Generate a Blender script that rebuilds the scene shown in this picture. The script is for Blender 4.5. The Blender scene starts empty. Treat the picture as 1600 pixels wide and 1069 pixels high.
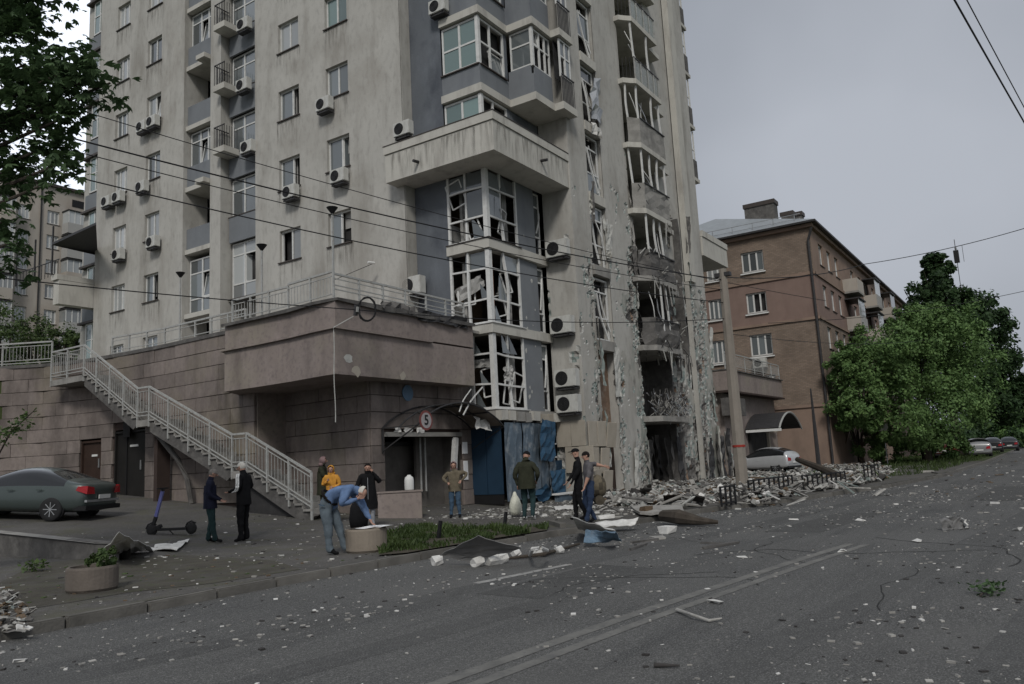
import bpy, bmesh, math, random
import numpy as np
from mathutils import Vector, Matrix, noise as mnoise
random.seed(7); np.random.seed(7)
PI = math.pi
C = bpy.data.collections.new('scene_collection'); bpy.context.scene.collection.children.link(C)
scn = bpy.context.scene
# ------------------------------------------------------------ camera
# world: +X runs along the street fronts, +Y runs back along the left facades, Z up, metres
HC = 1.6; FOC = 1245.0
RM = np.array([[0.55579702, -0.09617013, -0.82573663],
               [-0.82972579, -0.12562077, -0.54385157],
               [-0.0514274, 0.98740606, -0.14961449]])
cam_d = bpy.data.cameras.new('camera'); cam = bpy.data.objects.new('camera', cam_d); C.objects.link(cam)
cam_d.sensor_width = 36.0; cam_d.lens = 36.0 * FOC / 1600.0; cam_d.clip_start = 0.1; cam_d.clip_end = 3000
m3 = Matrix([list(r) for r in RM]).to_4x4(); m3.translation = Vector((0, 0, HC)); cam.matrix_world = m3
scn.camera = cam
# ------------------------------------------------------------ world and sun
SUN_EL, SUN_AZ = math.radians(42), math.radians(212)   # azimuth of the light's source, seen from +X towards +Y
w = bpy.data.worlds.new('World'); scn.world = w; w.use_nodes = True
nt = w.node_tree; nt.nodes.clear()
o_ = nt.nodes.new('ShaderNodeOutputWorld'); bg = nt.nodes.new('ShaderNodeBackground')
sky = nt.nodes.new('ShaderNodeTexSky'); sky.sky_type = 'NISHITA'; sky.sun_disc = False
sky.sun_elevation = SUN_EL; sky.sun_rotation = math.radians(90) - SUN_AZ
sky.air_density = 2.0; sky.dust_density = 6.0
hs = nt.nodes.new('ShaderNodeHueSaturation'); hs.inputs['Saturation'].default_value = 0.25
tc = nt.nodes.new('ShaderNodeTexCoord'); nz = nt.nodes.new('ShaderNodeTexNoise')
nz.inputs['Scale'].default_value = 1.9; nz.inputs['Detail'].default_value = 4; nz.inputs['Roughness'].default_value = 0.45
cr = nt.nodes.new('ShaderNodeValToRGB')
cr.color_ramp.elements[0].position = 0.32; cr.color_ramp.elements[0].color = (3.3, 3.6, 4.15, 1)
cr.color_ramp.elements[1].position = 0.7; cr.color_ramp.elements[1].color = (5.2, 5.55, 6.25, 1)
mx = nt.nodes.new('ShaderNodeMixRGB'); mx.inputs[0].default_value = 0.88
nt.links.new(tc.outputs['Generated'], nz.inputs['Vector']); nt.links.new(nz.outputs['Fac'], cr.inputs[0])
nt.links.new(sky.outputs[0], hs.inputs['Color']); nt.links.new(hs.outputs[0], mx.inputs[1]); nt.links.new(cr.outputs[0], mx.inputs[2])
# the cloud is thinner, so brighter, towards the left end of the street (+Y)
dp = nt.nodes.new('ShaderNodeVectorMath'); dp.operation = 'DOT_PRODUCT'; dp.inputs[1].default_value = (0.15, 0.93, 0.33); nt.links.new(tc.outputs['Generated'], dp.inputs[0])
mrr = nt.nodes.new('ShaderNodeMapRange'); mrr.inputs['From Min'].default_value = 0.55; mrr.inputs['From Max'].default_value = 1.0; mrr.inputs['To Min'].default_value = 1.0; mrr.inputs['To Max'].default_value = 2.5; mrr.interpolation_type = 'SMOOTHSTEP'
nt.links.new(dp.outputs['Value'], mrr.inputs['Value'])
sc2 = nt.nodes.new('ShaderNodeVectorMath'); sc2.operation = 'SCALE'; nt.links.new(mx.outputs[0], sc2.inputs[0]); nt.links.new(mrr.outputs[0], sc2.inputs['Scale'])
nt.links.new(sc2.outputs[0], bg.inputs['Color']); bg.inputs['Strength'].default_value = 0.085
nt.links.new(bg.outputs[0], o_.inputs['Surface'])
sd = bpy.data.lights.new('sun', 'SUN'); sd.energy = 1.5; sd.angle = math.radians(12); sd.color = (1.0, 0.97, 0.92)
sun = bpy.data.objects.new('sun', sd); C.objects.link(sun)
dv = Vector((math.cos(SUN_EL) * math.cos(SUN_AZ), math.cos(SUN_EL) * math.sin(SUN_AZ), math.sin(SUN_EL)))
sun.rotation_euler = dv.to_track_quat('Z', 'Y').to_euler(); sun.location = dv * 80
scn.view_settings.view_transform = 'Standard'; scn.view_settings.look = 'None'
scn.view_settings.exposure = 0.08; scn.view_settings.gamma = 1.0; scn.view_settings.use_curve_mapping = False
scn.cycles.max_bounces = 5; scn.cycles.diffuse_bounces = 3; scn.cycles.glossy_bounces = 3
scn.cycles.transparent_max_bounces = 6; scn.cycles.transmission_bounces = 3
scn.cycles.use_denoising = True

# ------------------------------------------------------------ sight lines -> points on real planes
_o = np.array([0, 0, HC])
def ray(u, v):
    d = RM @ np.array([u - 800.0, -(v - 534.5), -FOC]); return d / np.linalg.norm(d)
def onz(u, v, z=0.0): d = ray(u, v); return _o + d * ((z - HC) / d[2])
def onx(u, v, x): d = ray(u, v); return _o + d * (x / d[0])
def ony(u, v, y): d = ray(u, v); return _o + d * (y / d[1])
def deep(u, v, Z): d = ray(u, v); f = -RM[:, 2]; return _o + d * (Z / (d @ f))
def g(x, y):                                   # height of paved ground: road 0, kerb top 0.12, yard rising to the back
    if x < 9.0 and y > 15: return 0.12
    return 0.12 + 0.075 * max(0.0, y - 15.5) if y > 15.5 else 0.12
def ongnd(u, v):
    z = 0.12
    for _ in range(40):
        p = onz(u, v, z); z = 0.6 * z + 0.4 * g(p[0], p[1])
    return p
# ------------------------------------------------------------ materials
MT = {}
def mat(name, col, rough=0.85, var=0.12, scale=3.0, bump=0.15, bscale=None, stain=None, metal=0.0, spec=0.3,
        stretch=(1, 1, 1), rnd=0.0, var2=None, world=False):
    """base colour with large and fine noise, optional stain (colour, amount, scale, stretch), optional per-object variation"""
    m = bpy.data.materials.new(name); m.use_nodes = True; n = m.node_tree; N = n.nodes; L = n.links
    b = N['Principled BSDF']; b.inputs['Roughness'].default_value = rough; b.inputs['Metallic'].default_value = metal
    b.inputs['Specular IOR Level'].default_value = spec
    t = N.new('ShaderNodeTexCoord'); vec = t.outputs['Object']
    if world:
        ge = N.new('ShaderNodeNewGeometry'); vec = ge.outputs['Position']
    mp = N.new('ShaderNodeMapping'); mp.inputs['Scale'].default_value = stretch; L.new(vec, mp.inputs['Vector'])
    nz = N.new('ShaderNodeTexNoise'); nz.inputs['Scale'].default_value = scale; nz.inputs['Detail'].default_value = 7
    nz.inputs['Roughness'].default_value = 0.62; L.new(mp.outputs[0], nz.inputs['Vector'])
    rp = N.new('ShaderNodeValToRGB'); rp.color_ramp.elements[0].position = 0.28; rp.color_ramp.elements[1].position = 0.72
    lo = [max(0, c * (1 - var)) for c in col]; hi = [min(1, c * (1 + var)) for c in (var2 or col)]
    rp.color_ramp.elements[0].color = (*lo, 1); rp.color_ramp.elements[1].color = (*hi, 1); L.new(nz.outputs['Fac'], rp.inputs[0])
    out = rp.outputs[0]
    for st in ([stain] if stain and not isinstance(stain, list) else (stain or [])):
        sc_, am, ss, sx = st
        mp2 = N.new('ShaderNodeMapping'); mp2.inputs['Scale'].default_value = sx; L.new(vec, mp2.inputs['Vector'])
        n2 = N.new('ShaderNodeTexNoise'); n2.inputs['Scale'].default_value = ss; n2.inputs['Detail'].default_value = 6
        n2.inputs['Roughness'].default_value = 0.6
        L.new(mp2.outputs[0], n2.inputs['Vector'])
        r2 = N.new('ShaderNodeValToRGB'); r2.color_ramp.elements[0].position = 0.5; r2.color_ramp.elements[1].position = 0.72
        r2.color_ramp.elements[0].color = (0, 0, 0, 1); r2.color_ramp.elements[1].color = (am, am, am, 1)
        L.new(n2.outputs['Fac'], r2.inputs[0])
        mm = N.new('ShaderNodeMixRGB'); L.new(r2.outputs[0], mm.inputs[0]); L.new(out, mm.inputs[1]); mm.inputs[2].default_value = (*sc_, 1)
        out = mm.outputs[0]
    if rnd:
        oi = N.new('ShaderNodeObjectInfo'); mr = N.new('ShaderNodeMapRange')
        mr.inputs['To Min'].default_value = 1 - rnd; mr.inputs['To Max'].default_value = 1 + rnd
        L.new(oi.outputs['Random'], mr.inputs['Value'])
        vm = N.new('ShaderNodeVectorMath'); vm.operation = 'SCALE'; L.new(out, vm.inputs[0]); L.new(mr.outputs[0], vm.inputs['Scale'])
        out = vm.outputs[0]
    L.new(out, b.inputs['Base Color'])
    if bump:
        n3 = N.new('ShaderNodeTexNoise'); n3.inputs['Scale'].default_value = bscale or scale * 8; n3.inputs['Detail'].default_value = 5
        L.new(vec, n3.inputs['Vector'])
        bp = N.new('ShaderNodeBump'); bp.inputs['Strength'].default_value = bump; bp.inputs['Distance'].default_value = 0.02
        L.new(n3.outputs['Fac'], bp.inputs['Height']); L.new(bp.outputs[0], b.inputs['Normal'])
    MT[name] = m; return m
dark = (0.05, 0.048, 0.045)
mat('plaster', (0.43, 0.418, 0.385), var=0.07, scale=0.5, bump=0.25, bscale=14, world=True,
    stain=[((0.19, 0.18, 0.165), 0.35, 5.0, (1, 1, 0.5)), ((0.20, 0.185, 0.16), 0.65, 0.9, (1, 1, 0.22)), ((0.24, 0.22, 0.19), 0.5, 0.35, (1, 1, 1))])
mat('plaster_band', (0.48, 0.465, 0.42), var=0.06, scale=1.2, bump=0.2, bscale=16, world=True, stain=((0.22, 0.2, 0.18), 0.5, 2.0, (1, 1, 0.3)))
mat('plaster_blue', (0.125, 0.137, 0.153), var=0.12, scale=0.6, bump=0.25, bscale=14, world=True,
    stain=[((0.055, 0.062, 0.078), 0.85, 0.7, (1, 1, 0.7)), ((0.2, 0.22, 0.25), 0.3, 1.6, (1, 1, 0.5))])
mat('panel_blue', (0.18, 0.192, 0.205), var=0.08, scale=1.0, bump=0.1, world=True, stain=((0.1, 0.11, 0.13), 0.4, 1.5, (1, 1, 0.3)))
mat('concrete', (0.27, 0.26, 0.24), var=0.22, scale=2.0, bump=0.5, bscale=12, world=True, stain=((0.11, 0.105, 0.1), 0.6, 1.5, (1, 1, 0.5)))
mat('plaster_dirty', (0.36, 0.35, 0.315), var=0.15, scale=1.2, bump=0.4, bscale=14, world=True, stain=[((0.16, 0.2, 0.18), 0.85, 1.4, (1, 1, 0.5)), ((0.1, 0.095, 0.085), 0.7, 3.0, (1, 1, 0.6))])
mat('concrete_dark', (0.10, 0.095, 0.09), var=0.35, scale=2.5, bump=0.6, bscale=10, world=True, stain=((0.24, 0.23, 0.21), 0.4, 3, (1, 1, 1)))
mat('insulation', (0.42, 0.42, 0.395), var=0.2, scale=5, bump=0.5, bscale=18, world=True, stain=((0.25, 0.25, 0.24), 0.6, 4, (1, 1, 1)))
mat('mesh_green', (0.20, 0.235, 0.22), var=0.3, scale=6, bump=0.4, world=True, stain=((0.42, 0.43, 0.4), 0.8, 5, (1, 1, 1)))
mat('brick_raw', (0.20, 0.135, 0.095), var=0.35, scale=5, bump=0.6, world=True, stain=((0.36, 0.33, 0.28), 0.7, 3, (1, 1, 1)))
mat('granite', (0.192, 0.162, 0.146), var=0.16, scale=6, bump=0.25, bscale=40, rnd=0.16, world=True,
    stain=[((0.06, 0.05, 0.046), 0.85, 0.8, (1, 1, 0.3)), ((0.28, 0.24, 0.22), 0.4, 2.5, (1, 1, .5)), ((0.19, 0.17, 0.11), 0.5, 0.5, (1, 1, 1))])
mat('granite_smooth', (0.245, 0.206, 0.186), var=0.1, scale=1.5, bump=0.2, bscale=30, world=True,
    stain=[((0.13, 0.105, 0.098), 0.8, 0.9, (1, 1, 0.25)), ((0.28, 0.26, 0.19), 0.45, 0.6, (1, 1, 1)), ((0.33, 0.28, 0.26), 0.5, 2.2, (1, 1, 0.6)), ((0.12, 0.1, 0.1), 0.5, 7, (1, 1, 1))])
mat('joint', (0.05, 0.035, 0.03), bump=0.2)
mat('pvc', (0.62, 0.62, 0.6), rough=0.45, var=0.08, scale=4, bump=0.0, stain=((0.3, 0.29, 0.27), 0.35, 5, (1, 1, 1)))
mat('paint_grey', (0.36, 0.365, 0.35), rough=0.6, var=0.12, scale=6, bump=0.1, stain=((0.16, 0.12, 0.09), 0.5, 9, (1, 1, 1)))
mat('metal_dark', (0.035, 0.034, 0.035), rough=0.55, var=0.3, scale=8, bump=0.1)
mat('metal_plain', (0.42, 0.43, 0.44), rough=0.4, metal=0.6, var=0.15, scale=5, bump=0.05)
mat('roof_metal', (0.30, 0.32, 0.33), rough=0.5, metal=0.3, var=0.12, scale=2, bump=0.1)
mat('sill_dark', (0.06, 0.05, 0.045), rough=0.6, bump=0.1)
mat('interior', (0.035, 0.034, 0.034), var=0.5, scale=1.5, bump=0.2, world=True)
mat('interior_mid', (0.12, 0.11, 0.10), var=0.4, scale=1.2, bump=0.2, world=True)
mat('curtain_white', (0.36, 0.355, 0.34), var=0.1, scale=8, bump=0.3, stretch=(6, 6, 0.6))
mat('curtain_orange', (0.30, 0.115, 0.045), var=0.25, scale=8, bump=0.3, stretch=(6, 6, 0.6))
mat('ac_white', (0.50, 0.50, 0.47), rough=0.5, var=0.08, scale=4, bump=0.05, stain=((0.24, 0.22, 0.19), 0.5, 5, (1, 1, 0.4)))
mat('black', (0.012, 0.012, 0.013), rough=0.6, var=0.2, bump=0.05)
mat('rubber', (0.02, 0.02, 0.021), rough=0.85, var=0.2, bump=0.1)
mat('asphalt', (0.074, 0.074, 0.071), rough=0.9, var=0.22, scale=0.35, bump=0.9, bscale=70, world=True,
    stain=[((0.12, 0.118, 0.112), 0.75, 9.0, (1, 1, 1)), ((0.04, 0.041, 0.042), 0.6, 0.5, (1, 1, 1)), ((0.2, 0.198, 0.19), 0.9, 26.0, (1, 1, 1)), ((0.035, 0.036, 0.037), 0.7, 1.3, (0.12, 1.4, 1)), ((0.30, 0.298, 0.29), 0.9, 70.0, (1, 1, 1)), ((0.13, 0.128, 0.122), 0.7, 0.22, (1, 1, 1))])
mat('asphalt_patch', (0.06, 0.06, 0.058), rough=0.9, var=0.2, scale=0.8, bump=0.9, bscale=70, world=True, stain=[((0.1, 0.1, 0.096), 0.9, 12.0, (1, 1, 1)), ((0.22, 0.218, 0.21), 0.8, 60.0, (1, 1, 1))])
mat('crack', (0.022, 0.022, 0.021), bump=0)
mat('asphalt_track', (0.064, 0.064, 0.062), rough=0.85, var=0.25, scale=0.5, bump=0.6, bscale=70, world=True, stain=[((0.1, 0.099, 0.095), 0.9, 8, (1, 1, 1)), ((0.078, 0.078, 0.075), 0.95, 0.9, (1, 1, 1)), ((0.25, 0.248, 0.24), 0.8, 60.0, (1, 1, 1))])
mat('pavement', (0.088, 0.083, 0.077), rough=0.92, var=0.25, scale=0.5, bump=0.7, bscale=50, world=True,
    stain=[((0.05, 0.047, 0.042), 0.6, 0.9, (1, 1, 1)), ((0.15, 0.145, 0.135), 0.7, 14.0, (1, 1, 1)), ((0.085, 0.085, 0.04), 0.5, 1.3, (1, 1, 1))])
mat('dusty', (0.21, 0.20, 0.185), rough=0.95, var=0.3, scale=2.0, bump=0.8, bscale=30, world=True, stain=((0.1, 0.095, 0.09), 0.6, 3, (1, 1, 1)))
mat('soil_patch', (0.068, 0.062, 0.05), rough=1, var=0.35, scale=2.5, bump=0.8, bscale=25, world=True, stain=[((0.088, 0.083, 0.077), 0.9, 1.5, (1, 1, 1)), ((0.05, 0.06, 0.025), 0.7, 5, (1, 1, 1))])
mat('soil', (0.06, 0.052, 0.038), rough=1, var=0.3, scale=3, bump=0.8, bscale=25, world=True)
mat('grass_ground', (0.045, 0.062, 0.02), rough=1, var=0.35, scale=1.5, bump=0.8, bscale=20, world=True, stain=((0.085, 0.075, 0.05), 0.6, 0.8, (1, 1, 1)))
mat('kerb', (0.135, 0.128, 0.115), rough=0.9, var=0.2, scale=3, bump=0.4, bscale=30, rnd=0.15, world=True, stain=((0.09, 0.085, 0.075), 0.7, 2, (1, 1, 1)))
mat('road_paint', (0.165, 0.162, 0.15), rough=0.9, var=0.25, scale=3, bump=0.5, bscale=60, world=True, stain=[((0.08, 0.08, 0.08), 0.9, 12, (1, 1, 1)), ((0.09, 0.09, 0.09), 0.8, 2.5, (1, 1, 1))])
mat('debris_dusty', (0.36, 0.35, 0.325), rough=0.95, var=0.35, scale=5, bump=0.4, stain=((0.14, 0.13, 0.12), 0.7, 4, (1, 1, 1)))
mat('debris_white', (0.62, 0.61, 0.58), rough=0.8, var=0.2, scale=4, bump=0.3, stain=((0.25, 0.24, 0.22), 0.6, 3, (1, 1, 1)))
mat('sheet_grey', (0.15, 0.148, 0.145), rough=0.7, var=0.2, scale=2, bump=0.4, bscale=9, stain=((0.3, 0.29, 0.28), 0.4, 3, (1, 1, 1)))
mat('debris_grey', (0.28, 0.27, 0.25), rough=0.9, var=0.3, scale=4, bump=0.4)
mat('debris_blue', (0.14, 0.21, 0.28), rough=0.7, var=0.15, scale=4, bump=0.2, stain=((0.3, 0.3, 0.3), 0.5, 3, (1, 1, 1)))
mat('debris_dark', (0.045, 0.042, 0.04), rough=0.9, var=0.4, scale=5, bump=0.4)
mat('hoard_dark', (0.014, 0.036, 0.065), rough=0.6, var=0.15, scale=1.5, bump=0.1, world=True)
mat('hoard_blue', (0.025, 0.072, 0.13), rough=0.55, var=0.2, scale=1.5, bump=0.1, stain=((0.10, 0.14, 0.18), 0.5, 2.5, (1, 1, 1)))
mat('hoard_grey', (0.10, 0.135, 0.17), rough=0.6, var=0.2, scale=1.5, bump=0.2, world=True, stain=[((0.32, 0.33, 0.33), 0.7, 3, (1, 1, 1)), ((0.05, 0.06, 0.07), 0.6, 1.5, (1, 1, 0.4))])
mat('planter_tan', (0.24, 0.205, 0.165), rough=0.85, var=0.15, scale=3, bump=0.3, stain=((0.1, 0.085, 0.07), 0.7, 2.5, (1, 1, 0.25)))
mat('tile_beige', (0.36, 0.325, 0.27), rough=0.6, var=0.08, scale=2, bump=0.1, rnd=0.1, stain=((0.2, 0.17, 0.13), 0.5, 2, (1, 1, 0.4)))
mat('wood', (0.12, 0.085, 0.055), rough=0.85, var=0.3, scale=6, bump=0.4, stretch=(1, 1, 6))
mat('bark', (0.06, 0.05, 0.04), rough=0.95, var=0.3, scale=6, bump=0.8, stretch=(1, 1, 0.3))
mat('canopy_sheet', (0.15, 0.125, 0.105), rough=0.6, var=0.25, scale=2, bump=0.1, stain=((0.3, 0.27, 0.23), 0.5, 3, (1, 1, 1)))
mat('pole', (0.235, 0.21, 0.18), rough=0.9, var=0.12, scale=2, bump=0.4, bscale=20, stain=((0.12, 0.11, 0.09), 0.5, 2.5, (1, 1, 0.15)))
mat('red_paint', (0.28, 0.03, 0.02), rough=0.7, bump=0.1)
mat('sign_white', (0.33, 0.31, 0.31), rough=0.6, bump=0.05)
mat('white_paint', (0.65, 0.65, 0.63), rough=0.6, var=0.05, bump=0.05)
mat('blue_sign', (0.09, 0.16, 0.24), rough=0.5, var=0.1, bump=0)
mat('paper', (0.85, 0.85, 0.85), rough=0.7, var=0.02, bump=0)
mat('bag_white', (0.6, 0.6, 0.5), rough=0.5, var=0.15, scale=8, bump=0.6, bscale=25)
mat('door_brown', (0.04, 0.024, 0.018), rough=0.6, var=0.25, scale=2, bump=0.1)
mat('door_dark', (0.014, 0.013, 0.012), rough=0.6, var=0.25, scale=2, bump=0.1)
mat('sign_red', (0.17, 0.05, 0.045), rough=0.6, bump=0)
mat('taillight', (0.35, 0.015, 0.02), rough=0.2, var=0.1, bump=0, spec=0.6)
mat('skin', (0.40, 0.235, 0.175), rough=0.6, var=0.08, scale=10, bump=0.05)
for nm, c in dict(navy=(0.016, 0.018, 0.034), black_cloth=(0.009, 0.009, 0.010), shirt_blue=(0.12, 0.185, 0.32), jeans=(0.05, 0.085, 0.13),
                  jeans_pale=(0.105, 0.13, 0.15), jeans_blue=(0.026, 0.04, 0.075), trousers_green=(0.02, 0.04, 0.042), yellow=(0.52, 0.25, 0.045), green_cloth=(0.07, 0.09, 0.045),
                  olive=(0.032, 0.034, 0.022), camo=(0.13, 0.11, 0.078), camo_dark=(0.07, 0.06, 0.045), grey_cloth=(0.10, 0.095, 0.10), grey_light=(0.26, 0.27, 0.29), white_cloth=(0.7, 0.7, 0.68),
                  hair_white=(0.55, 0.53, 0.48), hair_grey=(0.22, 0.2, 0.18), hair_dark=(0.012, 0.010, 0.009), mauve=(0.22, 0.15, 0.15)).items():
    mat(nm, c, rough=0.9, var=0.25, scale=9, bump=0.35, bscale=14, spec=0.15)
def glass_mat(name, col, rough=0.06, spec=0.9):
    m = bpy.data.materials.new(name); m.use_nodes = True; b = m.node_tree.nodes['Principled BSDF']; N = m.node_tree.nodes; L = m.node_tree.links
    oi = N.new('ShaderNodeObjectInfo'); rp = N.new('ShaderNodeValToRGB')
    rp.color_ramp.elements[0].color = (*[c * 0.5 for c in col], 1); rp.color_ramp.elements[1].color = (*[min(1, c * 1.5) for c in col], 1)
    L.new(oi.outputs['Random'], rp.inputs[0]); L.new(rp.outputs[0], b.inputs['Base Color'])
    b.inputs['Roughness'].default_value = rough; b.inputs['Specular IOR Level'].default_value = spec; b.inputs['IOR'].default_value = 1.6
    n3 = N.new('ShaderNodeTexNoise'); n3.inputs['Scale'].default_value = 1.2; t = N.new('ShaderNodeTexCoord'); L.new(t.outputs['Object'], n3.inputs['Vector'])
    bp = N.new('ShaderNodeBump'); bp.inputs['Strength'].default_value = 0.12; bp.inputs['Distance'].default_value = 0.05; L.new(n3.outputs['Fac'], bp.inputs['Height']); L.new(bp.outputs[0], b.inputs['Normal'])
    MT[name] = m
glass_mat('glass', (0.12, 0.135, 0.14)); glass_mat('glass_curtained', (0.32, 0.335, 0.335)); glass_mat('glass_green', (0.13, 0.19, 0.18))
glass_mat('car_glass', (0.008, 0.009, 0.01), 0.03, 0.7)
def paint_mat(name, col, rough=0.3):
    m = bpy.data.materials.new(name); m.use_nodes = True; b = m.node_tree.nodes['Principled BSDF']; N = m.node_tree.nodes; L = m.node_tree.links
    nz = N.new('ShaderNodeTexNoise'); nz.inputs['Scale'].default_value = 3; nz.inputs['Detail'].default_value = 5
    t = N.new('ShaderNodeTexCoord'); L.new(t.outputs['Object'], nz.inputs['Vector'])
    rp = N.new('ShaderNodeValToRGB'); rp.color_ramp.elements[0].color = (*[c * 0.8 for c in col], 1); rp.color_ramp.elements[1].color = (*col, 1); L.new(nz.outputs[0], rp.inputs[0])
    L.new(rp.outputs[0], b.inputs['Base Color']); b.inputs['Roughness'].default_value = rough; b.inputs['Coat Weight'].default_value = 0.4; b.inputs['Metallic'].default_value = 0.35
    MT[name] = m
paint_mat('car_green', (0.075, 0.095, 0.09)); paint_mat('car_white', (0.6, 0.61, 0.62)); paint_mat('car_dark', (0.03, 0.032, 0.035)); paint_mat('car_red', (0.10, 0.02, 0.02))
paint_mat('car_silver', (0.28, 0.28, 0.28)); paint_mat('scooter_violet', (0.16, 0.17, 0.42))
def leaf_mat(name, c1, c2):
    m = bpy.data.materials.new(name); m.use_nodes = True; N = m.node_tree.nodes; L = m.node_tree.links; b = N['Principled BSDF']
    ge = N.new('ShaderNodeNewGeometry'); n1 = N.new('ShaderNodeTexNoise'); n1.inputs['Scale'].default_value = 1.4; n1.inputs['Detail'].default_value = 6; n1.inputs['Roughness'].default_value = 0.75
    L.new(ge.outputs['Position'], n1.inputs['Vector'])
    rp = N.new('ShaderNodeValToRGB'); rp.color_ramp.elements[0].position = 0.32; rp.color_ramp.elements[1].position = 0.68
    rp.color_ramp.elements[0].color = (*c1, 1); rp.color_ramp.elements[1].color = (*c2, 1); L.new(n1.outputs[0], rp.inputs[0])
    ri = N.new('ShaderNodeMixRGB'); ri.blend_type = 'MULTIPLY'; ri.inputs[0].default_value = 0.3
    L.new(rp.outputs[0], ri.inputs[1]); L.new(ge.outputs['Random Per Island'], ri.inputs[2])
    L.new(ri.outputs[0], b.inputs['Base Color']); b.inputs['Roughness'].default_value = 0.6; b.inputs['Specular IOR Level'].default_value = 0.25
    tr = N.new('ShaderNodeBsdfTranslucent'); L.new(ri.outputs[0], tr.inputs['Color'])
    ms = N.new('ShaderNodeMixShader'); ms.inputs[0].default_value = 0.25; L.new(b.outputs[0], ms.inputs[1]); L.new(tr.outputs[0], ms.inputs[2])
    L.new(ms.outputs[0], N['Material Output'].inputs['Surface']); MT[name] = m
leaf_mat('leaf_bright', (0.065, 0.135, 0.042), (0.21, 0.33, 0.11)); leaf_mat('leaf_dark', (0.018, 0.045, 0.016), (0.06, 0.11, 0.038))
leaf_mat('leaf_chestnut', (0.035, 0.07, 0.028), (0.11, 0.18, 0.075)); leaf_mat('leaf_shrub', (0.04, 0.075, 0.022), (0.12, 0.17, 0.06))
leaf_mat('leaf_grass', (0.03, 0.055, 0.014), (0.09, 0.13, 0.04)); leaf_mat('leaf_far', (0.08, 0.14, 0.07), (0.13, 0.2, 0.1))
def brick_mat():
    m = bpy.data.materials.new('brick_far'); m.use_nodes = True; N = m.node_tree.nodes; L = m.node_tree.links; b = N['Principled BSDF']; b.inputs['Roughness'].default_value = 0.9
    ge = N.new('ShaderNodeNewGeometry'); sp = N.new('ShaderNodeSeparateXYZ'); L.new(ge.outputs['Position'], sp.inputs[0])
    ad = N.new('ShaderNodeMath'); L.new(sp.outputs[0], ad.inputs[0]); L.new(sp.outputs[1], ad.inputs[1])
    cb = N.new('ShaderNodeCombineXYZ'); L.new(ad.outputs[0], cb.inputs[0]); L.new(sp.outputs[2], cb.inputs[1])
    bt = N.new('ShaderNodeTexBrick'); bt.inputs['Scale'].default_value = 1.0; bt.inputs['Brick Width'].default_value = 0.3; bt.inputs['Row Height'].default_value = 0.1
    bt.inputs['Mortar Size'].default_value = 0.012; bt.inputs['Color1'].default_value = (0.25, 0.185, 0.14, 1); bt.inputs['Color2'].default_value = (0.185, 0.135, 0.10, 1)
    bt.inputs['Mortar'].default_value = (0.13, 0.115, 0.1, 1); L.new(cb.outputs[0], bt.inputs['Vector'])
    nz = N.new('ShaderNodeTexNoise'); nz.inputs['Scale'].default_value = 0.6; nz.inputs['Detail'].default_value = 8; L.new(ge.outputs['Position'], nz.inputs['Vector'])
    mr = N.new('ShaderNodeMapRange'); mr.inputs['To Min'].default_value = 0.6; mr.inputs['To Max'].default_value = 1.4; L.new(nz.outputs[0], mr.inputs['Value'])
    vm = N.new('ShaderNodeVectorMath'); vm.operation = 'SCALE'; L.new(bt.outputs['Color'], vm.inputs[0]); L.new(mr.outputs[0], vm.inputs['Scale'])
    L.new(vm.outputs[0], b.inputs['Base Color']); MT['brick_far'] = m
brick_mat()
def drip_mat():
    m = bpy.data.materials.new('drip'); m.use_nodes = True; N = m.node_tree.nodes; L = m.node_tree.links; b = N['Principled BSDF']; b.inputs['Base Color'].default_value = (0.16, 0.15, 0.13, 1); b.inputs['Roughness'].default_value = .95
    t = N.new('ShaderNodeTexCoord'); sp = N.new('ShaderNodeSeparateXYZ'); L.new(t.outputs['Generated'], sp.inputs[0]); ge = N.new('ShaderNodeNewGeometry'); mp = N.new('ShaderNodeMapping'); mp.inputs['Scale'].default_value = (9, 9, 1.1); L.new(ge.outputs['Position'], mp.inputs['Vector'])
    nz = N.new('ShaderNodeTexNoise'); nz.inputs['Scale'].default_value = 1.0; nz.inputs['Detail'].default_value = 5; L.new(mp.outputs[0], nz.inputs['Vector'])
    mr = N.new('ShaderNodeMapRange'); mr.inputs['From Min'].default_value = .45; mr.inputs['From Max'].default_value = .72; mr.inputs['To Max'].default_value = .55; L.new(nz.outputs[0], mr.inputs['Value'])
    mu = N.new('ShaderNodeMath'); mu.operation = 'MULTIPLY'; L.new(mr.outputs[0], mu.inputs[0]); L.new(sp.outputs[2], mu.inputs[1]); L.new(mu.outputs[0], b.inputs['Alpha']); MT['drip'] = m
drip_mat()
mat('brick_pink', (0.22, 0.155, 0.13), var=0.1, scale=1.0, bump=0.3, world=True, stain=((0.15, 0.1, 0.085), 0.5, 1.0, (1, 1, 0.4)))
mat('brick_tan', (0.25, 0.18, 0.14), var=0.1, scale=1.0, bump=0.3, world=True, stain=((0.15, 0.11, 0.09), 0.6, 0.8, (1, 1, 0.5)))
mat('panel_far', (0.41, 0.375, 0.33), var=0.12, scale=0.3, bump=0.1, world=True, stain=[((0.22, 0.175, 0.14), 0.7, 0.35, (1, 1, 0.3)), ((0.42, 0.36, 0.3), 0.5, 0.5, (1, 1, 1))])
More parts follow.
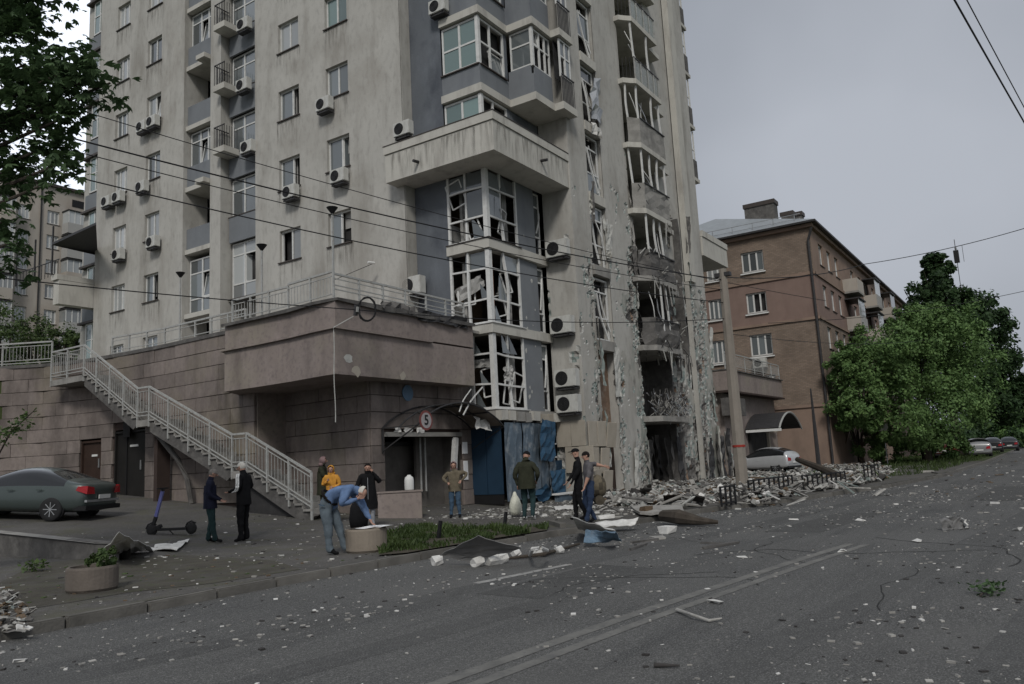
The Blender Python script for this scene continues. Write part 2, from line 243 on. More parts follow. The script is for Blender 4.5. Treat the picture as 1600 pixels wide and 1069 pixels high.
# ------------------------------------------------------------ mesh helpers
class MB:
    def __init__(s): s.v = []; s.f = []; s.m = []; s.names = []
    def mi(s, n):
        if n not in s.names: s.names.append(n)
        return s.names.index(n)
    def add(s, vs, fs, m):
        o = len(s.v); s.v += [tuple(map(float, p)) for p in vs]; k = s.mi(m)
        for f in fs: s.f.append(tuple(i + o for i in f)); s.m.append(k)
    def box(s, x0, x1, y0, y1, z0, z1, m):
        x0, x1 = min(x0, x1), max(x0, x1); y0, y1 = min(y0, y1), max(y0, y1); z0, z1 = min(z0, z1), max(z0, z1)
        s.add([(x0, y0, z0), (x1, y0, z0), (x1, y1, z0), (x0, y1, z0), (x0, y0, z1), (x1, y0, z1), (x1, y1, z1), (x0, y1, z1)],
              [(0, 3, 2, 1), (4, 5, 6, 7), (0, 1, 5, 4), (1, 2, 6, 5), (2, 3, 7, 6), (3, 0, 4, 7)], m)
    def obox(s, c, size, rot, m):
        R = Matrix(rot) if not isinstance(rot, Matrix) else rot
        sx, sy, sz = [q / 2 for q in size]; P = []
        for dz in (-sz, sz):
            for dx, dy in ((-sx, -sy), (sx, -sy), (sx, sy), (-sx, sy)): P.append(Vector(c) + R @ Vector((dx, dy, dz)))
        s.add(P, [(0, 3, 2, 1), (4, 5, 6, 7), (0, 1, 5, 4), (1, 2, 6, 5), (2, 3, 7, 6), (3, 0, 4, 7)], m)
    def bar(s, a, b, w, m, h=None, n=4, up=None):
        """prism from a to b"""
        a = Vector(a); b = Vector(b); d = (b - a)
        if d.length < 1e-6: return
        d.normalize(); up = Vector((0, 0, 1)) if abs(d.z) < 0.95 else Vector((1, 0, 0))
        sx = d.cross(up).normalized(); sy = sx.cross(d).normalized(); h = h or w
        P = []
        for q in (a, b):
            for i in range(n):
                t = 2 * PI * (i + 0.5) / n; k = 1 / math.cos(PI / n) if n == 4 else 1
                P.append(q + sx * math.cos(t) * w / 2 * k + sy * math.sin(t) * h / 2 * k)
        F = [(i, (i + 1) % n, n + (i + 1) % n, n + i) for i in range(n)] + [tuple(range(n - 1, -1, -1)), tuple(range(n, 2 * n))]
        s.add(P, F, m)
    def tube(s, pts, r, m, n=8, rs=None):
        pts = [Vector(p) for p in pts]; k = len(pts); P = []
        for i, p in enumerate(pts):
            d = (pts[min(i + 1, k - 1)] - pts[max(i - 1, 0)]).normalized()
            up = Vector((0, 0, 1)) if abs(d.z) < 0.9 else Vector((1, 0, 0))
            sx = d.cross(up).normalized(); sy = sx.cross(d).normalized(); rr = rs[i] if rs else r
            for j in range(n):
                t = 2 * PI * j / n; P.append(p + sx * math.cos(t) * rr + sy * math.sin(t) * rr)
        F = [(i * n + j, i * n + (j + 1) % n, (i + 1) * n + (j + 1) % n, (i + 1) * n + j) for i in range(k - 1) for j in range(n)]
        F += [tuple(range(n - 1, -1, -1)), tuple(range((k - 1) * n, k * n))]
        s.add(P, F, m)
    def lathe(s, prof, m, c=(0, 0, 0), n=20, axis='Z'):
        P = []
        for r, z in prof:
            for j in range(n):
                t = 2 * PI * j / n; q = (r * math.cos(t), r * math.sin(t), z)
                if axis == 'Y': q = (q[0], q[2], q[1])
                if axis == 'X': q = (q[2], q[0], q[1])
                P.append((q[0] + c[0], q[1] + c[1], q[2] + c[2]))
        k = len(prof)
        F = [(i * n + j, i * n + (j + 1) % n, (i + 1) * n + (j + 1) % n, (i + 1) * n + j) for i in range(k - 1) for j in range(n)]
        F += [tuple(range(n - 1, -1, -1)), tuple(range((k - 1) * n, k * n))]
        s.add(P, F, m)
    def prism(s, poly, z0, z1, m):
        n = len(poly); P = [(p[0], p[1], z0) for p in poly] + [(p[0], p[1], z1) for p in poly]
        s.add(P, [tuple(range(n - 1, -1, -1)), tuple(range(n, 2 * n))] + [(i, (i + 1) % n, n + (i + 1) % n, n + i) for i in range(n)], m)
    def grid(s, pts, nu, nv, m):
        s.add(pts, [(j * nu + i, j * nu + i + 1, (j + 1) * nu + i + 1, (j + 1) * nu + i) for j in range(nv - 1) for i in range(nu - 1)], m)
    def mesh(s, name, smooth=False):
        me = bpy.data.meshes.new(name); me.from_pydata(s.v, [], s.f)
        for n in s.names: me.materials.append(MT[n])
        me.polygons.foreach_set('material_index', s.m)
        if smooth: me.polygons.foreach_set('use_smooth', [True] * len(s.f))
        me.update(); return me
    def obj(s, name, parent=None, loc=None, rot=None, smooth=False):
        return link(name, s.mesh(name, smooth), parent, loc, rot)
def link(name, me, parent=None, loc=None, rot=None):
    o = bpy.data.objects.new(name, me); C.objects.link(o)
    if parent: o.parent = parent
    if loc is not None: o.location = loc
    if rot is not None: o.rotation_euler = rot
    return o
def tag(o, label, cat, group=None, kind=None):
    if label: o['label'] = label
    if cat: o['category'] = cat
    if group: o['group'] = group
    if kind: o['kind'] = kind
    return o
def thing(name, label, cat, loc=(0, 0, 0), rotz=0.0, group=None):
    o = bpy.data.objects.new(name, None); C.objects.link(o); o.location = loc; o.rotation_euler = (0, 0, rotz); o.empty_display_size = 0.2
    return tag(o, label, cat, group)
def setting(o): o['kind'] = 'structure'; return o
def bevel(me, w=0.01, seg=2):
    bm = bmesh.new(); bm.from_mesh(me); bmesh.ops.bevel(bm, geom=bm.edges[:], offset=w, segments=seg, affect='EDGES', clamp_overlap=True); bm.to_mesh(me); bm.free(); return me
LROT = -PI / 2
def place(face, plane, a, z):                # a = the edge that looks left from outside
    return ((a, plane, z), 0.0) if face == 'R' else ((plane, a, z), LROT)
def facade(face, plane, a0, a1, z0, z1, holes, m, parent, name='wall', depth=0.3, reveal=None):
    """wall sheet with real openings: front cells, reveals going inwards"""
    xs = sorted({a0, a1, *[min(max(h[0], a0), a1) for h in holes], *[min(max(h[1], a0), a1) for h in holes]})
    zs = sorted({z0, z1, *[min(max(h[2], z0), z1) for h in holes], *[min(max(h[3], z0), z1) for h in holes]})
    b = MB(); P = (lambda a, d, z: (a, plane + d, z)) if face == 'R' else (lambda a, d, z: (plane + d, a, z))
    for i in range(len(xs) - 1):
        for j in range(len(zs) - 1):
            cx, cz = (xs[i] + xs[i + 1]) / 2, (zs[j] + zs[j + 1]) / 2
            if any(h[0] < cx < h[1] and h[2] < cz < h[3] for h in holes): continue
            b.add([P(xs[i], 0, zs[j]), P(xs[i + 1], 0, zs[j]), P(xs[i + 1], 0, zs[j + 1]), P(xs[i], 0, zs[j + 1])], [(0, 1, 2, 3)], m)
    for h in holes:
        q = reveal or m; d = depth; e0, e1, f0, f1 = h[0], h[1], h[2], h[3]
        for (A, B_) in (((e0, f0), (e1, f0)), ((e1, f0), (e1, f1)), ((e1, f1), (e0, f1)), ((e0, f1), (e0, f0))):
            b.add([P(A[0], 0, A[1]), P(B_[0], 0, B_[1]), P(B_[0], d, B_[1]), P(A[0], d, A[1])], [(0, 1, 2, 3)], q)
    return b.obj(name, parent)
_cache = {}
def window(parent, face, plane, a0, a1, z0, z1, cols=(0.5,), rows=(), inset=0.14, opened=(), broken=(), glass='glass', sill=True, blind=None, fw=0.07, name='window', tilt=()):
    """frame mesh with pane, sill and dark room parts"""
    W, H = abs(a1 - a0), z1 - z0; key = (round(W, 2), round(H, 2), tuple(cols), tuple(rows), inset, fw)
    if key not in _cache:
        b = MB(); i = inset
        b.box(0, W, i, i + 0.07, 0, fw, 'pvc'); b.box(0, W, i, i + 0.07, H - fw, H, 'pvc')
        b.box(0, fw, i, i + 0.07, fw, H - fw, 'pvc'); b.box(W - fw, W, i, i + 0.07, fw, H - fw, 'pvc')
        for c in cols: b.box(W * c - fw * .55, W * c + fw * .55, i - 0.005, i + 0.065, fw, H - fw, 'pvc')
        for r in rows: b.box(fw, W - fw, i + 0.003, i + 0.06, H * r - fw * .45, H * r + fw * .45, 'pvc')
        _cache[key] = b.mesh('window')
    lf = a0 if face == 'R' else max(a0, a1)
    loc, rz = place(face, plane, lf, z0)
    wo = link(name, _cache[key], parent, loc, (0, 0, rz))
    cx = [0, *[c * W for c in cols], W]; cz = [0, *[r * H for r in rows], H]; idx = 0; dark_needed = False
    for j in range(len(cz) - 1):
        for i in range(len(cx) - 1):
            x0, x1 = cx[i] + fw * .6, cx[i + 1] - fw * .6; q0, q1 = cz[j] + fw * .6, cz[j + 1] - fw * .6
            if idx in broken: dark_needed = True
            elif idx in opened or idx in tilt:
                dark_needed = True; w_, h_ = x1 - x0, q1 - q0; kk = ('sash', round(w_, 2), round(h_, 2), glass)
                if kk not in _cache:
                    b = MB(); t = 0.05
                    b.box(0, w_, 0, .04, 0, t, 'pvc'); b.box(0, w_, 0, .04, h_ - t, h_, 'pvc'); b.box(0, t, 0, .04, t, h_ - t, 'pvc'); b.box(w_ - t, w_, 0, .04, t, h_ - t, 'pvc')
                    b.box(t, w_ - t, .015, .025, t, h_ - t, glass); _cache[kk] = b.mesh('sash')
                link('sash', _cache[kk], wo, (x0, inset + 0.01, q0), (0, 0, 1.1) if idx in opened else (-0.16, 0, 0))
            else:
                kk = ('pane', round(x1 - x0, 2), round(q1 - q0, 2), glass)
                if kk not in _cache:
                    b = MB(); b.box(-(x1 - x0) / 2 - .01, (x1 - x0) / 2 + .01, 0, .012, -(q1 - q0) / 2 - .01, (q1 - q0) / 2 + .01, glass); _cache[kk] = b.mesh('pane')
                link('pane', _cache[kk], wo, ((x0 + x1) / 2, inset + .03, (q0 + q1) / 2), (random.uniform(-.012, .012), 0, random.uniform(-.015, .015)))
            idx += 1
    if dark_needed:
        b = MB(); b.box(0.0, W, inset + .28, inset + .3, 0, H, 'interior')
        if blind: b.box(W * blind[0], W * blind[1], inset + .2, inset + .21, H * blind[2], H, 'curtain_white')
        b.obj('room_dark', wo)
    if sill:
        kk = ('sill', round(W, 2))
        if kk not in _cache:
            b = MB(); b.box(-0.06, W + 0.06, -0.07, inset, -0.045, 0.0, 'sill_dark'); _cache[kk] = b.mesh('sill')
        link('sill', _cache[kk], wo, (0, 0, -0.002))
    return wo
# ------------------------------------------------------------ ground, road, kerbs
def kerb_y(x):
    K = [(-40, 10.6), (3, 9.55), (8, 9.55), (12, 9.3), (15, 8.95), (18, 8.35), (21.5, 7.9), (25, 6.6), (32, 5.05), (40, 4.1), (60, 3.6), (140, 3.2), (900, 3.0)]
    for (a, b), (c, d) in zip(K, K[1:]):
        if x <= c: return b + (d - b) * (x - a) / (c - a)
    return 3
b = MB(); R_ = 2500
b.add([(-R_, -R_, -0.06), (R_, -R_, -0.06), (R_, R_, -0.06), (-R_, R_, -0.06)], [(0, 1, 2, 3)], 'grass_ground'); setting(b.obj('terrain'))
b = MB(); xs = [-60, -30, -10, 0] + [i * 1.0 for i in range(1, 46)] + [50, 60, 80, 100, 140, 200, 400, 900]
P = []
for x in xs:
    yk = kerb_y(x)
    for t in np.linspace(0, 1, 14): P.append((x, -9 + (yk + 9) * t, 0.0))
b.grid(P, 14, len(xs), 'asphalt'); setting(b.obj('road'))
# yard and pavement sheet with the rise towards the garages
b = MB(); P = []; ts = np.linspace(0, 1, 60)
xs2 = [i * 1.0 for i in range(9, 47)] + [50, 56, 62]
for x in xs2:
    yk = kerb_y(x) + 0.14
    for t in ts: y = yk + (44 - yk) * t; P.append((x, y, 0.12 + (0.075 * max(0, y - 15.5))))
b.grid(P, 60, len(xs2), 'pavement'); setting(b.obj('yard_pavement'))
b = MB(); P = []
for x in (-60, -20, 0, 2, 4, 6, 8, 9.0):
    yk = kerb_y(x) + 0.14
    for t in np.linspace(0, 1, 20): y = yk + (60 - yk) * t; P.append((x, y, 0.118))
b.grid(P, 20, 8, 'pavement'); setting(b.obj('pavement'))
# lawn beyond the yard on the far right
b = MB(); P = []
xs3 = [46, 52, 60, 75, 100, 140, 300, 800]
for x in xs3:
    yk = kerb_y(x) + 0.14
    for t in np.linspace(0, 1, 8): P.append((x, yk + (60 - yk) * t, 0.10))
b.grid(P, 8, len(xs3), 'grass_ground'); setting(b.obj('lawn'))
# kerb: stones as parts
kerb = MB(); P = []
kx = [46, 60, 100, 200, 600]
for x in kx: P += [(x, kerb_y(x) - 0.003, -.02), (x, kerb_y(x), 0.118), (x, kerb_y(x) + 0.15, 0.12)]
kerb.grid(P, 3, len(kx), 'kerb'); kerb_o = setting(kerb.obj('kerb'))
ks = MB(); ks.box(0, 0.985, 0, 0.12, -0.1, 0.125, 'kerb'); ksm = bevel(ks.mesh('kerb_stone'), 0.018, 2)
x = -3.0; rk = random.Random(3)
while x < 46:
    y0, y1 = kerb_y(x), kerb_y(x + 1); a = math.atan2(y1 - y0, 1)
    if True:
        link('kerb_stone', ksm, kerb_o, (x, y0 + rk.uniform(-.012, .012), rk.uniform(-.012, .006)), (0, rk.uniform(-.01, .01), a + rk.uniform(-.01, .01)))
    x += 1.0 * math.cos(a)
# low retaining kerb wall beside the parked car
b = MB()
pw = [(8.98, 15.15), (8.98, 15.16), (9.0, 17.6), (9.0, 19.6), (9.0, 22.2), (9.0, 25.0), (9.0, 30)]
P = []
for (x, y) in pw:
    zt = .44 + max(0, y - 16) * .045
    P += [(x - .12, y, 0.05), (x - .10, y, zt), (x + .12, y, zt + .005), (x + .13, y, 0.0)]
b.grid(P, 4, len(pw), 'concrete_dark'); b.box(8.86, 9.14, 15.12, 30, 0.0, .03, 'concrete_dark'); b.add([(8.85, 15.1, .445), (9.15, 15.1, .45), (9.15, 16, .45), (8.85, 16, .445), (9.15, 30, 1.08), (8.85, 30, 1.075)], [(0, 1, 2, 3), (3, 2, 4, 5)], 'concrete')
o = b.obj('low_wall'); tag(o, 'low dark concrete edging wall between the pavement and the parked green sedan', 'wall')
mat('kerb_paint', (0.3, 0.295, 0.28), rough=.9, var=.2, scale=6, bump=.3, world=True, stain=((0.09, 0.09, 0.088), .8, 9, (1, 1, 1)))
# painted lines
def strip(pts, w_, m, z, name):
    b = MB(); P = []
    for i, p in enumerate(pts):
        q0 = pts[max(0, i - 1)]; q1 = pts[min(len(pts) - 1, i + 1)]; d = Vector((q1[0] - q0[0], q1[1] - q0[1])).normalized(); n = Vector((-d.y, d.x))
        P += [(p[0] - n.x * w_ / 2, p[1] - n.y * w_ / 2, z), (p[0] + n.x * w_ / 2, p[1] + n.y * w_ / 2, z)]
    b.grid(P, 2, len(pts), m); return setting(b.obj(name))
def cline(off):
    K = [(-10, 5.4), (0, 4.3), (4.9, 3.87), (7.7, 3.62), (11.8, 3.13), (14.2, 2.78)]
    return [(x, y + off) for x, y in K]
strip(cline(0.135), 0.15, 'road_paint', 0.004, 'lane_line'); strip(cline(-0.135), 0.13, 'road_paint', 0.004, 'lane_line')
strip([(9.0, 6.72), (10.0, 6.56), (11.0, 6.4)], 0.14, 'kerb_paint', 0.0045, 'lane_dash')

# patched asphalt, cracks and dust tracks lie on the road
for i, PL in enumerate((((8.2, 5.2), (10.9, 4.9), (11.1, 6.0), (8.3, 6.2)), ((16, 3.8), (20.5, 3.4), (20.6, 4.4), (16.1, 4.9)), ((24, .6), (31, .1), (31, 1.6), (24.2, 2.0)))):
    b = MB(); b.add([(x, y, .0025) for x, y in PL], [(0, 1, 2, 3)], 'asphalt_patch'); setting(b.obj('asphalt_patch'))
rr = random.Random(12)
for i in range(9):
    x, y = rr.uniform(5.5, 20), rr.uniform(-1, 8); a = rr.choice([rr.gauss(-.12, .15), rr.gauss(1.4, .3)]); P = [(x, y)]
    for _ in range(rr.randint(10, 26)): a += rr.gauss(0, .28); x += .22 * math.cos(a); y += .22 * math.sin(a); P.append((x, min(y, kerb_y(x) - .1)))
    strip(P, rr.uniform(.012, .028), 'crack', .0035, 'road_crack')
for off in (1.5, 3.1, -1.6, -3.2): strip([(x_, y_) for x_, y_ in [(-6, 4.9 + off), (5, 3.85 + off), (12, 3.1 + off), (22, 1.9 + off), (45, .2 + off)]], .42, 'asphalt_track', .0015, 'wheel_track')

# ------------------------------------------------------------ apartment tower
TW = thing('apartment_tower', 'tall beige apartment tower with grey blue bays and a blast damaged right side', 'building', (22, 15, 0))
TOWER_INV = Matrix.Translation((-22, -15, 0))
def tp(o):                                     # parent to the tower keeping world coordinates
    o.parent = TW; o.matrix_parent_inverse = TOWER_INV; return o
def tobj(b, name, smooth=False): return tp(b.obj(name, smooth=smooth))
class _TW:                                      # lets helpers parent to the tower
    pass
def twin(*a, **k): o = window(None, *a, **k); return tp(o)
def tfac(*a, **k): return tp(facade(*a, None, **k))
ZT = 36.0; F = 3.14
kA = [(11.72 + 3.145 * k) for k in range(-1, 8)]; kB = [(11.8 + 3.15 * k) for k in range(-1, 8)]
kC = [(11.98 + 3.2 * k) for k in range(0, 8)]; kD = [(12.1 + 3.19 * k) for k in range(0, 8)]
holes = [(38.3, 39.53, h - 1.38, h) for h in kA if h < ZT] + [(35.37, 36.62, h - 1.4, h) for h in kB if h < ZT]
tfac('L', 22.4, 33.84, 41.2, 4.5, ZT, holes, 'plaster')
for k, h in enumerate(kA):
    if h < ZT: twin('L', 22.4, 38.3, 39.53, h - 1.38, h, cols=(0.3, 0.66) if k % 2 else (0.36, 0.7), glass='glass_curtained' if k % 4 else 'glass', opened=(2,) if k == 2 else (), blind=(0, .3, .4))
for k, h in enumerate(kB):
    if h < ZT: twin('L', 22.4, 35.37, 36.62, h - 1.4, h, cols=(0.5,), glass='glass_curtained' if k in (2, 4, 6) else 'glass', tilt=(1,) if k == 4 else (), broken=(1,) if k in (1,) else (), blind=(0, .5, .2))
holes = [(25.15, 26.47, h - 1.4, h) for h in kC if h < ZT] + [(22.19, 23.5, h - 1.4, h) for h in kD if h < ZT]
tfac('L', 22.4, 20.62, 28.06, 4.5, ZT, holes, 'plaster')
tfac('L', 22.37, 19.3, 20.60, 4.5, ZT, [], 'plaster')
for k, h in enumerate(kC):
    if h < ZT: twin('L', 22.4, 25.15, 26.47, h - 1.4, h, cols=(0.6,) if k in (1, 2) else (0.5,), glass='glass_curtained' if k in (3, 0) else 'glass', broken=(1,) if k in (1, 2) else ((0,) if k == 0 else ()), blind=(0.5, .62, 0.0))
for k, h in enumerate(kD):
    if h < ZT: twin('L', 22.4, 22.19, 23.5, h - 1.4, h, cols=(0.6,) if k == 1 else (0.5,), glass='glass_green' if k == 3 else 'glass', opened=(1,) if k == 1 else (), broken=(1,) if k == 0 else (), blind=(.5, .8, .5))
# rain streaks under the sills: thin film with its own ragged shape
dm = MB(); dm.add([(-.12, -.004, -1.3), (1.42, -.004, -1.3), (1.42, -.004, 0), (-.12, -.004, 0)], [(0, 1, 2, 3)], 'drip'); dmm = dm.mesh('drip_stain')
for hs_l, y1_, dz in ((kA, 39.53, 1.38), (kB, 36.62, 1.4), (kC, 26.47, 1.4), (kD, 23.5, 1.4)):
    for h in hs_l:
        if 7 < h < 30: tp(link('drip_stain', dmm, None, (22.4, y1_, h - dz - .05), (0, 0, LROT)))
for i in range(4): tp(link('drip_stain', dmm, None, (21.745, 19.3 - i * 1.25, 13.38), (0, 0, LROT)))
for i in range(3): tp(link('drip_stain', dmm, None, (22.0 + i * 1.6, 14.655, 13.38), (0, 0, 0)))
# piers beside the loggias
b = MB(); b.box(22.25, 23.6, 33.2, 33.83, 4.5, ZT, 'plaster'); b.box(22.3, 23.9, 30.4, 31.18, 4.5, ZT, 'plaster'); b.box(22.42, 23.9, 27.9, 28.05, 4.5, ZT, 'plaster')
tobj(b, 'pier')
b = MB(); b.box(23.8, 24.0, 28.0, 33.3, 4.5, ZT, 'plaster'); tobj(b, 'loggia_back_wall')
# loggia stack (u 290-330): parapets, glazing
fl = [9.1 + 3.12 * k for k in range(0, 9)]
for k, z in enumerate(fl):
    b = MB(); b.box(22.35, 23.8, 31.2, 33.18, z - 0.02, z + 0.2, 'plaster_band')
    if k % 2 == 0 and k > 0: b.box(21.95, 22.35, 31.2, 31.85, z - 0.02, z + 0.2, 'plaster_band')
    tobj(b, 'loggia_slab')
    if k >= 1:
        b = MB(); b.box(22.45, 22.55, 31.2, 33.18, z + 0.2, z + 1.25, 'panel_blue'); tobj(b, 'loggia_parapet')
    if k == 0: twin('L', 22.5, 31.22, 33.16, z + 0.2, z + 2.85, cols=(0.5,), rows=(0.27, 0.74), tilt=(3,), glass='glass', blind=(0, .4, .3))
    elif k != 3 and k != 1: twin('L', 22.5, 31.22, 33.16, z + 1.25, z + 3.02, cols=(0.4, 0.7), rows=(0.72,), tilt=(1,), glass='glass', sill=False)
# french window stack with small balconies
for k in range(0, 8):
    zh = 12.25 + 3.07 * k; zs_ = zh - (2.62 if k == 0 else 1.8)
    twin('L', 22.75, 28.08, 30.3, zs_, zh, cols=(0.4, 0.8), rows=(0.26, .78) if k == 0 else (0.68,), glass='glass_curtained' if k == 0 else 'glass', opened=(4,) if k == 0 else (), tilt=(2,) if k in (3,) else ((5,) if k == 0 else ()), sill=True)
    b = MB(); b.box(22.7, 22.8, 28.08, 30.3, zh + 0.02, zh + 1.25 + (.02 if k else 0), 'panel_blue'); tobj(b, 'blue_panel')
    if k >= 2:
        zb = zh - 2.05
        b = MB(); b.box(21.85, 22.85, 29.55, 30.38, zb, zb + .28, 'plaster_band'); tobj(b, 'balcony_slab')
        b = MB()
        for t in np.linspace(29.6, 30.33, 7): b.bar((21.9, t, zb + .28), (21.9, t, zb + 1.3), .02, 'metal_dark')
        for t in np.linspace(21.9, 22.6, 6): b.bar((t, 30.33, zb + .28), (t, 30.33, zb + 1.3), .02, 'metal_dark'); b.bar((t, 29.6, zb + .28), (t, 29.6, zb + 1.3), .02, 'metal_dark')
        b.bar((21.9, 29.58, zb + 1.3), (21.9, 30.35, zb + 1.3), .04, 'metal_dark'); b.bar((21.9, 30.33, zb + 1.3), (22.7, 30.33, zb + 1.3), .04, 'metal_dark')
        tobj(b, 'balcony_railing')
# left end: glazed stair column, terrace roof
b = MB(); b.box(22.9, 24, 41.2, 43.4, 4.5, ZT, 'plaster'); tobj(b, 'end_wall')
for k in range(0, 9):
    z = 8.2 + 3.14 * k
    twin('L', 22.88, 41.25, 42.6, z, z + 2.0, cols=(0.45,), rows=(0.55,), glass='glass_green', inset=-0.12)
    b = MB(); b.box(22.75, 22.9, 41.22, 43.0, z - 1.02, z - .1, 'panel_blue'); b.box(22.6, 22.95, 41.22, 43.2, z - 1.14, z - 1.02, 'sill_dark'); tobj(b, 'blue_panel')
# dark masses behind the openings (rooms and stair core)
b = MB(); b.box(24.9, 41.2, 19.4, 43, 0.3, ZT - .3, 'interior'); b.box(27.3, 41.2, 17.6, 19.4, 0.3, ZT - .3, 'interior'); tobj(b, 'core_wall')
b = MB(); b.box(22.38, 41.6, 14.6, 43.4, ZT, ZT + .3, 'concrete'); tobj(b, 'roof')
b = MB()
for z in [3.2 + F * k for k in range(11)]: b.box(23.05, 27.25, 16.02, 24.85, z, z + .25, 'interior_mid')
tobj(b, 'floor_slab')
# --- blue left wall and bay, lower part
XB, YB = 22.95, 15.93
tfac('L', XB, 17.72, 19.3, 4.3, 12.35, [], 'plaster_blue'); tfac('L', XB, 17.72, 19.3, 12.35, ZT, [], 'plaster_blue')
b = MB(); b.box(22.38, 22.94, 19.27, 19.29, 4.4, ZT, 'plaster'); tobj(b, 'wall_return')
tfac('R', YB, 24.97, 26.25, 3.0, 13.0, [], 'panel_blue'); tfac('R', YB + .25, 26.78, 26.99, 3.0, 15.2, [], 'plaster_blue')
def bent(b, p0, p1, w_, m, amp, seed, n=7):
    rr = random.Random(seed); p0 = Vector(p0); p1 = Vector(p1); d = Vector((rr.uniform(-1, 1), rr.uniform(-1, 1), rr.uniform(-.3, .3))) * amp
    pts = [p0 + (p1 - p0) * (i / (n - 1)) + d * math.sin(PI * i / (n - 1)) ** 1.5 for i in range(n)]
    for a, c in zip(pts, pts[1:]): b.bar(a, c + (c - a) * 0.02, w_, m)
def broken_bay(z0, z1, seed, sheet=False):
    rr = random.Random(seed); m = 'pvc'
    b = MB(); b.box(XB - .06, XB + .12, YB - .06, YB + .12, z0, z1, m); b.box(XB - .03, XB + .05, 17.60, 17.70, z0, z1, m); b.box(24.86, 24.95, YB - .03, YB + .05, z0, z1, m)
    b.box(XB - .03, XB + .06, YB + .12, 17.6, z0, z0 + .08, m); b.box(XB + .12, 24.86, YB - .03, YB + .06, z0, z0 + .08, m)
    tobj(b, 'bay_frame')
    for (p0, p1, am) in (((XB, 16.85, z0), (XB, 16.85 + rr.uniform(-.1, .1), z1), .12), ((24.0, YB, z0), (23.85, YB, z1), .16)):
        b = MB(); bent(b, p0, p1, .085, m, am, rr.random()); tobj(b, 'mullion')
    H = z1 - z0
    for fr in (0.33, 0.74):
        b = MB(); bent(b, (XB, YB + .1, z0 + H * fr), (XB, 17.62, z0 + H * (fr + rr.uniform(-.03, .03))), .065, m, .07, rr.random()); bent(b, (XB + .1, YB, z0 + H * fr), (24.88, YB, z0 + H * (fr + rr.uniform(-.03, .03))), .065, m, .09, rr.random()); tobj(b, 'transom')
    for i in range(3):                                       # loose sashes hanging in the bay
        b = MB(); L_ = rr.random() < .5; a = rr.uniform(-.35, .35); w_, h_ = rr.uniform(.4, .7), rr.uniform(.7, 1.1); t = .045
        for (q0, q1) in (((0, 0), (w_, 0)), ((w_, 0), (w_, h_)), ((w_, h_), (0, h_)), ((0, h_), (0, 0))): b.bar((q0[0], 0, q0[1]), (q1[0], 0, q1[1]), t, m)
        base = (XB + rr.uniform(.05, .25), rr.uniform(16.5, 17.5), z0 + rr.uniform(.05, H - 1.2)) if L_ else (rr.uniform(23.2, 24.2), YB + rr.uniform(.08, .25), z0 + rr.uniform(.05, H - 1.2))
        o = b.obj('loose_sash', loc=base, rot=(rr.uniform(-.2, .2), a, (LROT if L_ else 0) + rr.uniform(-.3, .3))); tp(o)
    for i in range(5):                                       # glass shards left in the corners
        b = MB(); L_ = rr.random() < .5; s_ = rr.uniform(.25, .6); sg = rr.choice([-1, 1])
        b.add([(0, 0, 0), (s_, 0, 0), (s_ * .15 * sg, 0, s_ * 1.5), (0, .01, 0), (s_, .01, 0), (s_ * .15 * sg, .01, s_ * 1.5)], [(0, 1, 2), (5, 4, 3), (0, 3, 4, 1), (1, 4, 5, 2), (2, 5, 3, 0)], 'glass')
        o = b.obj('glass_shard', loc=((XB + .02, rr.uniform(16.3, 17.5), z0 + H * rr.choice([.03, .35, .76])) if L_ else (rr.uniform(23.1, 24.2), YB + .02, z0 + H * rr.choice([.03, .35, .76]))), rot=(0, 0, LROT if L_ else 0)); tp(o)
broken_bay(9.68, 12.32, 11); broken_bay(6.56, 9.28, 12); broken_bay(3.5, 6.18, 13)
for (z0, z1, nm) in ((9.3, 9.66, 1), (6.2, 6.54, 2), (3.1, 3.47, 3)):
    b = MB(); b.prism([(XB - .13, YB - .13), (26.95, YB - .13), (26.95, YB + .3), (XB + .3, YB + .3), (XB + .3, 17.74), (XB - .13, 17.74)], z0, z1, 'plaster_band' if nm < 3 else 'concrete'); tobj(b, 'cornice_band')
    b = MB(); b.prism([(XB - .17, YB - .17), (24.98, YB - .17), (24.98, YB), (XB, YB), (XB, 17.74), (XB - .17, 17.74)], z1 + .002, z1 + .03, 'sill_dark' if nm == 1 else 'pvc'); tobj(b, 'sill')
# rooms behind the bay: curtains, torn sheets, furniture shapes
for z, mt, x0 in ((6.56, 'curtain_orange', 23.6), (3.5, 'curtain_orange', 23.55)):
    b = MB(); P = []
    for i in range(9):
        for q in (0, 2.55): P.append((x0 + .045 * i * .6, 16.5 + .05 * math.sin(i * 1.9) - i * .02, z + q))
    b.grid(P, 2, 9, mt); tobj(b, 'curtain')
for z in (9.68, 6.56, 3.5):
    rr = random.Random(z); b = MB()
    for (xx, yy) in ((24.5, 16.3), (23.3, 17.4)):
        b = MB(); P = []
        for i in range(8):
            for q in range(5): P.append((xx + .05 * i, yy + .06 * math.sin(i * 2.2) + rr.uniform(-.02, .02), z + .1 + q * .6))
        b.grid(P, 5, 8, 'curtain_white'); tobj(b, 'curtain')
    b = MB(); b.box(23.2, 27, 18.6, 18.7, z - .1, z + 2.8, 'interior_mid'); b.box(26.9, 26.98, 16.3, 18.6, z, z + 2.7, 'interior_mid'); tobj(b, 'room_wall')
    b = MB(); b.box(24.2, 25.3, 18.0, 18.55, z, z + 1.9, 'wood'); b.box(23.4, 24.0, 17.9, 18.4, z, z + 1.0, 'curtain_white'); tobj(b, 'cupboard')
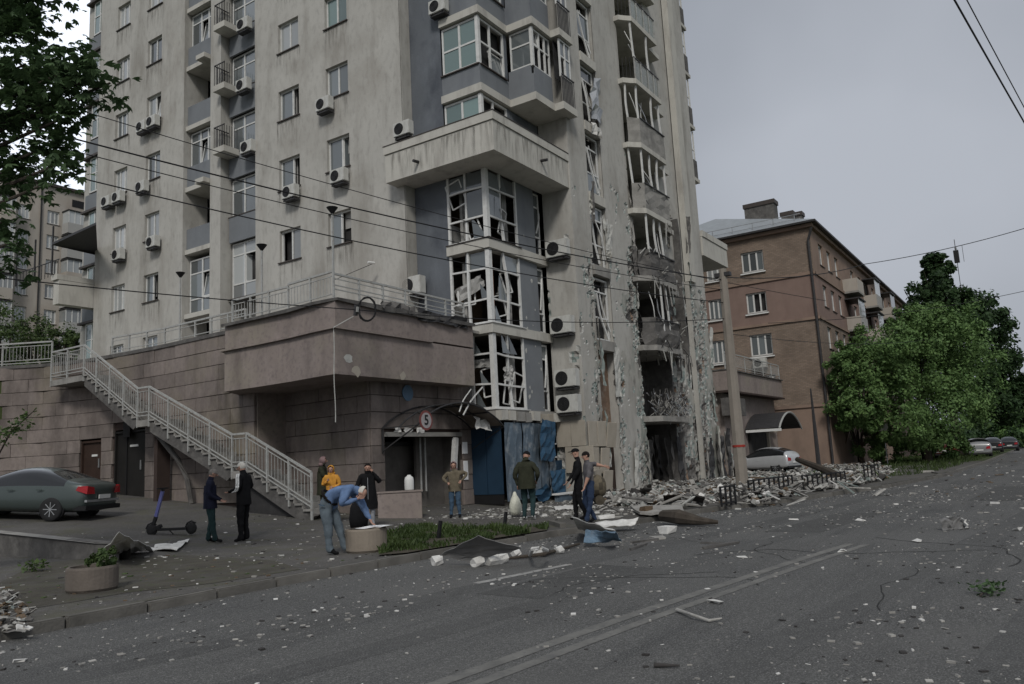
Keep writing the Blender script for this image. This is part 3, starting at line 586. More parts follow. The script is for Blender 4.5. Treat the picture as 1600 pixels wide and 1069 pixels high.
def crumple(w_, h_, nx, nz_, amp, m, seed):
    rr = random.Random(seed); b = MB(); P = []
    for j in range(nz_):
        for i in range(nx): P.append((w_ * (i / (nx - 1) - .5) + rr.uniform(-amp, amp) * .4, rr.uniform(-amp, amp), h_ * j / (nz_ - 1) + rr.uniform(-amp, amp) * .4))
    b.grid(P, nx, nz_, m); return b
o = crumple(1.3, .5, 9, 5, .06, 'curtain_white', 4).obj('ceiling_sheet', loc=(23.1, 16.85, 7.75), rot=(0.1, -.35, LROT)); tp(o)
o = crumple(1.2, .3, 9, 4, .05, 'curtain_white', 5).obj('ceiling_sheet', loc=(23.15, 16.8, 5.05), rot=(0.1, .05, LROT)); tp(o)
o = crumple(.9, .35, 9, 5, .09, 'curtain_white', 6).obj('ceiling_sheet', loc=(24.0, 16.1, 7.6), rot=(0, .3, 0)); tp(o)
o = crumple(.6, .5, 8, 6, .08, 'curtain_white', 8).obj('ceiling_sheet', loc=(24.1, 16.05, 4.6), rot=(0, -.2, 0)); tp(o)
# panes that survived in the top storey of the lower bay
for (face, a, z, w_, h_) in (('L', 17.58, 11.66, .68, .62), ('L', 16.8, 11.66, .72, .62), ('L', 16.8, 10.56, .72, 1.02), ('R', 23.08, 11.66, .84, .62), ('R', 24.02, 11.66, .8, .62), ('R', 23.08, 10.6, .84, 1.0), ('L', 16.8, 8.62, .72, .6), ('R', 24.02, 8.62, .8, .6), ('L', 17.58, 5.55, .68, .6)):
    b = MB(); b.box(0, w_, 0, .012, 0, h_, 'glass'); loc, rz = place(face, (XB if face == 'L' else YB) + .02, a, z); tp(b.obj('pane', loc=loc, rot=(rr.uniform(-.02, .02), 0, rz + rr.uniform(-.02, .02))))
# narrow windows right of the bay
for k, z in enumerate((3.5, 6.56, 9.68)):
    twin('R', YB + .05, 26.27, 26.77, z, z + 2.6, cols=(), rows=(.3, .78), broken=(0, 1) if k < 2 else (0,), glass='glass', inset=.03, sill=False)
    b = MB(); bent(b, (26.35, YB, z + .9), (26.7, YB + .1, z + 2.2), .045, 'pvc', .1, z); tobj(b, 'loose_bar')
# hacked white chips on the blue strip
rr = random.Random(5)
for i in range(16):
    b = MB(); s_ = rr.uniform(.03, .09); n = 6; pl = [(s_ * rr.uniform(.5, 1) * math.cos(2 * PI * j / n), s_ * rr.uniform(.5, 1.6) * math.sin(2 * PI * j / n)) for j in range(n)]
    b.add([(p[0], 0, p[1]) for p in pl] + [(p[0] * .8, -.006, p[1] * .8) for p in pl], [tuple(range(n, 2 * n))] + [(i2, (i2 + 1) % n, n + (i2 + 1) % n, n + i2) for i2 in range(n)], 'insulation')
    tp(b.obj('chipped_plaster', loc=(25.0 + rr.random() * 1.2, YB - .002, 3.6 + rr.random() ** 1.5 * 7.5)))
# --- ledge box
b = MB(); LP = [(21.75, 14.66), (27.0, 14.66), (27.0, 15.9), (22.95, 15.9), (22.95, 19.68), (21.75, 19.68)]
b.prism(LP, 12.33, 13.42, 'plaster_band'); tobj(b, 'ledge_box')
b = MB(); b.prism([(21.70, 14.61), (27.0, 14.61), (27.0, 15.91), (22.96, 15.91), (22.96, 19.72), (21.70, 19.72)], 13.44, 13.75, 'plaster_band'); tobj(b, 'ledge_cap')
b = MB(); b.prism([(21.68, 14.59), (27.0, 14.59), (27.0, 15.2), (22.6, 15.2), (22.6, 19.74), (21.68, 19.74)], 13.752, 13.78, 'sill_dark'); tobj(b, 'ledge_flashing')
for p in ((21.75, 18.05, 12.75), (24.9, 14.66, 12.85)):
    b = MB(); b.tube([(0, 0, 0), (-.28 if p[0] < 22 else 0, 0 if p[0] < 22 else -.28, -.03)], .06, 'metal_dark'); tp(b.obj('drain_spout', loc=p))
# --- upper bays
def band(z0, z1):
    b = MB(); b.prism([(XB - .12, YB - .12), (24.78, YB - .12), (24.78, 14.63), (26.2, 14.63), (26.2, 14.22), (27.3, 14.22), (27.3, 14.58), (26.99, 14.58), (26.99, 17.7), (XB - .12, 17.7)], z0, z1, 'plaster_band'); tobj(b, 'cornice_band')
for k in range(-1, 6):
    zs0 = 16.47 + 3.13 * k; zh = zs0 + 1.92
    dam = k <= 0
    twin('L', XB, 15.99, 17.68, zs0, zh, cols=(0.5,), rows=(0.5,) if k >= 0 else (), glass='glass_green', inset=.03, fw=.08)
    b = MB(); b.box(XB - .02, XB + .12, YB - .02, YB + .12, zs0, zh, 'pvc'); tobj(b, 'corner_post')
    twin('R', YB, 23.07, 24.72, zs0, zh, cols=(0.42,), rows=(0.5,), glass='glass_green' if not dam else 'glass', broken=(0, 2, 3) if k == 0 else ((0, 1, 2, 3) if k == -1 else ()), tilt=(1,) if k == 0 else (), inset=.03, fw=.08)
    b = MB(); b.box(24.72, 24.9, YB + .01, YB + .2, zs0 - .9, zh, 'plaster_blue'); tobj(b, 'bay_panel')
    if k >= 0:
        zp0, zp1 = zs0 - .86, zs0 - .02
        b = MB(); b.prism([(XB, YB), (24.9, YB), (24.9, 14.75), (26.3, 14.75), (26.3, 15.0), (25.1, 15.0), (25.1, 16.1), (XB + .15, 16.1), (XB + .15, 17.72), (XB, 17.72)], zp0, zp1 if k else zp1, 'panel_blue'); tobj(b, 'bay_parapet')
        band(zp0 - .3, zp0)
        twin('L', 24.9, 14.8, 15.8, zs0 + .35, zh, cols=(), rows=(.6,), glass='glass_green' if k else 'glass', inset=.03, sill=False)
        b = MB(); b.box(24.88, 25.0, 14.73, 14.85, zs0 + .3, zh, 'pvc'); b.box(24.9, 24.95, 14.86, 15.9, zs0 - .02, zs0 + .35, 'panel_blue'); b.box(25.0, 26.3, 14.75, 14.8, zs0 - .02, zs0 + .3, 'panel_blue'); tobj(b, 'corner_post')
        twin('R', 14.75, 24.98, 26.3, zs0 + .3, zh, cols=(0.38, .7), rows=(.58,), broken=(0, 1, 2, 4) if k == 0 else (), tilt=(3,) if k == 0 else (), glass='glass', inset=.03, sill=False)
        twin('R', 14.33, 26.35, 27.2, zs0 + .3, zh, cols=(.5,), rows=(.55,), broken=(0,) if k == 0 else (), glass='glass', inset=.02, sill=False)
        b = MB()
        for t in np.linspace(26.3, 27.22, 9): b.bar((t, 14.27, zp0), (t, 14.27, zs0 + .32), .02, 'metal_dark')
        b.bar((26.26, 14.27, zs0 + .32), (27.26, 14.27, zs0 + .32), .045, 'metal_dark'); b.box(26.3, 27.22, 14.32, 14.34, zp0, zs0 + .3, 'concrete'); tobj(b, 'balcony_railing')
# recess under the second bay
b = MB(); b.box(24.95, 26.95, 15.95, 16.0, 13.8, 15.25, 'plaster_blue'); tobj(b, 'recess_wall')
# --- damaged street front: pier, slots, columns, balconies
def n_low(a, z): return .3 * mnoise.noise(Vector((a * .8, z * .5, 3.3)))
def damaged(face, plane, a0, a1, z0, z1, cell, fn, name, depth=.16):
    """relief surface; fn(a, z) -> (damage 0..1); material by layer depth"""
    na, nz_ = max(2, int((a1 - a0) / cell) + 1), max(2, int((z1 - z0) / cell) + 1)
    A = np.linspace(a0, a1, na); Z = np.linspace(z0, z1, nz_); D = np.zeros((nz_, na)); b = MB()
    for j in range(nz_):
        for i in range(na):
            a, z = A[i], Z[j]; n = mnoise.fractal(Vector((a * 1.1 + plane, plane, z * .75)), 1.0, 2.2, 4) * .5 + .5
            n2 = mnoise.fractal(Vector((a * 5 + 7, plane * 3, z * 4)), 1.0, 2.0, 4) * .5 + .5
            d = fn(a, z); v = d + (n - .5) * 1.1 + (n2 - .5) * .75; D[j, i] = v
    P = []
    for j in range(nz_):
        for i in range(na):
            v = D[j, i]; dd = 0 if v < .5 else (.045 if v < .68 else (.09 if v < .88 else depth)); dd += 0 if v < .5 else random.uniform(-.02, .02)
            P.append((A[i], plane + dd, Z[j]) if face == 'R' else (plane + dd, A[i], Z[j]))
    b.v = [tuple(map(float, p)) for p in P]
    ms = [b.mi(q) for q in ('plaster', 'insulation', 'mesh_green', 'concrete', 'concrete_dark', 'brick_raw', 'plaster_dirty')]
    for j in range(nz_ - 1):
        for i in range(na - 1):
            v = max(D[j, i], D[j + 1, i + 1], D[j, i + 1], D[j + 1, i]); mi_ = (ms[6] if fn(A[i], Z[j]) + n_low(A[i], Z[j]) > .28 else ms[0]) if v < .5 else ms[1] if v < .55 else ms[2] if v < .66 else ms[3] if v < .84 else (ms[4] if (i * 7 + j // 6) % 9 else ms[5])
            b.f.append((j * na + i, j * na + i + 1, (j + 1) * na + i + 1, (j + 1) * na + i)); b.m.append(mi_)
    return tobj(b, name)
def smooth(x, a, c): t = min(1, max(0, (x - a) / (c - a))); return t * t * (3 - 2 * t)
YF = 14.6
damaged('L', 27.0, YF, 15.95, 0.15, 16.0, .11, lambda a, z: .25 * (1 - smooth(z, 1, 7)) + .0, 'pier_side')
tfac('L', 27.0, YF, 15.95, 16.0, ZT, [], 'plaster')
damaged('R', YF, 27.0, 28.55, 0.15, 14.5, .06, lambda a, z: (1 - smooth(z, 6, 12.5)) * (.12 + .62 * smooth(a, 27.75, 28.5)), 'pier_front')
tfac('R', YF, 27.0, 28.55, 14.5, ZT, [], 'plaster')
damaged('R', YF, 29.95, 32.55, 0.15, 15.5, .065, lambda a, z: (1 - smooth(z, 8.5, 14)) * (.2 + .42 * smooth(a, 31.2, 32.5) + .1 * (1 - smooth(a, 29.9, 30.5))), 'column_front')
tfac('R', YF, 29.95, 32.55, 15.5, ZT, [], 'plaster')
b = MB(); b.box(28.35, 28.5, YF + .05, 16.2, .2, ZT, 'plaster'); b.box(30.0, 30.1, YF + .05, 16.2, .2, ZT, 'plaster'); b.box(32.4, 32.54, YF + .06, 17.4, .2, 11, 'concrete_dark'); b.box(32.4, 32.54, YF + .06, 17.4, 11, ZT, 'plaster'); tobj(b, 'reveal_wall')
damaged('R', YF + .25, 36.6, 39.3, 0.15, 13.5, .11, lambda a, z: (1 - smooth(z, 9, 12.5)) * .62 + .15 * (1 - smooth(abs(a - 36.6), 0, .5)), 'wall_panel')
tfac('R', YF + .25, 36.6, 39.3, 13.5, ZT, [], 'plaster')
damaged('R', YF, 39.3, 41.6, 0.15, 13.5, .08, lambda a, z: (1 - smooth(z, 8, 12)) * (.45 + .2 * (a < 40.2)), 'column_front')
tfac('R', YF, 39.3, 41.6, 13.5, ZT, [], 'plaster')
b = MB(); b.box(39.25, 40.0, YF - .14, YF + .2, 10.5, ZT, 'plaster_band'); b.box(39.27, 39.32, YF, YF + .26, .2, 10.5, 'plaster'); b.box(36.55, 36.65, YF + .26, 17.4, .2, 11, 'concrete_dark'); b.box(36.55, 36.65, YF + .26, 17.4, 11, ZT, 'plaster'); b.box(41.55, 41.62, YF + .02, 43, .2, ZT, 'plaster'); tobj(b, 'reveal_wall')
# wiring duct and torn cladding hole on the right wall
b = MB(); P = []
for i in range(9): P.append((38.1 + .12 * math.sin(i), YF + .18 - .02 * (i % 2), 13.6 - i * .9))
for a_, c_ in zip(P, P[1:]): b.bar(a_, c_, .55, 'concrete_dark', h=.12)
tobj(b, 'torn_duct')
# slot windows
for k in range(0, 9):
    zs0 = 3.25 + 3.13 * k; zh = zs0 + 2.6
    if k == 0:
        b = MB(); b.box(28.56, 29.94, 15.0, 15.05, zs0 - 3, zs0 + 2.9, 'brick_raw'); tobj(b, 'slot_back_wall'); continue
    br = {1: (0, 1, 2), 2: (1, 0), 3: (1, 2), 4: (0, 1), 5: (0, 2)}.get(k, ())
    twin('R', YF + .1, 28.6, 29.9, zs0, zh, cols=() if k % 2 else (), rows=(.36, .78), broken=br, glass='glass', inset=.05, sill=False)
    b = MB(); b.box(28.55, 29.95, YF - .06, YF + .4, zs0 - .45, zs0 - .04, 'plaster_band' if k > 2 else 'concrete'); tobj(b, 'slot_ledge')
    if k < 6:
        b = MB(); bent(b, (28.65, YF + .02, zs0 + 1.9), (29.0 + .3 * (k % 2), YF - .05, zs0 + .05), .06, 'pvc', .08, k); tobj(b, 'loose_bar'); b = MB(); bent(b, (29.85, YF + .1, zs0 + .4), (29.2, YF + .2, zs0 + 2.2), .045, 'pvc', .1, k + 20)
        tobj(b, 'loose_bar')
b = MB(); b.box(28.56, 29.94, 16.0, 16.05, 5.5, ZT, 'interior'); tobj(b, 'slot_back_wall')
o = crumple(.8, 2.2, 5, 7, .18, 'metal_plain', 9).obj('torn_sheet', loc=(29.4, 14.5, 15.9), rot=(0, .15, 0)); tp(o)
o = crumple(.7, .5, 5, 4, .15, 'debris_white', 10).obj('torn_sheet', loc=(29.2, 14.45, 15.2), rot=(0, .2, 0)); tp(o)
# balcony recess back wall with door openings
hb = [(33.0, 34.1, 3.4 + 3.15 * k, 5.7 + 3.15 * k) for k in range(-1, 8)] + [(34.7, 36.0, 4.1 + 3.15 * k, 5.7 + 3.15 * k) for k in range(0, 8)]
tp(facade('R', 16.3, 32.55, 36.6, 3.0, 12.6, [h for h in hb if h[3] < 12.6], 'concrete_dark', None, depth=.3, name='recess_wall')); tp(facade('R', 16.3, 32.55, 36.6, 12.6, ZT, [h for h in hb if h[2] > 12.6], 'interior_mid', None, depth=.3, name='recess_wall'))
tp(facade('R', 17.2, 32.55, 36.6, 0.0, 3.0, [], 'interior', None, name='shop_back_wall'))
for k in range(0, 8):
    z = 3.3 + 3.15 * k; rr = random.Random(40 + k); m_ = 'plaster_band' if k > 2 else 'concrete'
    b = MB(); b.prism([(32.3, 14.62), (32.3, 14.35), (32.55, 14.15), (32.8, 13.9), (35.75, 13.9), (35.75, 14.35), (37.2, 14.4), (37.2, 14.84), (36.6, 14.9), (36.6, 16.28), (32.56, 16.28), (32.56, 14.62)], z - .24, z, m_); tobj(b, 'balcony_slab')
    if k in (1, 2, 3, 4):
        b = MB(); m2 = {1: 'concrete_dark', 2: 'concrete_dark', 3: 'concrete', 4: 'concrete'}[k]
        P = []
        seq = [(32.45, 14.4), (32.85, 13.95), (33.4, 13.95), (34.0, 13.95), (34.6, 13.95), (35.2, 13.95), (35.7, 13.95), (35.72, 14.5)]
        for (x, y) in seq:
            for t in range(5): P.append((x + rr.uniform(-.02, .02), y - .02 + rr.uniform(-.02, .02) * (5 - k), z + .02 + t * .3 + (rr.uniform(-.05, .05) if t == 4 else 0)))
        b.grid(P, 5, len(seq), m2); tobj(b, 'parapet_panel')
        b = MB(); b.bar((32.85, 13.9, z + 1.22), (35.72, 13.9, z + 1.22 - (.05 if k == 2 else 0)), .05, 'metal_dark'); tobj(b, 'handrail')
    elif k == 0:
        b = MB()
        for i in range(330):
            p = Vector((rr.uniform(32.7, 36.3), rr.uniform(13.85, 14.5), z + rr.uniform(0, 1.15) * rr.random() ** .4)); q = p + Vector((rr.uniform(-.5, .5), rr.uniform(-.2, .15), rr.uniform(-.4, .45)))
            b.bar(p, q, rr.uniform(.012, .03), rr.choice(['metal_dark', 'metal_plain', 'debris_grey', 'concrete']))
        o = tobj(b, 'wreckage'); o['kind'] = 'stuff'
    else:
        b = MB()
        for t in np.linspace(32.85, 35.7, 22):
            j = rr.uniform(-.05, .05) if k == 1 else 0; b.bar((t, 13.95, z), (t + j, 13.95 - abs(j), z + 1.1), .02, 'metal_dark' if k < 5 else 'paint_grey')
        for t in np.linspace(32.5, 32.8, 4): b.bar((t, 14.4 - (t - 32.5) * 1.4, z), (t, 14.4 - (t - 32.5) * 1.4, z + 1.1), .02, 'metal_dark')
        b.bar((32.82, 13.95, z + 1.1), (35.72, 13.95, z + 1.1), .05, 'metal_dark'); b.bar((35.72, 13.95, z + 1.1), (35.72, 14.4, z + 1.1), .05, 'metal_dark')
        if k >= 5: b.box(32.9, 35.65, 13.98, 13.99, z + .05, z + 1.05, 'glass_green')
        tobj(b, 'balcony_railing')
        for t in (32.85, 33.6, 34.4, 35.1, 35.7):
            b = MB(); b.bar((t, 13.95, z), (t, 13.95, z + 1.15), .05, 'paint_grey'); tobj(b, 'railing_post')
    if k in (1, 2, 3):
        b = MB()
        for i in range((0, 170, 110, 50)[k]):
            p = Vector((rr.uniform(32.6, 36.6), rr.uniform(13.82, 15.4), z + rr.uniform(-.1, 1.5) * rr.random() ** .5)); q = p + Vector((rr.uniform(-.5, .5), rr.uniform(-.25, .2), rr.uniform(-.6, .4))); b.bar(p, q, rr.uniform(.012, .05), rr.choice(['metal_dark', 'debris_grey', 'concrete_dark', 'insulation', 'debris_dark']))
        for i in range((0, 16, 9, 4)[k]):
            p = Vector((rr.uniform(32.7, 36.8), 13.85, z - .2)); b.bar(p, p + Vector((rr.uniform(-.25, .25), rr.uniform(-.1, .05), -rr.uniform(.3, 1.3))), rr.uniform(.015, .05), rr.choice(['metal_dark', 'debris_grey', 'insulation', 'concrete_dark']))
        o = tobj(b, 'wreckage'); o['kind'] = 'stuff'
    if k in (1, 2, 3, 4, 5):
        for i, (x, y) in enumerate(((32.55, 14.35), (32.9, 13.98), (33.9, 13.98), (34.6, 13.98), (35.6, 14.0))):
            if (k == 5 and i not in (1, 3)) or (k == 1 and i not in (2, 3)) or (k == 2 and i in (0, 4)) or (k == 4 and i == 2): continue
            z0_ = z + (1.2 if k != 1 else .2)
            b = MB(); bent(b, (x, y, z0_ - .1), (x + rr.uniform(-.12, .12), y + rr.uniform(0, .1), z + 2.9), .075, 'pvc', .05, rr.random()); tobj(b, 'glazing_post')
        for i in range(3): x = rr.uniform(32.9, 35.2); b = MB(); bent(b, (x, 14.05, z + 1.0), (x + rr.uniform(-.6, .6), 14.3, z + rr.uniform(1.7, 2.6)), .03, rr.choice(['pvc', 'metal_plain']), .15, rr.random()); tobj(b, 'loose_bar')
# ground floor of the damaged part: dark shop hole with shredded lining
rr = random.Random(77)
for i in range(22):
    x = rr.uniform(32.6, 36.9) if i < 14 else rr.uniform(39.0, 43.0); y = rr.uniform(14.55, 15.8) if i < 14 else 14.35
    o = crumple(rr.uniform(.2, .5), rr.uniform(1.6, 2.7), 4, 8, .09, rr.choice(['concrete_dark', 'concrete', 'debris_grey', 'metal_dark', 'plaster_dirty' if i > 10 else 'concrete_dark']), i).obj('torn_lining', loc=(x, y, .3), rot=(0, rr.uniform(-.08, .08), rr.uniform(-.6, .6))); tp(o)
for i in range(16):
    o = crumple(rr.uniform(.15, .35), rr.uniform(.8, 1.9), 4, 7, .07, rr.choice(['insulation', 'concrete_dark', 'concrete', 'mesh_green', 'brick_raw', 'plaster_dirty']), 60 + i).obj('torn_lining', loc=(rr.choice([rr.uniform(30.0, 32.5), rr.uniform(28.2, 28.6), rr.uniform(40.5, 43)]), 14.48, rr.uniform(.3, 2.2)), rot=(0, rr.uniform(-.15, .15), rr.uniform(-.4, .4))); tp(o)
for i in range(26):
    xx = rr.choice([32.5, 32.56, 28.56, 29.95, 36.7, 39.3, 41.5]); zz = rr.uniform(3, 13) if xx < 41 else rr.uniform(3, 9)
    o = crumple(rr.uniform(.12, .3), rr.uniform(.7, 2.2), 4, 9, .05, rr.choice(['insulation', 'concrete_dark', 'concrete', 'mesh_green', 'debris_grey', 'plaster_dirty']), 160 + i).obj('torn_cladding', loc=(xx, YF - rr.uniform(.02, .12), zz), rot=(rr.uniform(-.1, .1), rr.uniform(-.12, .12), rr.uniform(-.9, .9))); tp(o)
# stone tiles coming loose at the pier foot
tm = MB(); tm.box(0, .62, -.05, 0, 0, .98, 'tile_beige'); tmm = bevel(tm.mesh('tile'), .008, 1)
for i, (a, z, t) in enumerate(((26.95, 2.05, 0), (27.6, 2.05, .05), (26.98, 1.05, .03), (27.62, 1.02, .1), (27.0, 0.2, .05), (27.66, .15, .12), (28.2, 2.0, .16))):
    tp(link('tile', tmm, None, (a, 14.52 - t * .5, z), (t, rr.uniform(-.03, .03), rr.uniform(-.05, .05) - t)))
for i in range(4): tp(link('tile', tmm, None, (26.94 - .02, 15.85 - .32 * i, 2.1 - (i % 2) * 1.0), (0, rr.uniform(-.03, .03), LROT)))
b = MB(); b.box(28.6, 29.9, 14.95, 15.0, 0.1, 2.9, 'door_brown'); b.box(28.65, 29.5, 14.9, 14.95, 2.2, 2.75, 'black'); tobj(b, 'doorway')
# right hand wing seen past the corner
b = MB(); b.box(41.62, 44.3, 15.9, 30, .2, ZT, 'plaster'); tobj(b, 'wing_wall')
b = MB(); b.box(41.62, 45.7, 14.5, 18.6, 12.35, 13.4, 'plaster_band'); tobj(b, 'ledge_box'); b = MB(); b.box(41.62, 45.75, 14.45, 18.65, 13.42, 13.76, 'plaster_band'); tobj(b, 'ledge_cap')
for z, n in ((17.0, 0), (20.2, 1), (23.4, 2), (26.4, 3)):
    b = MB(); b.box(41.63, 42.6, 14.75, 17.5, z, z + 1.1, 'concrete_dark'); b.box(41.63, 42.7, 14.7, 17.6, z - .2, z - .002, 'plaster_band')
    for q in (14.8, 15.4): b.box(42.5, 42.58, q, q + .08, z + 1.1, z + 2.9, 'pvc')
    b.box(41.63, 42.5, 14.84, 14.9, z + 1.75, z + 1.82, 'pvc'); tobj(b, 'side_balcony')
# ------------------------------------------------------------ podium with the garage entrance
PD = thing('parking_podium', 'pinkish stone podium with projecting balcony box and open garage entrance below the tower', 'building', (18, 17, 0))
PINV = Matrix.Translation((-18, -17, 0))
def pp(o): o.parent = PD; o.matrix_parent_inverse = PINV; return o
stone_me = {}
def stone(L_, n=0):
    k = (round(L_, 1), n)
    if k not in stone_me:
        b = MB(); b.box(0.006, round(L_, 1) - .006, -.05, .06, .008, .512, 'granite'); stone_me[k] = bevel(b.mesh('stone'), .006, 1)
    return stone_me[k]
def stone_wall(par, inv, path, z0, z1, w_=1.3, holes=(), seed=1, gz=None):
    """courses of real blocks along a plan path (viewed-left to viewed-right), holes in (distance, z)"""
    rr = random.Random(seed); pts = [Vector(p) for p in path]; seg = [(pts[i + 1] - pts[i]).length for i in range(len(pts) - 1)]; T = sum(seg)
    def at(s):
        for i, l in enumerate(seg):
            if s <= l or i == len(seg) - 1: return pts[i] + (pts[i + 1] - pts[i]) * (s / l)
            s -= l
    z = z0; j = 0
    while z < z1 - .1:
        s = -(w_ / 2 if j % 2 else 0)
        while s < T - .05:
            s0, s1 = max(0, s), min(T, s + w_); s += w_
            parts = [(s0, s1)]
            for h in holes:
                if z + .3 > h[2] and z + .2 < h[3]:
                    nx = []
                    for a, c in parts:
                        if h[1] <= a or h[0] >= c: nx.append((a, c))
                        else:
                            if h[0] - a > .15: nx.append((a, h[0]))
                            if c - h[1] > .15: nx.append((h[1], c))
                    parts = nx
            for a, c in parts:
                if c - a < .12: continue
                A, B_ = at(a), at(c)
                if gz and gz(A) > z + .52: continue
                o = link('stone', stone(c - a), None, (A.x, A.y, z), (0, 0, math.atan2(B_.y - A.y, B_.x - A.x)))
                o.scale = ((B_ - A).length / round(c - a, 1), rr.uniform(.8, 1.25), 1); o.parent = par; o.matrix_parent_inverse = inv
        z += .52; j += 1
    b = MB(); P = []
    for p, q in zip(pts, pts[1:]):
        d = (q - p).normalized(); n = Vector((-d.y, d.x)) * .055
        for zz in (z0, z1):
            pass
    # dark backing in the joints, cut at the holes
    s = 0
    for i, l in enumerate(seg):
        p, q = pts[i], pts[i + 1]; d = (q - p) / l; n = Vector((-d.y, d.x)) * .03
        cuts = sorted({0, l, *[min(max(h[0] - s, 0), l) for h in holes], *[min(max(h[1] - s, 0), l) for h in holes]})
        for a, c in zip(cuts, cuts[1:]):
            zr = [(z0 - .3, z1)]
            for h in holes:
                if h[0] - s <= a + 1e-4 and h[1] - s >= c - 1e-4: zr = [(h[3], z1)] if h[2] <= z0 + .3 else [(z0, h[2]), (h[3], z1)]
            for (e0, e1) in zr:
                if e1 - e0 < .01: continue
                A = p + d * a + n; B_ = p + d * c + n; b.add([(A.x, A.y, e0), (B_.x, B_.y, e0), (B_.x, B_.y, e1), (A.x, A.y, e1)], [(0, 1, 2, 3)], 'joint')
        s += l
    o = b.obj('wall_core'); o.parent = par; o.matrix_parent_inverse = inv
GX0, GX1 = 18.42, 22.35
stone_wall(PD, PINV, [(17.86, 17.08), (22.93, 17.08)], 0.24, 4.35, 1.3, [(GX0 - 17.86, GX1 - 17.86, 0, 2.72)], 2)
stone_wall(PD, PINV, [(18.35, 21.5), (18.15, 19.5), (17.86, 17.08)], 0.24, 4.3, 1.3, [], 3, gz=lambda p: g(p.x, p.y) + .05)
WL = [(9.5, 39.2), (11.5, 38.4), (13.5, 37.2), (15.4, 35.35), (16.45, 33.5), (16.95, 31.6), (17.15, 29.4), (17.2, 26.5), (17.1, 23.5), (17.1, 21.45)]
DD = []                                          # distance along the wall of the two doors
def wdist(y):                                    # distance for the straight part
    pts = [Vector(p) for p in WL]; s = 0
    for p, q in zip(pts, pts[1:]):
        if q.y <= y <= p.y: return s + (q - p).length * (p.y - y) / (p.y - q.y)
        s += (q - p).length
d1 = (wdist(onx(132, 760, 17.1)[1]), wdist(onx(160, 760, 17.1)[1])); d2 = (wdist(onx(178, 765, 17.15)[1]), wdist(onx(226, 765, 17.15)[1]))
stone_wall(PD, PINV, WL, 0.24 + .52, 6.45, 1.3, [(d1[0], d1[1], 0.2, 3.35), (d2[0], d2[1], 0.2, 3.6)], 4, gz=lambda p: g(p.x, p.y) + .02)
b = MB(); b.box(17.15, 18.5, 21.4, 21.5, .2, 4.5, 'granite_smooth'); pp(b.obj('recess_return'))
def along(path, prof, m, name):                 # sweep an offset/height profile along a plan path
    b = MB(); P = []; pts = [Vector(p) for p in path]
    for i, p in enumerate(pts):
        d = (pts[min(i + 1, len(pts) - 1)] - pts[max(i - 1, 0)]).normalized(); n = Vector((d.y, -d.x))
        for (o_, z) in prof: P.append((p.x - n.x * o_, p.y - n.y * o_, z))
    b.grid(P, len(prof), len(pts), m); return b.obj(name)
pp(along(WL, [(.4, 6.57), (-.1, 6.57), (-.1, 6.44), (.1, 6.43)], 'concrete_dark', 'coping'))
for (a, c, zt, m_, nm, sg) in ((d1[0], d1[1], 3.3, 'door_brown', 'door', 1), (d2[0], d2[1], 3.55, 'door_dark', 'door', 1)):
    pts = [Vector(p) for p in WL]
    def at(s):
        for p, q in zip(pts, pts[1:]):
            l = (q - p).length
            if s <= l: return p + (q - p) * (s / l)
            s -= l
    A, B_ = at(a), at(c); ang = math.atan2(B_.y - A.y, B_.x - A.x); W = (B_ - A).length; zg = g(A.x, (A.y + B_.y) / 2) - .05
    b = MB(); b.box(0, W, .1, .16, zg, zt, m_); b.box(0, .07, .02, .1, zg, zt, m_); b.box(W - .07, W, .02, .1, zg, zt, m_); b.box(.07, W - .07, .02, .1, zt - .08, zt, m_)
    if W > 1.6: b.box(W * .34, W * .34 + .05, .06, .1, zg, zt - .1, 'black')
    o = pp(b.obj('door', loc=(A.x, A.y, 0), rot=(0, 0, ang)))
    b = MB(); b.box(W * .45, W * .7, .07, .098, zt - .62, zt - .54, 'white_paint'); b.obj('door_plate', o)
    b = MB(); b.bar((W * .8, .06, zg + 1.0), (W * .8, .06, zg + 1.35), .04, 'metal_plain'); b.obj('handle', o)
b = MB(); b.box(17.05, 17.1, 28.6, 29.05, 4.0 - .7, 4.0 - .1, 'black'); pp(b.obj('vent'))
# projecting box
BX = [(15.68, 16.26), (15.74, 17.1), (15.9, 18.4), (15.98, 20.0), (15.98, 21.55), (17.3, 22.4), (22.25, 22.4), (22.25, 16.28)]
def grow(k): return [(15.68 - k, 16.26 - k), (15.74 - k, 17.1), (15.9 - k, 18.4), (15.98 - k, 20.0), (15.98 - k, 21.55 + k), (17.3, 22.4 + k), (19.9, 22.4), (19.9, 16.27 - k)]
b = MB(); b.prism(BX[::-1], 4.3, 5.58, 'granite_smooth'); pp(b.obj('box_lower'))
b = MB(); b.prism([(x if x > 15.99 or y > 22 else x + .02, y) for x, y in BX][::-1], 5.64, 6.42, 'granite_smooth'); pp(b.obj('box_upper'))
b = MB(); b.prism(grow(.10)[::-1], 5.582, 5.637, 'granite_smooth'); b.prism([(15.8, 16.35), (22.2, 16.35), (22.2, 22), (16.2, 21.5)], 5.57, 5.65, 'joint'); pp(b.obj('ledge'))
b = MB(); rr = random.Random(4); P = []
edge = [(16.0 - .0, 21.6), (15.98, 20.0), (15.9, 18.4), (15.74, 17.1), (15.68, 16.26), (16.6, 16.27), (17.6, 16.27), (18.6, 16.27), (19.6, 16.28), (20.6, 16.28), (21.4, 16.28), (22.25, 16.28)]
for (x, y) in edge:
    dx, dy = (-.12, 0) if y > 16.3 else (0, -.12); j = rr.uniform(-.03, .05)
    P += [(x + dx, y + dy, 6.36 - j), (x + dx * 1.1, y + dy * 1.1, 6.47 + j * .4), (x - dx * 2, y - dy * 2, 6.5 + j)]
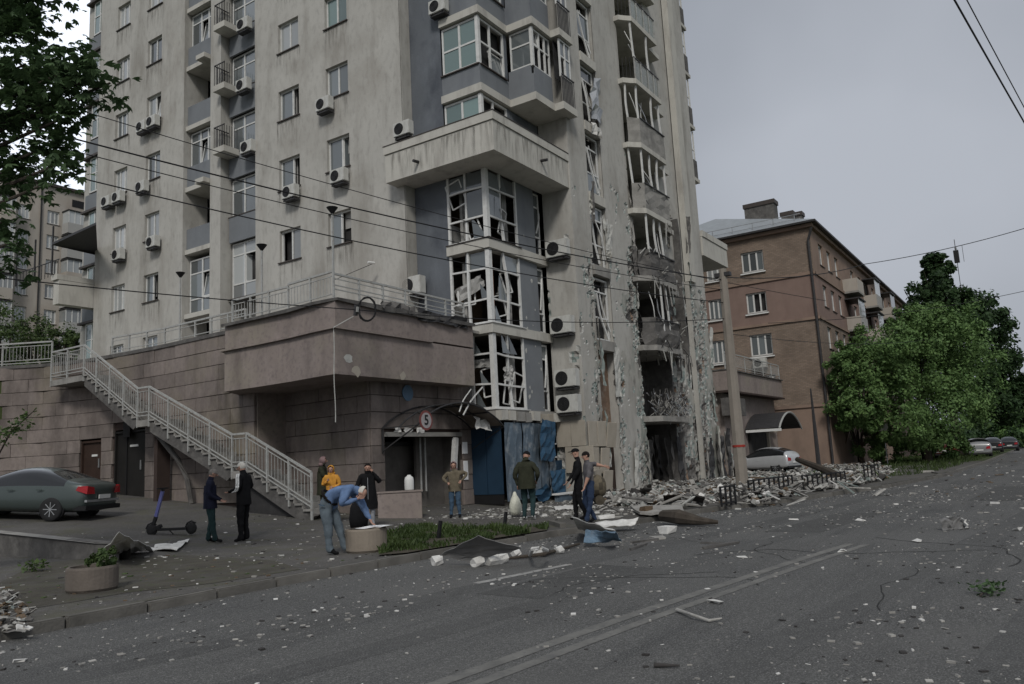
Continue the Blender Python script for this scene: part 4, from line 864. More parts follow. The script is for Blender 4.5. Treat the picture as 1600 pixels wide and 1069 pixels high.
b.grid(P, 3, len(edge), 'concrete_dark'); pp(b.obj('coping'))
rr = random.Random(9)                              # bent flashing on the right part of the edge
o = crumple(2.6, .35, 12, 3, .1, 'metal_dark', 14).obj('torn_flashing', loc=(20.6, 16.2, 6.25)); pp(o)
o = crumple(1.6, .3, 9, 3, .1, 'concrete_dark', 15).obj('torn_flashing', loc=(18.3, 16.18, 6.35)); pp(o)
b = MB(); b.prism([(16.1, 16.4), (22.85, 16.4), (22.85, 19.3), (22.36, 19.3), (22.36, 42), (12, 42), (12, 38.3), (13.5, 37.4), (15.5, 35.5), (16.6, 33.6), (17.2, 31), (17.3, 26), (17.2, 22), (16.1, 21.5)][::-1], 6.2, 6.3, 'concrete'); pp(b.obj('terrace_floor'))
for (x, z, s_, m_) in ((16.0, 4.75, .4, 'insulation'), (16.3, 4.45, .5, 'tile_beige'), (18.3, 4.4, .35, 'tile_beige')):
    b = MB(); n = 9; pl = [(s_ * random.uniform(.3, .6) * math.cos(2 * PI * j / n), s_ * random.uniform(.2, .5) * math.sin(2 * PI * j / n)) for j in range(n)]
    b.add([(p[0], -.004, p[1]) for p in pl] + [(p[0], 0, p[1]) for p in pl], [tuple(range(n))] + [(i2, (i2 + 1) % n, n + (i2 + 1) % n, n + i2) for i2 in range(n)], m_); pp(b.obj('chipped_plaster', loc=(x + .2, 16.262 if x < 22 else 16.28, z)))
# garage interior
b = MB()
b.add([(GX0, 17.1, .24), (GX1, 17.1, .24), (GX1, 26, -.9), (GX0, 26, -.9)], [(0, 1, 2, 3)], 'pavement')
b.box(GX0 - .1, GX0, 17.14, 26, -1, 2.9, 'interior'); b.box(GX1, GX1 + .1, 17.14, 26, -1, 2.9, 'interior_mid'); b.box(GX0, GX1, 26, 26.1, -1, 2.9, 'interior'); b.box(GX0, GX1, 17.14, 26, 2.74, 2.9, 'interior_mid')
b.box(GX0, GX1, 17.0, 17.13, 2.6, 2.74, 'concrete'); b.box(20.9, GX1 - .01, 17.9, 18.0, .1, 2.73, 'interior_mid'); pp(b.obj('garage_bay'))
b = MB(); b.box(18.9, 21.4, 18.4, 18.48, .05, 2.35, 'interior_mid'); b.box(18.8, 21.5, 18.3, 18.5, 2.35, 2.5, 'metal_dark'); pp(b.obj('roller_gate'))
for x in (20.95, 21.2):
    b = MB(); b.tube([(x, 17.75, .8), (x, 17.75, 2.6)], .035, 'paint_grey'); pp(b.obj('pipe'))
b = MB(); bent(b, (21.8, 17.0, .6), (21.95, 17.0, 2.55), .16, 'pvc', .1, 3, n=9); pp(b.obj('torn_trim'))
b = MB(); b.box(22.37, 22.6, 17.0, 17.06, 1.1, 1.75, 'paper'); b.box(22.36, 22.62, 17.0, 17.05, 2.0, 2.4, 'paper'); pp(b.obj('paper_notice'))
b = MB(); b.lathe([(.0, 0), (.26, 0), (.26, .02), (0, .02)], 'blue_sign', axis='Y'); o = pp(b.obj('address_sign', loc=(19.55, 17.0, 4.0)))
# arched canopy over the garage
CN = thing('entrance_canopy', 'arched metal canopy with torn sheets over the open garage entrance', 'canopy', (20.3, 17, 0))
cinv = Matrix.Translation((-20.3, -17, 0))
def arch(y, x0, x1, zb, rise, r, m, name, parent, inv, n=17):
    b = MB(); b.tube([(x0 + (x1 - x0) * i / (n - 1), y, zb + rise * math.sin(PI * i / (n - 1)) ** .8) for i in range(n)], r, m, n=6); o = b.obj(name); o.parent = parent; o.matrix_parent_inverse = inv
CX0, CX1, CZ, CR = 18.3, 22.9, 2.85, .75
for y in (17.0, 16.3, 15.6): arch(y, CX0, CX1, CZ, CR, .028, 'metal_dark', 'arch_rib', CN, cinv)
for i in (0, 3, 6, 10, 13, 16):
    t = i / 16; x = CX0 + (CX1 - CX0) * t; z = CZ + CR * math.sin(PI * t) ** .8
    b = MB(); b.bar((x, 17.0, z), (x, 15.6, z), .035, 'metal_dark'); o = b.obj('purlin', CN); o.matrix_parent_inverse = cinv
b = MB(); P = []
for i in range(9, 17):
    t = i / 16; x = CX0 + (CX1 - CX0) * t; z = CZ + CR * math.sin(PI * t) ** .8 + .04
    for y in (15.6, 16.1, 16.6, 17.0): P.append((x, y, z + random.uniform(-.02, .02)))
b.grid(P, 4, 8, 'canopy_sheet'); o = b.obj('roof_sheet', CN); o.matrix_parent_inverse = cinv
b = MB(); b.bar((CX0, 15.6, CZ), (CX0, 17.0, CZ - .7), .035, 'metal_dark'); o = b.obj('bracket', CN); o.matrix_parent_inverse = cinv; b = MB(); b.bar((CX1, 15.6, CZ), (CX1, 17.0, CZ - .7), .035, 'metal_dark'); b.bar((CX0, 17.0, CZ), (CX0, 17.0, CZ - .75), .05, 'metal_dark'); o = b.obj('bracket', CN); o.matrix_parent_inverse = cinv
o = crumple(.9, .45, 7, 4, .1, 'debris_white', 19).obj('torn_panel', CN, loc=(22.2, 15.9, 2.75), rot=(-.5, .1, 0)); o.matrix_parent_inverse = cinv
for (p, q, w_) in (((20.4, 15.6, 3.3), (20.95, 15.5, 4.05), .03), ((20.6, 15.6, 3.2), (21.6, 15.5, 4.15), .035)):
    b = MB(); bent(b, p, q, w_, 'pvc', .2, 5); o = b.obj('bent_strip', CN); o.matrix_parent_inverse = cinv
for (x, z) in ((19.0, 3.0), (19.5, 2.95), (20.1, 2.93)):
    o = crumple(.35, .16, 5, 3, .05, 'debris_white', int(x * 10)).obj('plaster_remnant', PD, loc=(x, 16.98, 2.72)); o.matrix_parent_inverse = PINV
# speed limit sign with 5
SG = thing('speed_sign', 'round white speed limit sign with red rim reading 5 above the garage entrance', 'sign', tuple(ony(666, 657, 15.48)))
b = MB(); b.lathe([(0, 0), (.3, 0), (.3, .02), (0, .02)], 'sign_red', axis='Y', n=28); b.obj('sign_rim', SG)
b = MB(); b.lathe([(0, -.006), (.235, -.006), (.235, 0.0), (0, 0.0)], 'sign_white', axis='Y', n=28); b.obj('sign_face', SG)
cu = bpy.data.curves.new('numeral', 'FONT'); cu.body = '5'; cu.size = .42; cu.align_x = 'CENTER'; cu.align_y = 'CENTER'; cu.extrude = .004; cu.offset = .008
tmp = bpy.data.objects.new('tmp', cu); C.objects.link(tmp); dg = bpy.context.evaluated_depsgraph_get(); me = bpy.data.meshes.new_from_object(tmp.evaluated_get(dg)); bpy.data.objects.remove(tmp)
me.materials.clear(); me.materials.append(MT['black']); link('numeral', me, SG, (0, -.012, 0), (PI / 2, 0, 0))
# stone block wall in front of the garage with a white jug
BW = thing('block_wall', 'low reddish stone block wall standing in front of the garage entrance', 'wall', (15.2, 14.6, 0.1))
b = MB(); b.box(-.02, 2.0, -.15, .15, -.1, 1.0, 'granite_smooth'); me = bevel(b.mesh('block'), .02, 2); 
pa = onz(592, 812, .15); pb = onz(660, 808, .15); ang = math.atan2(pb[1] - pa[1], pb[0] - pa[0]); Lb = math.hypot(pb[0] - pa[0], pb[1] - pa[1])
BW.location = (pa[0], pa[1], .12); BW.rotation_euler = (0, 0, ang)
o = link('block', me, BW); o.scale = (Lb / 2.0, 1, .8)
b = MB(); b.box(-.04, Lb + .04, -.18, .18, .785, .83, 'granite_smooth'); b.obj('cap', BW)
pj = pa + (pb - pa) * .72
b = MB(); b.lathe([(0, 0), (.13, 0), (.14, .03), (.14, .3), (.12, .38), (.06, .42), (.05, .45), (0, .45)], 'white_paint', n=16)
o = b.obj('water_jug', loc=(pj[0], pj[1], .952), smooth=True); tag(o, 'white plastic jug standing on the low reddish block wall', 'jug')
# ------------------------------------------------------------ staircase
ST = thing('outdoor_staircase', 'concrete outdoor staircase with pale metal railing rising along the stone wall', 'staircase', (16.5, 17.7, .3))
sinv = Matrix.Translation((-16.5, -17.7, -.3))
def sp_(o): o.parent = ST; o.matrix_parent_inverse = sinv; return o
XS0, XS1 = 15.98, 17.05
flights = [(17.65, .42, 20.5, 1.78), (21.2, 1.78, 25.7, 3.72), (26.4, 3.72, 30.0, 5.72)]
stp = MB(); stp.box(0, XS1 - XS0, 0, .34, -.06, .0, 'concrete'); stp.box(.02, XS1 - XS0 - .02, 0.0, .05, -.17, -.058, 'concrete'); stpm = stp.mesh('step')
for fi, (y0, z0, y1, z1) in enumerate(flights):
    n = max(4, round((z1 - z0) / .165))
    for i in range(n):
        sp_(link('step', stpm, None, (XS0, y0 + (y1 - y0) * i / n, z0 + (z1 - z0) * (i + 1) / n)))
    b = MB()
    for x in (XS0 + .06, XS1 - .2):
        P = [(x, y0 - .1, z0 - .02), (x, y1, z1 - .02), (x, y1, z1 - .42), (x, y0 + .3, z0 - .28)]; P2 = [(p[0] + .14, p[1], p[2]) for p in P]
        b.add(P + P2, [(0, 1, 2, 3), (7, 6, 5, 4), (0, 4, 5, 1), (1, 5, 6, 2), (2, 6, 7, 3), (3, 7, 4, 0)], 'concrete_dark')
    b.add([(XS0 + .1, y0 + .2, z0 - .2), (XS1 - .1, y0 + .2, z0 - .2), (XS1 - .1, y1, z1 - .3), (XS0 + .1, y1, z1 - .3)], [(0, 1, 2, 3)], 'concrete_dark')
    sp_(b.obj('stringer'))
for (y0, y1, z) in ((20.5, 21.2, 1.78), (25.7, 26.4, 3.72), (30.0, 32.4, 5.72)):
    b = MB(); b.box(XS0, XS1, y0, y1, z - .22, z, 'concrete'); sp_(b.obj('landing'))
b = MB(); b.add([(16.2, 17.9, g(16, 17.9) - .1), (16.2, 21.2, g(16, 21.2) - .1), (16.2, 21.2, 1.5), (16.2, 20.5, 1.5), (16.2, 17.95, .35)], [(0, 1, 2, 3, 4)], 'interior'); sp_(b.obj('under_stair_shade')); b = MB(); b.box(16.5, 17, 25.95, 26.15, .7, 3.5, 'joint'); sp_(b.obj('support_post'))  # near-black sheet below the lowest flight stands in for the deep shade there
b = MB(); b.tube([(16.5, 26.2, 3.4), (16.6, 24.9, 2.3), (16.7, 24.5, 1.6), (16.8, 24.4, .8)], .09, 'concrete_dark'); sp_(b.obj('brace'))
RH = 1.1
def rail_run(par_fn, P0, P1, posts, bars=True, h=RH, m='paint_grey', low=.12, first=False):
    P0, P1 = Vector(P0), Vector(P1); d = P1 - P0
    for i in range(0 if first else 1, posts + 1):
        p = P0 + d * i / posts; b = MB(); b.bar(p - Vector((0, 0, .28)), p + Vector((0, 0, h)), .055, m); par_fn(b.obj('post'))
    b = MB(); b.bar(P0 + Vector((0, 0, h)), P1 + Vector((0, 0, h)), .06, m); par_fn(b.obj('handrail'))
    b = MB(); b.bar(P0 + Vector((0, 0, low)), P1 + Vector((0, 0, low)), .03, m); b.bar(P0 + Vector((0, 0, low + .12)), P1 + Vector((0, 0, low + .12)), .03, m); b.bar(P0 + Vector((0, 0, h - .14)), P1 + Vector((0, 0, h - .14)), .025, m); par_fn(b.obj('rail'))
    if bars:
        b = MB(); n = int(d.length / .15)
        for i in range(1, n): p = P0 + d * i / n; b.bar(p + Vector((0, 0, low + .12)), p + Vector((0, 0, h - .14)), .014, m)
        o = par_fn(b.obj('baluster_infill')); o['kind'] = 'stuff'
for x in (XS0 + .03,):
    rail_run(sp_, (x, 17.65, .52), (x, 20.5, 1.82), 3, first=True); rail_run(sp_, (x, 20.5, 1.82), (x, 21.2, 1.82), 1); rail_run(sp_, (x, 21.2, 1.82), (x, 25.7, 3.76), 4)
    rail_run(sp_, (x, 25.7, 3.76), (x, 26.4, 3.76), 1); rail_run(sp_, (x, 26.4, 3.76), (x, 30.0, 5.76), 4); rail_run(sp_, (x, 30.0, 5.76), (x, 32.4, 5.76), 2)
rail_run(sp_, (XS0 + .03, 32.4, 5.76), (XS1, 32.4, 5.76), 1)
# terrace railings
TR = thing('terrace_railing', 'pale metal railing with glazed panels round the edge of the podium terrace', 'railing', (16, 17, 6.5))
tinv = Matrix.Translation((-16, -17, -6.5))
def tr_(o): o.parent = TR; o.matrix_parent_inverse = tinv; return o
rail_run(tr_, (16.1, 21.3, 6.48), (16.05, 18.6, 6.48), 3, h=.75, low=.04, first=True); rail_run(tr_, (16.05, 18.6, 6.48), (15.85, 16.45, 6.48), 2, h=.82, low=.04)
rail_run(tr_, (15.85, 16.45, 6.48), (22.0, 16.45, 6.44), 6, bars=False, h=.75, low=.3)
rail_run(tr_, (17.3, 22.2, 6.5), (17.4, 27.0, 6.5), 5, bars=False, h=.75, first=True); rail_run(tr_, (17.4, 27.0, 6.5), (17.1, 30.0, 6.5), 3, bars=False, h=.75)
TL = thing('garden_railing', 'pale metal railing along the top of the far left stone wall', 'railing', (15, 36, 6.5)); tlinv = Matrix.Translation((-15, -36, -6.5))
def tl_(o): o.parent = TL; o.matrix_parent_inverse = tlinv; return o
for a, c in zip(WL[:5], WL[1:5]): rail_run(tl_, (a[0] + .1, a[1], 6.55), (c[0] + .1, c[1], 6.55), 1, h=.95)
# cone lamps on posts along the terrace
lamp0 = None
for (u, v, x, lab) in ((519, 327, 15.9, 'black cone lamp on the tall pale post at the podium corner'), (409, 385, 16.3, 'black cone lamp on thin post in front of the french windows'), (282, 428, 17.4, 'black cone lamp left of the stacked loggias')):
    q = onx(u, v, x); L_ = thing('terrace_lamp', lab, 'lamp', (q[0], q[1], 6.45), 0, 'cone lamps along the terrace')
    h = q[2] - 6.45
    b = MB(); b.bar((0, 0, 0), (0, 0, h), .05 if h > 1.8 else .035, 'paint_grey'); b.obj('post', L_)
    b = MB(); b.lathe([(.02, h - .16), (.15, h + .02), (.17, h + .05), (0, h + .06)], 'black', n=14); b.obj('lamp_shade', L_)
q = onx(585, 411, 22.0)
CM = thing('security_camera', 'small white security camera on a thin arm before the tower wall', 'camera', (q[0], q[1], q[2]))
b = MB(); b.tube([(0, 0, 0), (-.25, .1, 0)], .05, 'white_paint'); b.obj('housing', CM); b = MB(); b.bar((0, 0, 0), (-1.2, .9, -.7), .02, 'metal_dark'); b.obj('arm', CM)
# ------------------------------------------------------------ air conditioners
ac_me = {}
def ac_meshes(big):
    W, H, D = (0.95, .68, .36) if big else (.8, .56, .3)
    b = MB(); b.box(0, W, -D, 0, 0, H, 'ac_white'); body = bevel(b.mesh('ac_body'), .02, 2)
    b = MB(); b.lathe([(0, -.012), (H * .4, -.012), (H * .4, 0.0), (0, 0)], 'black', c=(W * .36, -D, H * .5), axis='Y', n=20); fan = b.mesh('fan_opening')
    b = MB()
    for r in (.12, .2, .28, .36):
        n = 16; ps = [(W * .36 + H * r * math.cos(2 * PI * i / n), -D - .018, H * .5 + H * r * math.sin(2 * PI * i / n)) for i in range(n + 1)]
        for p, q in zip(ps, ps[1:]): b.bar(p, q, .008, 'metal_dark')
    gr = b.mesh('fan_grille')
    b = MB(); b.box(.1, .15, -D - .02, .02, -.05, -.005, 'metal_dark'); b.box(W - .15, W - .1, -D - .02, .02, -.05, -.005, 'metal_dark'); b.box(.06, W - .04, -D + .04, .02, -.11, -.052, 'metal_dark'); br = b.mesh('bracket')  # two bracket arms; the wide dark slab also stands in for shade underneath
    return body, fan, gr, br
ac_me[0] = ac_meshes(False); ac_me[1] = ac_meshes(True)
def ac(face, plane, a, z, label, group, big=0, gap=.12):
    loc, rz = place(face, plane - gap if face == 'R' else plane, a, z)
    if face == 'L': loc = (plane - gap, a, z)
    t = thing('air_conditioner', label, 'air conditioner', loc, rz, group)
    for nm, me in zip(('body', 'fan_opening', 'fan_grille', 'bracket'), ac_me[big]): link(nm, me, t)
GB, GR = 'air conditioners on the tower front', 'air conditioners on the damaged pier'
for (u, v, lab) in ((506, 163, 'white air conditioner low left of the second window down in the right column'), (529, 275, 'grey air conditioner under the half open window below the tower ledge height'),
                    (453, 300, 'small air conditioner at the sill of the second last window in the middle column'),
                    (222, 198, 'left of two adjoining air conditioners under the window near the loggia stack'), (238, 190, 'right of two adjoining air conditioners under the window near the loggia stack'),
                    (221, 292, 'single air conditioner under the window with the thin pipe above the cable'), (167, 315, 'left one of the air conditioner pair near the tower left edge'), (184, 308, 'right one of the air conditioner pair near the tower left edge'),
                    (184, 398, 'air conditioner under the open window nearest the tower left edge'), (238, 378, 'air conditioner under the window level with the dark terrace roof')):
    q = onx(u, v, 22.1); ac('L', 22.4, q[1] + .4, q[2] - .28, lab, GB, 0)
for (u, v, lab) in ((376, 36, 'topmost air conditioner beside the small french window balconies'), (375, 131, 'second air conditioner down beside the small french window balconies'), (382, 228, 'lowest air conditioner beside the small french window balconies')):
    q = onx(u, v, 22.1); ac('L', 22.7, q[1] + .4, q[2] - .28, lab, GB, 0, gap=.25)
q = onx(687, 12, XB - .2); ac('L', XB, q[1] + .4, q[2] - .28, 'air conditioner on the upper blue wall left of the corner bay', GB, 0)
q = onx(631, 203, 22.2); ac('L', 22.40, q[1] + .38, q[2] - .28, 'air conditioner at the edge of the blue wall just above the ledge', GB, 0, gap=.1)
q = onx(648, 447, XB - .3); ac('L', XB, q[1] + .48, q[2] - .35, 'large white air conditioner on the terrace against the blue wall', GB, 1, gap=.2)
for (u, v, lab) in ((871, 389, 'topmost large air conditioner on the beige pier right of the bay'), (878, 508, 'second large air conditioner from the top on the beige pier'), (885, 591, 'third large air conditioner down on the beige pier'), (888, 631, 'lowest large air conditioner just above the blue hoarding')):
    q = onx(u, v, 26.7); ac('L', 27.0, q[1] + .47, q[2] - .34, lab, GR, 1, gap=.1)
# left terrace ledge and roof at the far end of the tower
b = MB(); y0 = onx(149, 440, 20.6)[1]
zt = onx(84, 431, 20.6)
b.box(20.6, 22.8, 41.25, zt[1], zt[2] - 1.55, zt[2] - .3, 'plaster_band'); b.box(20.5, 22.85, 41.25, zt[1] + .05, zt[2] - .28, zt[2], 'plaster_band'); tobj(b, 'side_ledge')
TA = thing('terrace_roof', 'dark lean to roof on thin posts over the balcony at the tower left edge', 'awning', (21, 43, zt[2]))
b = MB(); ya = onx(81, 383, 20.3)[1]; za, zc_, zi = onx(81, 383, 20.3)[2], onx(150, 351, 20.3), onx(150, 396, 22.7); P = [(20.3, zc_[1], zc_[2]), (20.3, ya, za), (22.7, ya, za - .1), (22.7, zi[1], zi[2])]
b.add([(p[0] - 21, p[1] - 43, p[2] - zt[2]) for p in P] + [(p[0] - 21, p[1] - 43, p[2] - zt[2] + .12) for p in P], [(0, 1, 2, 3), (7, 6, 5, 4), (0, 4, 5, 1), (1, 5, 6, 2), (2, 6, 7, 3), (3, 7, 4, 0)], 'metal_dark'); b.obj('roof_sheet', TA)
for q in (41.6, 43.4, 45.4):
    b = MB(); b.bar((-.6, q - 43, 0), (-.6, q - 43, 2.6 - (q - 41.5) * .2), .07, 'metal_dark'); b.obj('post', TA)
b = MB()
for i in range(14): y = 41.4 + i * .33; b.bar((-.4, y - 43, 0), (-.4, y - 43, .8), .025, 'metal_dark')
b.bar((-.4, -1.7, .8), (-.4, 2.8, .8), .04, 'metal_dark'); b.obj('rail', TA)
# ------------------------------------------------------------ hoarding round the foot of the bay
HD = thing('blue_hoarding', 'battered dark blue sheet hoarding standing round the foot of the glazed bay', 'hoarding', (23, 15.8, .2)); hinv = Matrix.Translation((-23, -15.8, -.2))
def hh(o): o.parent = HD; o.matrix_parent_inverse = hinv; return o
for i in range(2):
    b = MB(); y0 = 17.05 - i * .66; b.box(22.90, 22.94, y0 - .64, y0, .55, 3.1, 'hoard_dark'); b.box(22.88, 22.9, y0 - .64, y0 - .6, .55, 3.1, 'hoard_dark'); hh(b.obj('dark_panel'))
b = MB(); b.box(22.92, 22.96, 15.76, 17.04, .2, .55, 'black'); hh(b.obj('plinth'))
rr = random.Random(21); x = 22.95; i = 0
while x < 26.7:
    w_ = (.55, .6, .5, .62, .55, .5, .5)[i % 7]; m_ = ('hoard_grey', 'hoard_grey', 'hoard_grey', 'hoard_grey', 'hoard_grey', 'hoard_grey', 'hoard_dark')[i % 7]
    o = crumple(w_, 2.7 if i < 5 else 1.3, 5, 8, .025, m_, 30 + i).obj('sheet_panel', loc=(x + w_ / 2, 15.66 + rr.uniform(-.03, .03), .3), rot=(0, rr.uniform(-.015, .015), 0)); hh(o); x += w_ + .01; i += 1
o = crumple(1.05, 1.5, 6, 7, .07, 'hoard_blue', 41).obj('hanging_panel', loc=(25.4, 15.45, 1.6), rot=(.08, .07, .05)); hh(o)
o = crumple(1.0, .9, 6, 7, .05, 'hoard_blue', 42).obj('hanging_panel', loc=(26.2, 15.5, .35), rot=(.03, -.04, .02)); hh(o)
o = crumple(.7, .55, 5, 4, .1, 'hoard_blue', 43).obj('torn_panel', loc=(24.3, 15.2, .25), rot=(.5, .5, .1)); hh(o)
for x in (23.8, 24.9, 25.9, 26.5):
    b = MB(); b.bar((x, 15.8, .2), (x + rr.uniform(-.05, .05), 15.8, 3.1), .06, 'pvc' if x > 25 else 'metal_plain'); hh(b.obj('upright'))
for (x, z) in ((25.7, 2.7), (26.1, 2.2), (26.1, 1.7)):
    b = MB(); b.bar((x - .3, 15.72, z), (x + .45, 15.72, z + .03), .05, 'pvc'); hh(b.obj('crossbar'))
# ragged stone sills above the hoarding
b = MB(); rr = random.Random(8)
for i in range(8):
    w_ = rr.uniform(.35, .6); xx = 22.8 + i * .52; b.obox((xx + w_ / 2, 15.72, 3.22 + rr.uniform(-.05, .05)), (w_, .25, .34), Matrix.Rotation(rr.uniform(-.08, .08), 3, 'Y') @ Matrix.Rotation(rr.uniform(-.1, .1), 3, 'X'), rr.choice(['plaster_band', 'concrete', 'tile_beige']))
tobj(b, 'broken_sill')
# planter like concrete sill and steps in front of the hoarding
b = MB(); b.box(25.2, 27.6, 14.9, 15.1, .12, .35, 'hoard_grey'); b.box(25.1, 27.8, 14.85, 15.15, .36, .42, 'white_paint')
tag(b.obj('shop_ledge'), 'grey shop step with pale top slab below the hanging blue panel', 'step')
# ------------------------------------------------------------ right podium
RP = thing('right_podium', 'pink two storey podium with terrace railing right of the damaged tower front', 'building', (49, 15, 0)); rinv = Matrix.Translation((-49, -15, 0))
def rp(o): o.parent = RP; o.matrix_parent_inverse = rinv; return o
b = MB(); b.box(44.6, 55.0, 15.2, 30, 0, 5.3, 'granite_smooth'); rp(b.obj('wall'))
b = MB(); b.box(44.0, 55.2, 14.6, 30, 5.02, 6.15, 'granite_smooth'); rp(b.obj('box_upper')); b = MB(); b.box(43.95, 55.25, 14.5, 30, 4.9, 5.0, 'joint'); b.box(43.95, 55.25, 14.5, 30, 6.16, 6.22, 'concrete_dark'); rp(b.obj('ledge'))
b = MB(); b.box(44.0, 46.5, 14.5, 15.1, 3.6, 4.6, 'concrete_dark'); rp(b.obj('low_box'))
rail_run(rp, (44.1, 14.7, 6.25), (55.1, 14.7, 6.25), 6, h=.95, first=True)
b = MB(); b.box(48.6, 52.4, 15.05, 15.19, .2, 2.7, 'interior'); rp(b.obj('garage_opening')); b = MB(); b.box(52, 52.3, 14.9, 15.05, .2, 2.7, 'tile_beige'); b.box(50.1, 54.3, 14.95, 15.04, 2.7, 2.95, 'tile_beige'); rp(b.obj('door_frame'))
RC = thing('arched_canopy', 'dark arched canopy over the entrance behind the white car', 'canopy', (52, 14, 3)); rcv = Matrix.Translation((-52, -14, -3))
for y, r in ((15.1, .05), (13.1, .06)): arch(y, 48.0, 53.2, 2.8, 1.0, r, 'paint_grey' if y < 14 else 'metal_dark', 'arch_rib', RC, rcv)
b = MB(); P = []
for i in range(17):
    t = i / 16; x = 48.0 + 5.2 * t; z = 2.85 + 1.0 * math.sin(PI * t) ** .8
    for y in (13.1, 14, 15.1): P.append((x, y, z))
b.grid(P, 3, 17, 'metal_dark'); o = b.obj('roof_sheet', RC); o.matrix_parent_inverse = rcv
b = MB(); b.box(48.0, 48.1, 13.0, 15.1, 2.65, 2.8, 'white_paint'); o = b.obj('edge_beam', RC); o.matrix_parent_inverse = rcv
# ------------------------------------------------------------ brick house
BK = thing('brick_house', 'four storey brick apartment house with pink band and grey metal roof', 'building', (57, 12, 0)); binv = Matrix.Translation((-57, -12, 0))
def bk(o): o.parent = BK; o.matrix_parent_inverse = binv; return o
BXX, BY = 57.0, 12.1
def zl(v, u=1180): return onx(u, v, BXX)[2]
ZE = onx(1263, 350, BXX)[2]; zb1 = onx(1262, 428, BXX)[2]; zb2 = onx(1275, 497, BXX)[2]; zb3 = onx(1290, 633, BXX)[2]
wins = []
for (u0, u1, v0, v1) in ((1158, 1193, 393, 425), (1166, 1198, 457, 489), (1172, 1207, 522, 556), (1198, 1213, 585, 620), (1103, 1128, 411, 439), (1107, 1129, 468, 500), (1112, 1136, 532, 568)):
    A = onx(u0, (v0 + v1) / 2, BXX); B_ = onx(u1, (v0 + v1) / 2, BXX); m = (u0 + u1) / 2
    wins.append((B_[1], A[1], onx(m, v1, BXX)[2], onx(m, v0, BXX)[2]))
ZL = [(0, zb3, 'brick_tan'), (zb3, zb2, 'brick_far'), (zb2, zb1, 'brick_pink'), (zb1, ZE, 'brick_far')]
for (z0, z1, m_) in ZL:
    hs_ = [(w_[0], w_[1], max(w_[2], z0), min(w_[3], z1)) for w_ in wins if w_[3] > z0 and w_[2] < z1 and w_[0] < 27]
    bk(facade('L', BXX, BY, 27, z0, z1, hs_, m_, None))
for i, w_ in enumerate(wins):
    o = bk(window(None, 'L', BXX, w_[0], w_[1], w_[2], w_[3], cols=(0.35, .68), broken=((1, 2) if i == 1 else ()), glass='glass' if i != 4 else 'glass_curtained', fw=.1))
    b = MB(); b.box(-.1, (w_[1] - w_[0]) + .1, -.14, .1, -.14, -.05, 'white_paint'); b.obj('sill', o)
for z, m_ in ((zb1, 'brick_tan'), (zb2, 'brick_tan'), (zb3, 'brick_tan')):
    b = MB(); b.box(BXX - .1, BXX + .1, BY - .1, 27, z - .07, z + .12, m_); b.box(BXX - .05, 100, BY - .1, BY + .1, z - .07, z + .12, m_); bk(b.obj('band'))
# side facing the street: windows in rows
zsR = [ZE - 2.55 - 3.05 * k for k in range(5)]
xw = [59.2 + 2.6 * i for i in range(3)] + [70.5 + 3.2 * i for i in range(9)]
hs_ = [(x, x + 1.3, z, z + 1.6) for x in xw for z in zsR[:4] if z > .5]
for (z0, z1, m_) in ZL:
    hz = [(a, c, max(e, z0), min(f, z1)) for a, c, e, f in hs_ if f > z0 and e < z1]
    bk(facade('R', BY, BXX, 100, z0, z1, hz, 'brick_tan' if m_ == 'brick_far' and z0 > 9 else m_, None))
for k, z in enumerate(zsR[:4]):
    if z < .5: continue
    for i, x in enumerate(xw): bk(window(None, 'R', BY, x, x + 1.3, z, z + 1.6, cols=(.5,), glass='glass_curtained' if (i + k) % 3 else 'glass', fw=.1))
for i, (x, k) in enumerate(((66.6, 0), (66.6, 1), (66.6, 2), (75.5, 0), (75.5, 1), (84, 0), (84, 1))):
    z = zsR[k] - .9
    b = MB(); b.box(x, x + 2.6, BY - 1.1, BY - .01, z - .15, z, 'concrete'); b.box(x, x + 2.6, BY - 1.1, BY - 1.05, z, z + 1.0, 'panel_far' if i % 2 == 0 else 'curtain_white'); b.box(x, x + .05, BY - 1.04, BY - .01, z, z + 1.0, 'panel_far'); bk(b.obj('balcony'))
    if i != 0: b = MB(); b.box(x + .05, x + 2.55, BY - 1.03, BY - 1.0, z + 1.0, z + 2.4, 'glass_curtained'); b.box(x - .05, x + 2.65, BY - 1.15, BY - .01, z + 2.4, z + 2.5, 'metal_dark'); bk(b.obj('balcony_glazing'))
b = MB(); b.box(BXX - .25, 100.2, BY - .25, 27, ZE - .25, ZE, 'brick_tan'); b.box(BXX - .55, 100.5, BY - .55, 27, ZE + .002, ZE + .14, 'metal_dark'); bk(b.obj('cornice'))
b = MB(); rx0, rx1, ry0, ry1, rz = BXX - .5, 100.4, BY - .5, 27, ZE + .15; ym = 20.5
b.add([(rx0, ry0, rz), (rx1, ry0, rz), (rx1, ry1 + 2, rz), (rx0, ry1 + 2, rz), (rx0 + 6, ym, rz + 3.3), (rx1 - 6, ym, rz + 3.3)], [(0, 1, 5, 4), (1, 2, 5), (2, 3, 4, 5), (3, 0, 4)], 'roof_metal'); bk(b.obj('roof'))
b = MB()
for t in np.linspace(13, 26.5, 10): b.bar((BXX - .1, t, rz), (BXX - .1, t, rz + .7), .04, 'metal_plain')
b.bar((BXX - .1, 12.6, rz + .7), (BXX - .1, 27, rz + .7), .04, 'metal_plain'); b.bar((BXX - .1, 12.6, rz + .35), (BXX - .1, 27, rz + .35), .03, 'metal_plain'); bk(b.obj('roof_railing'))
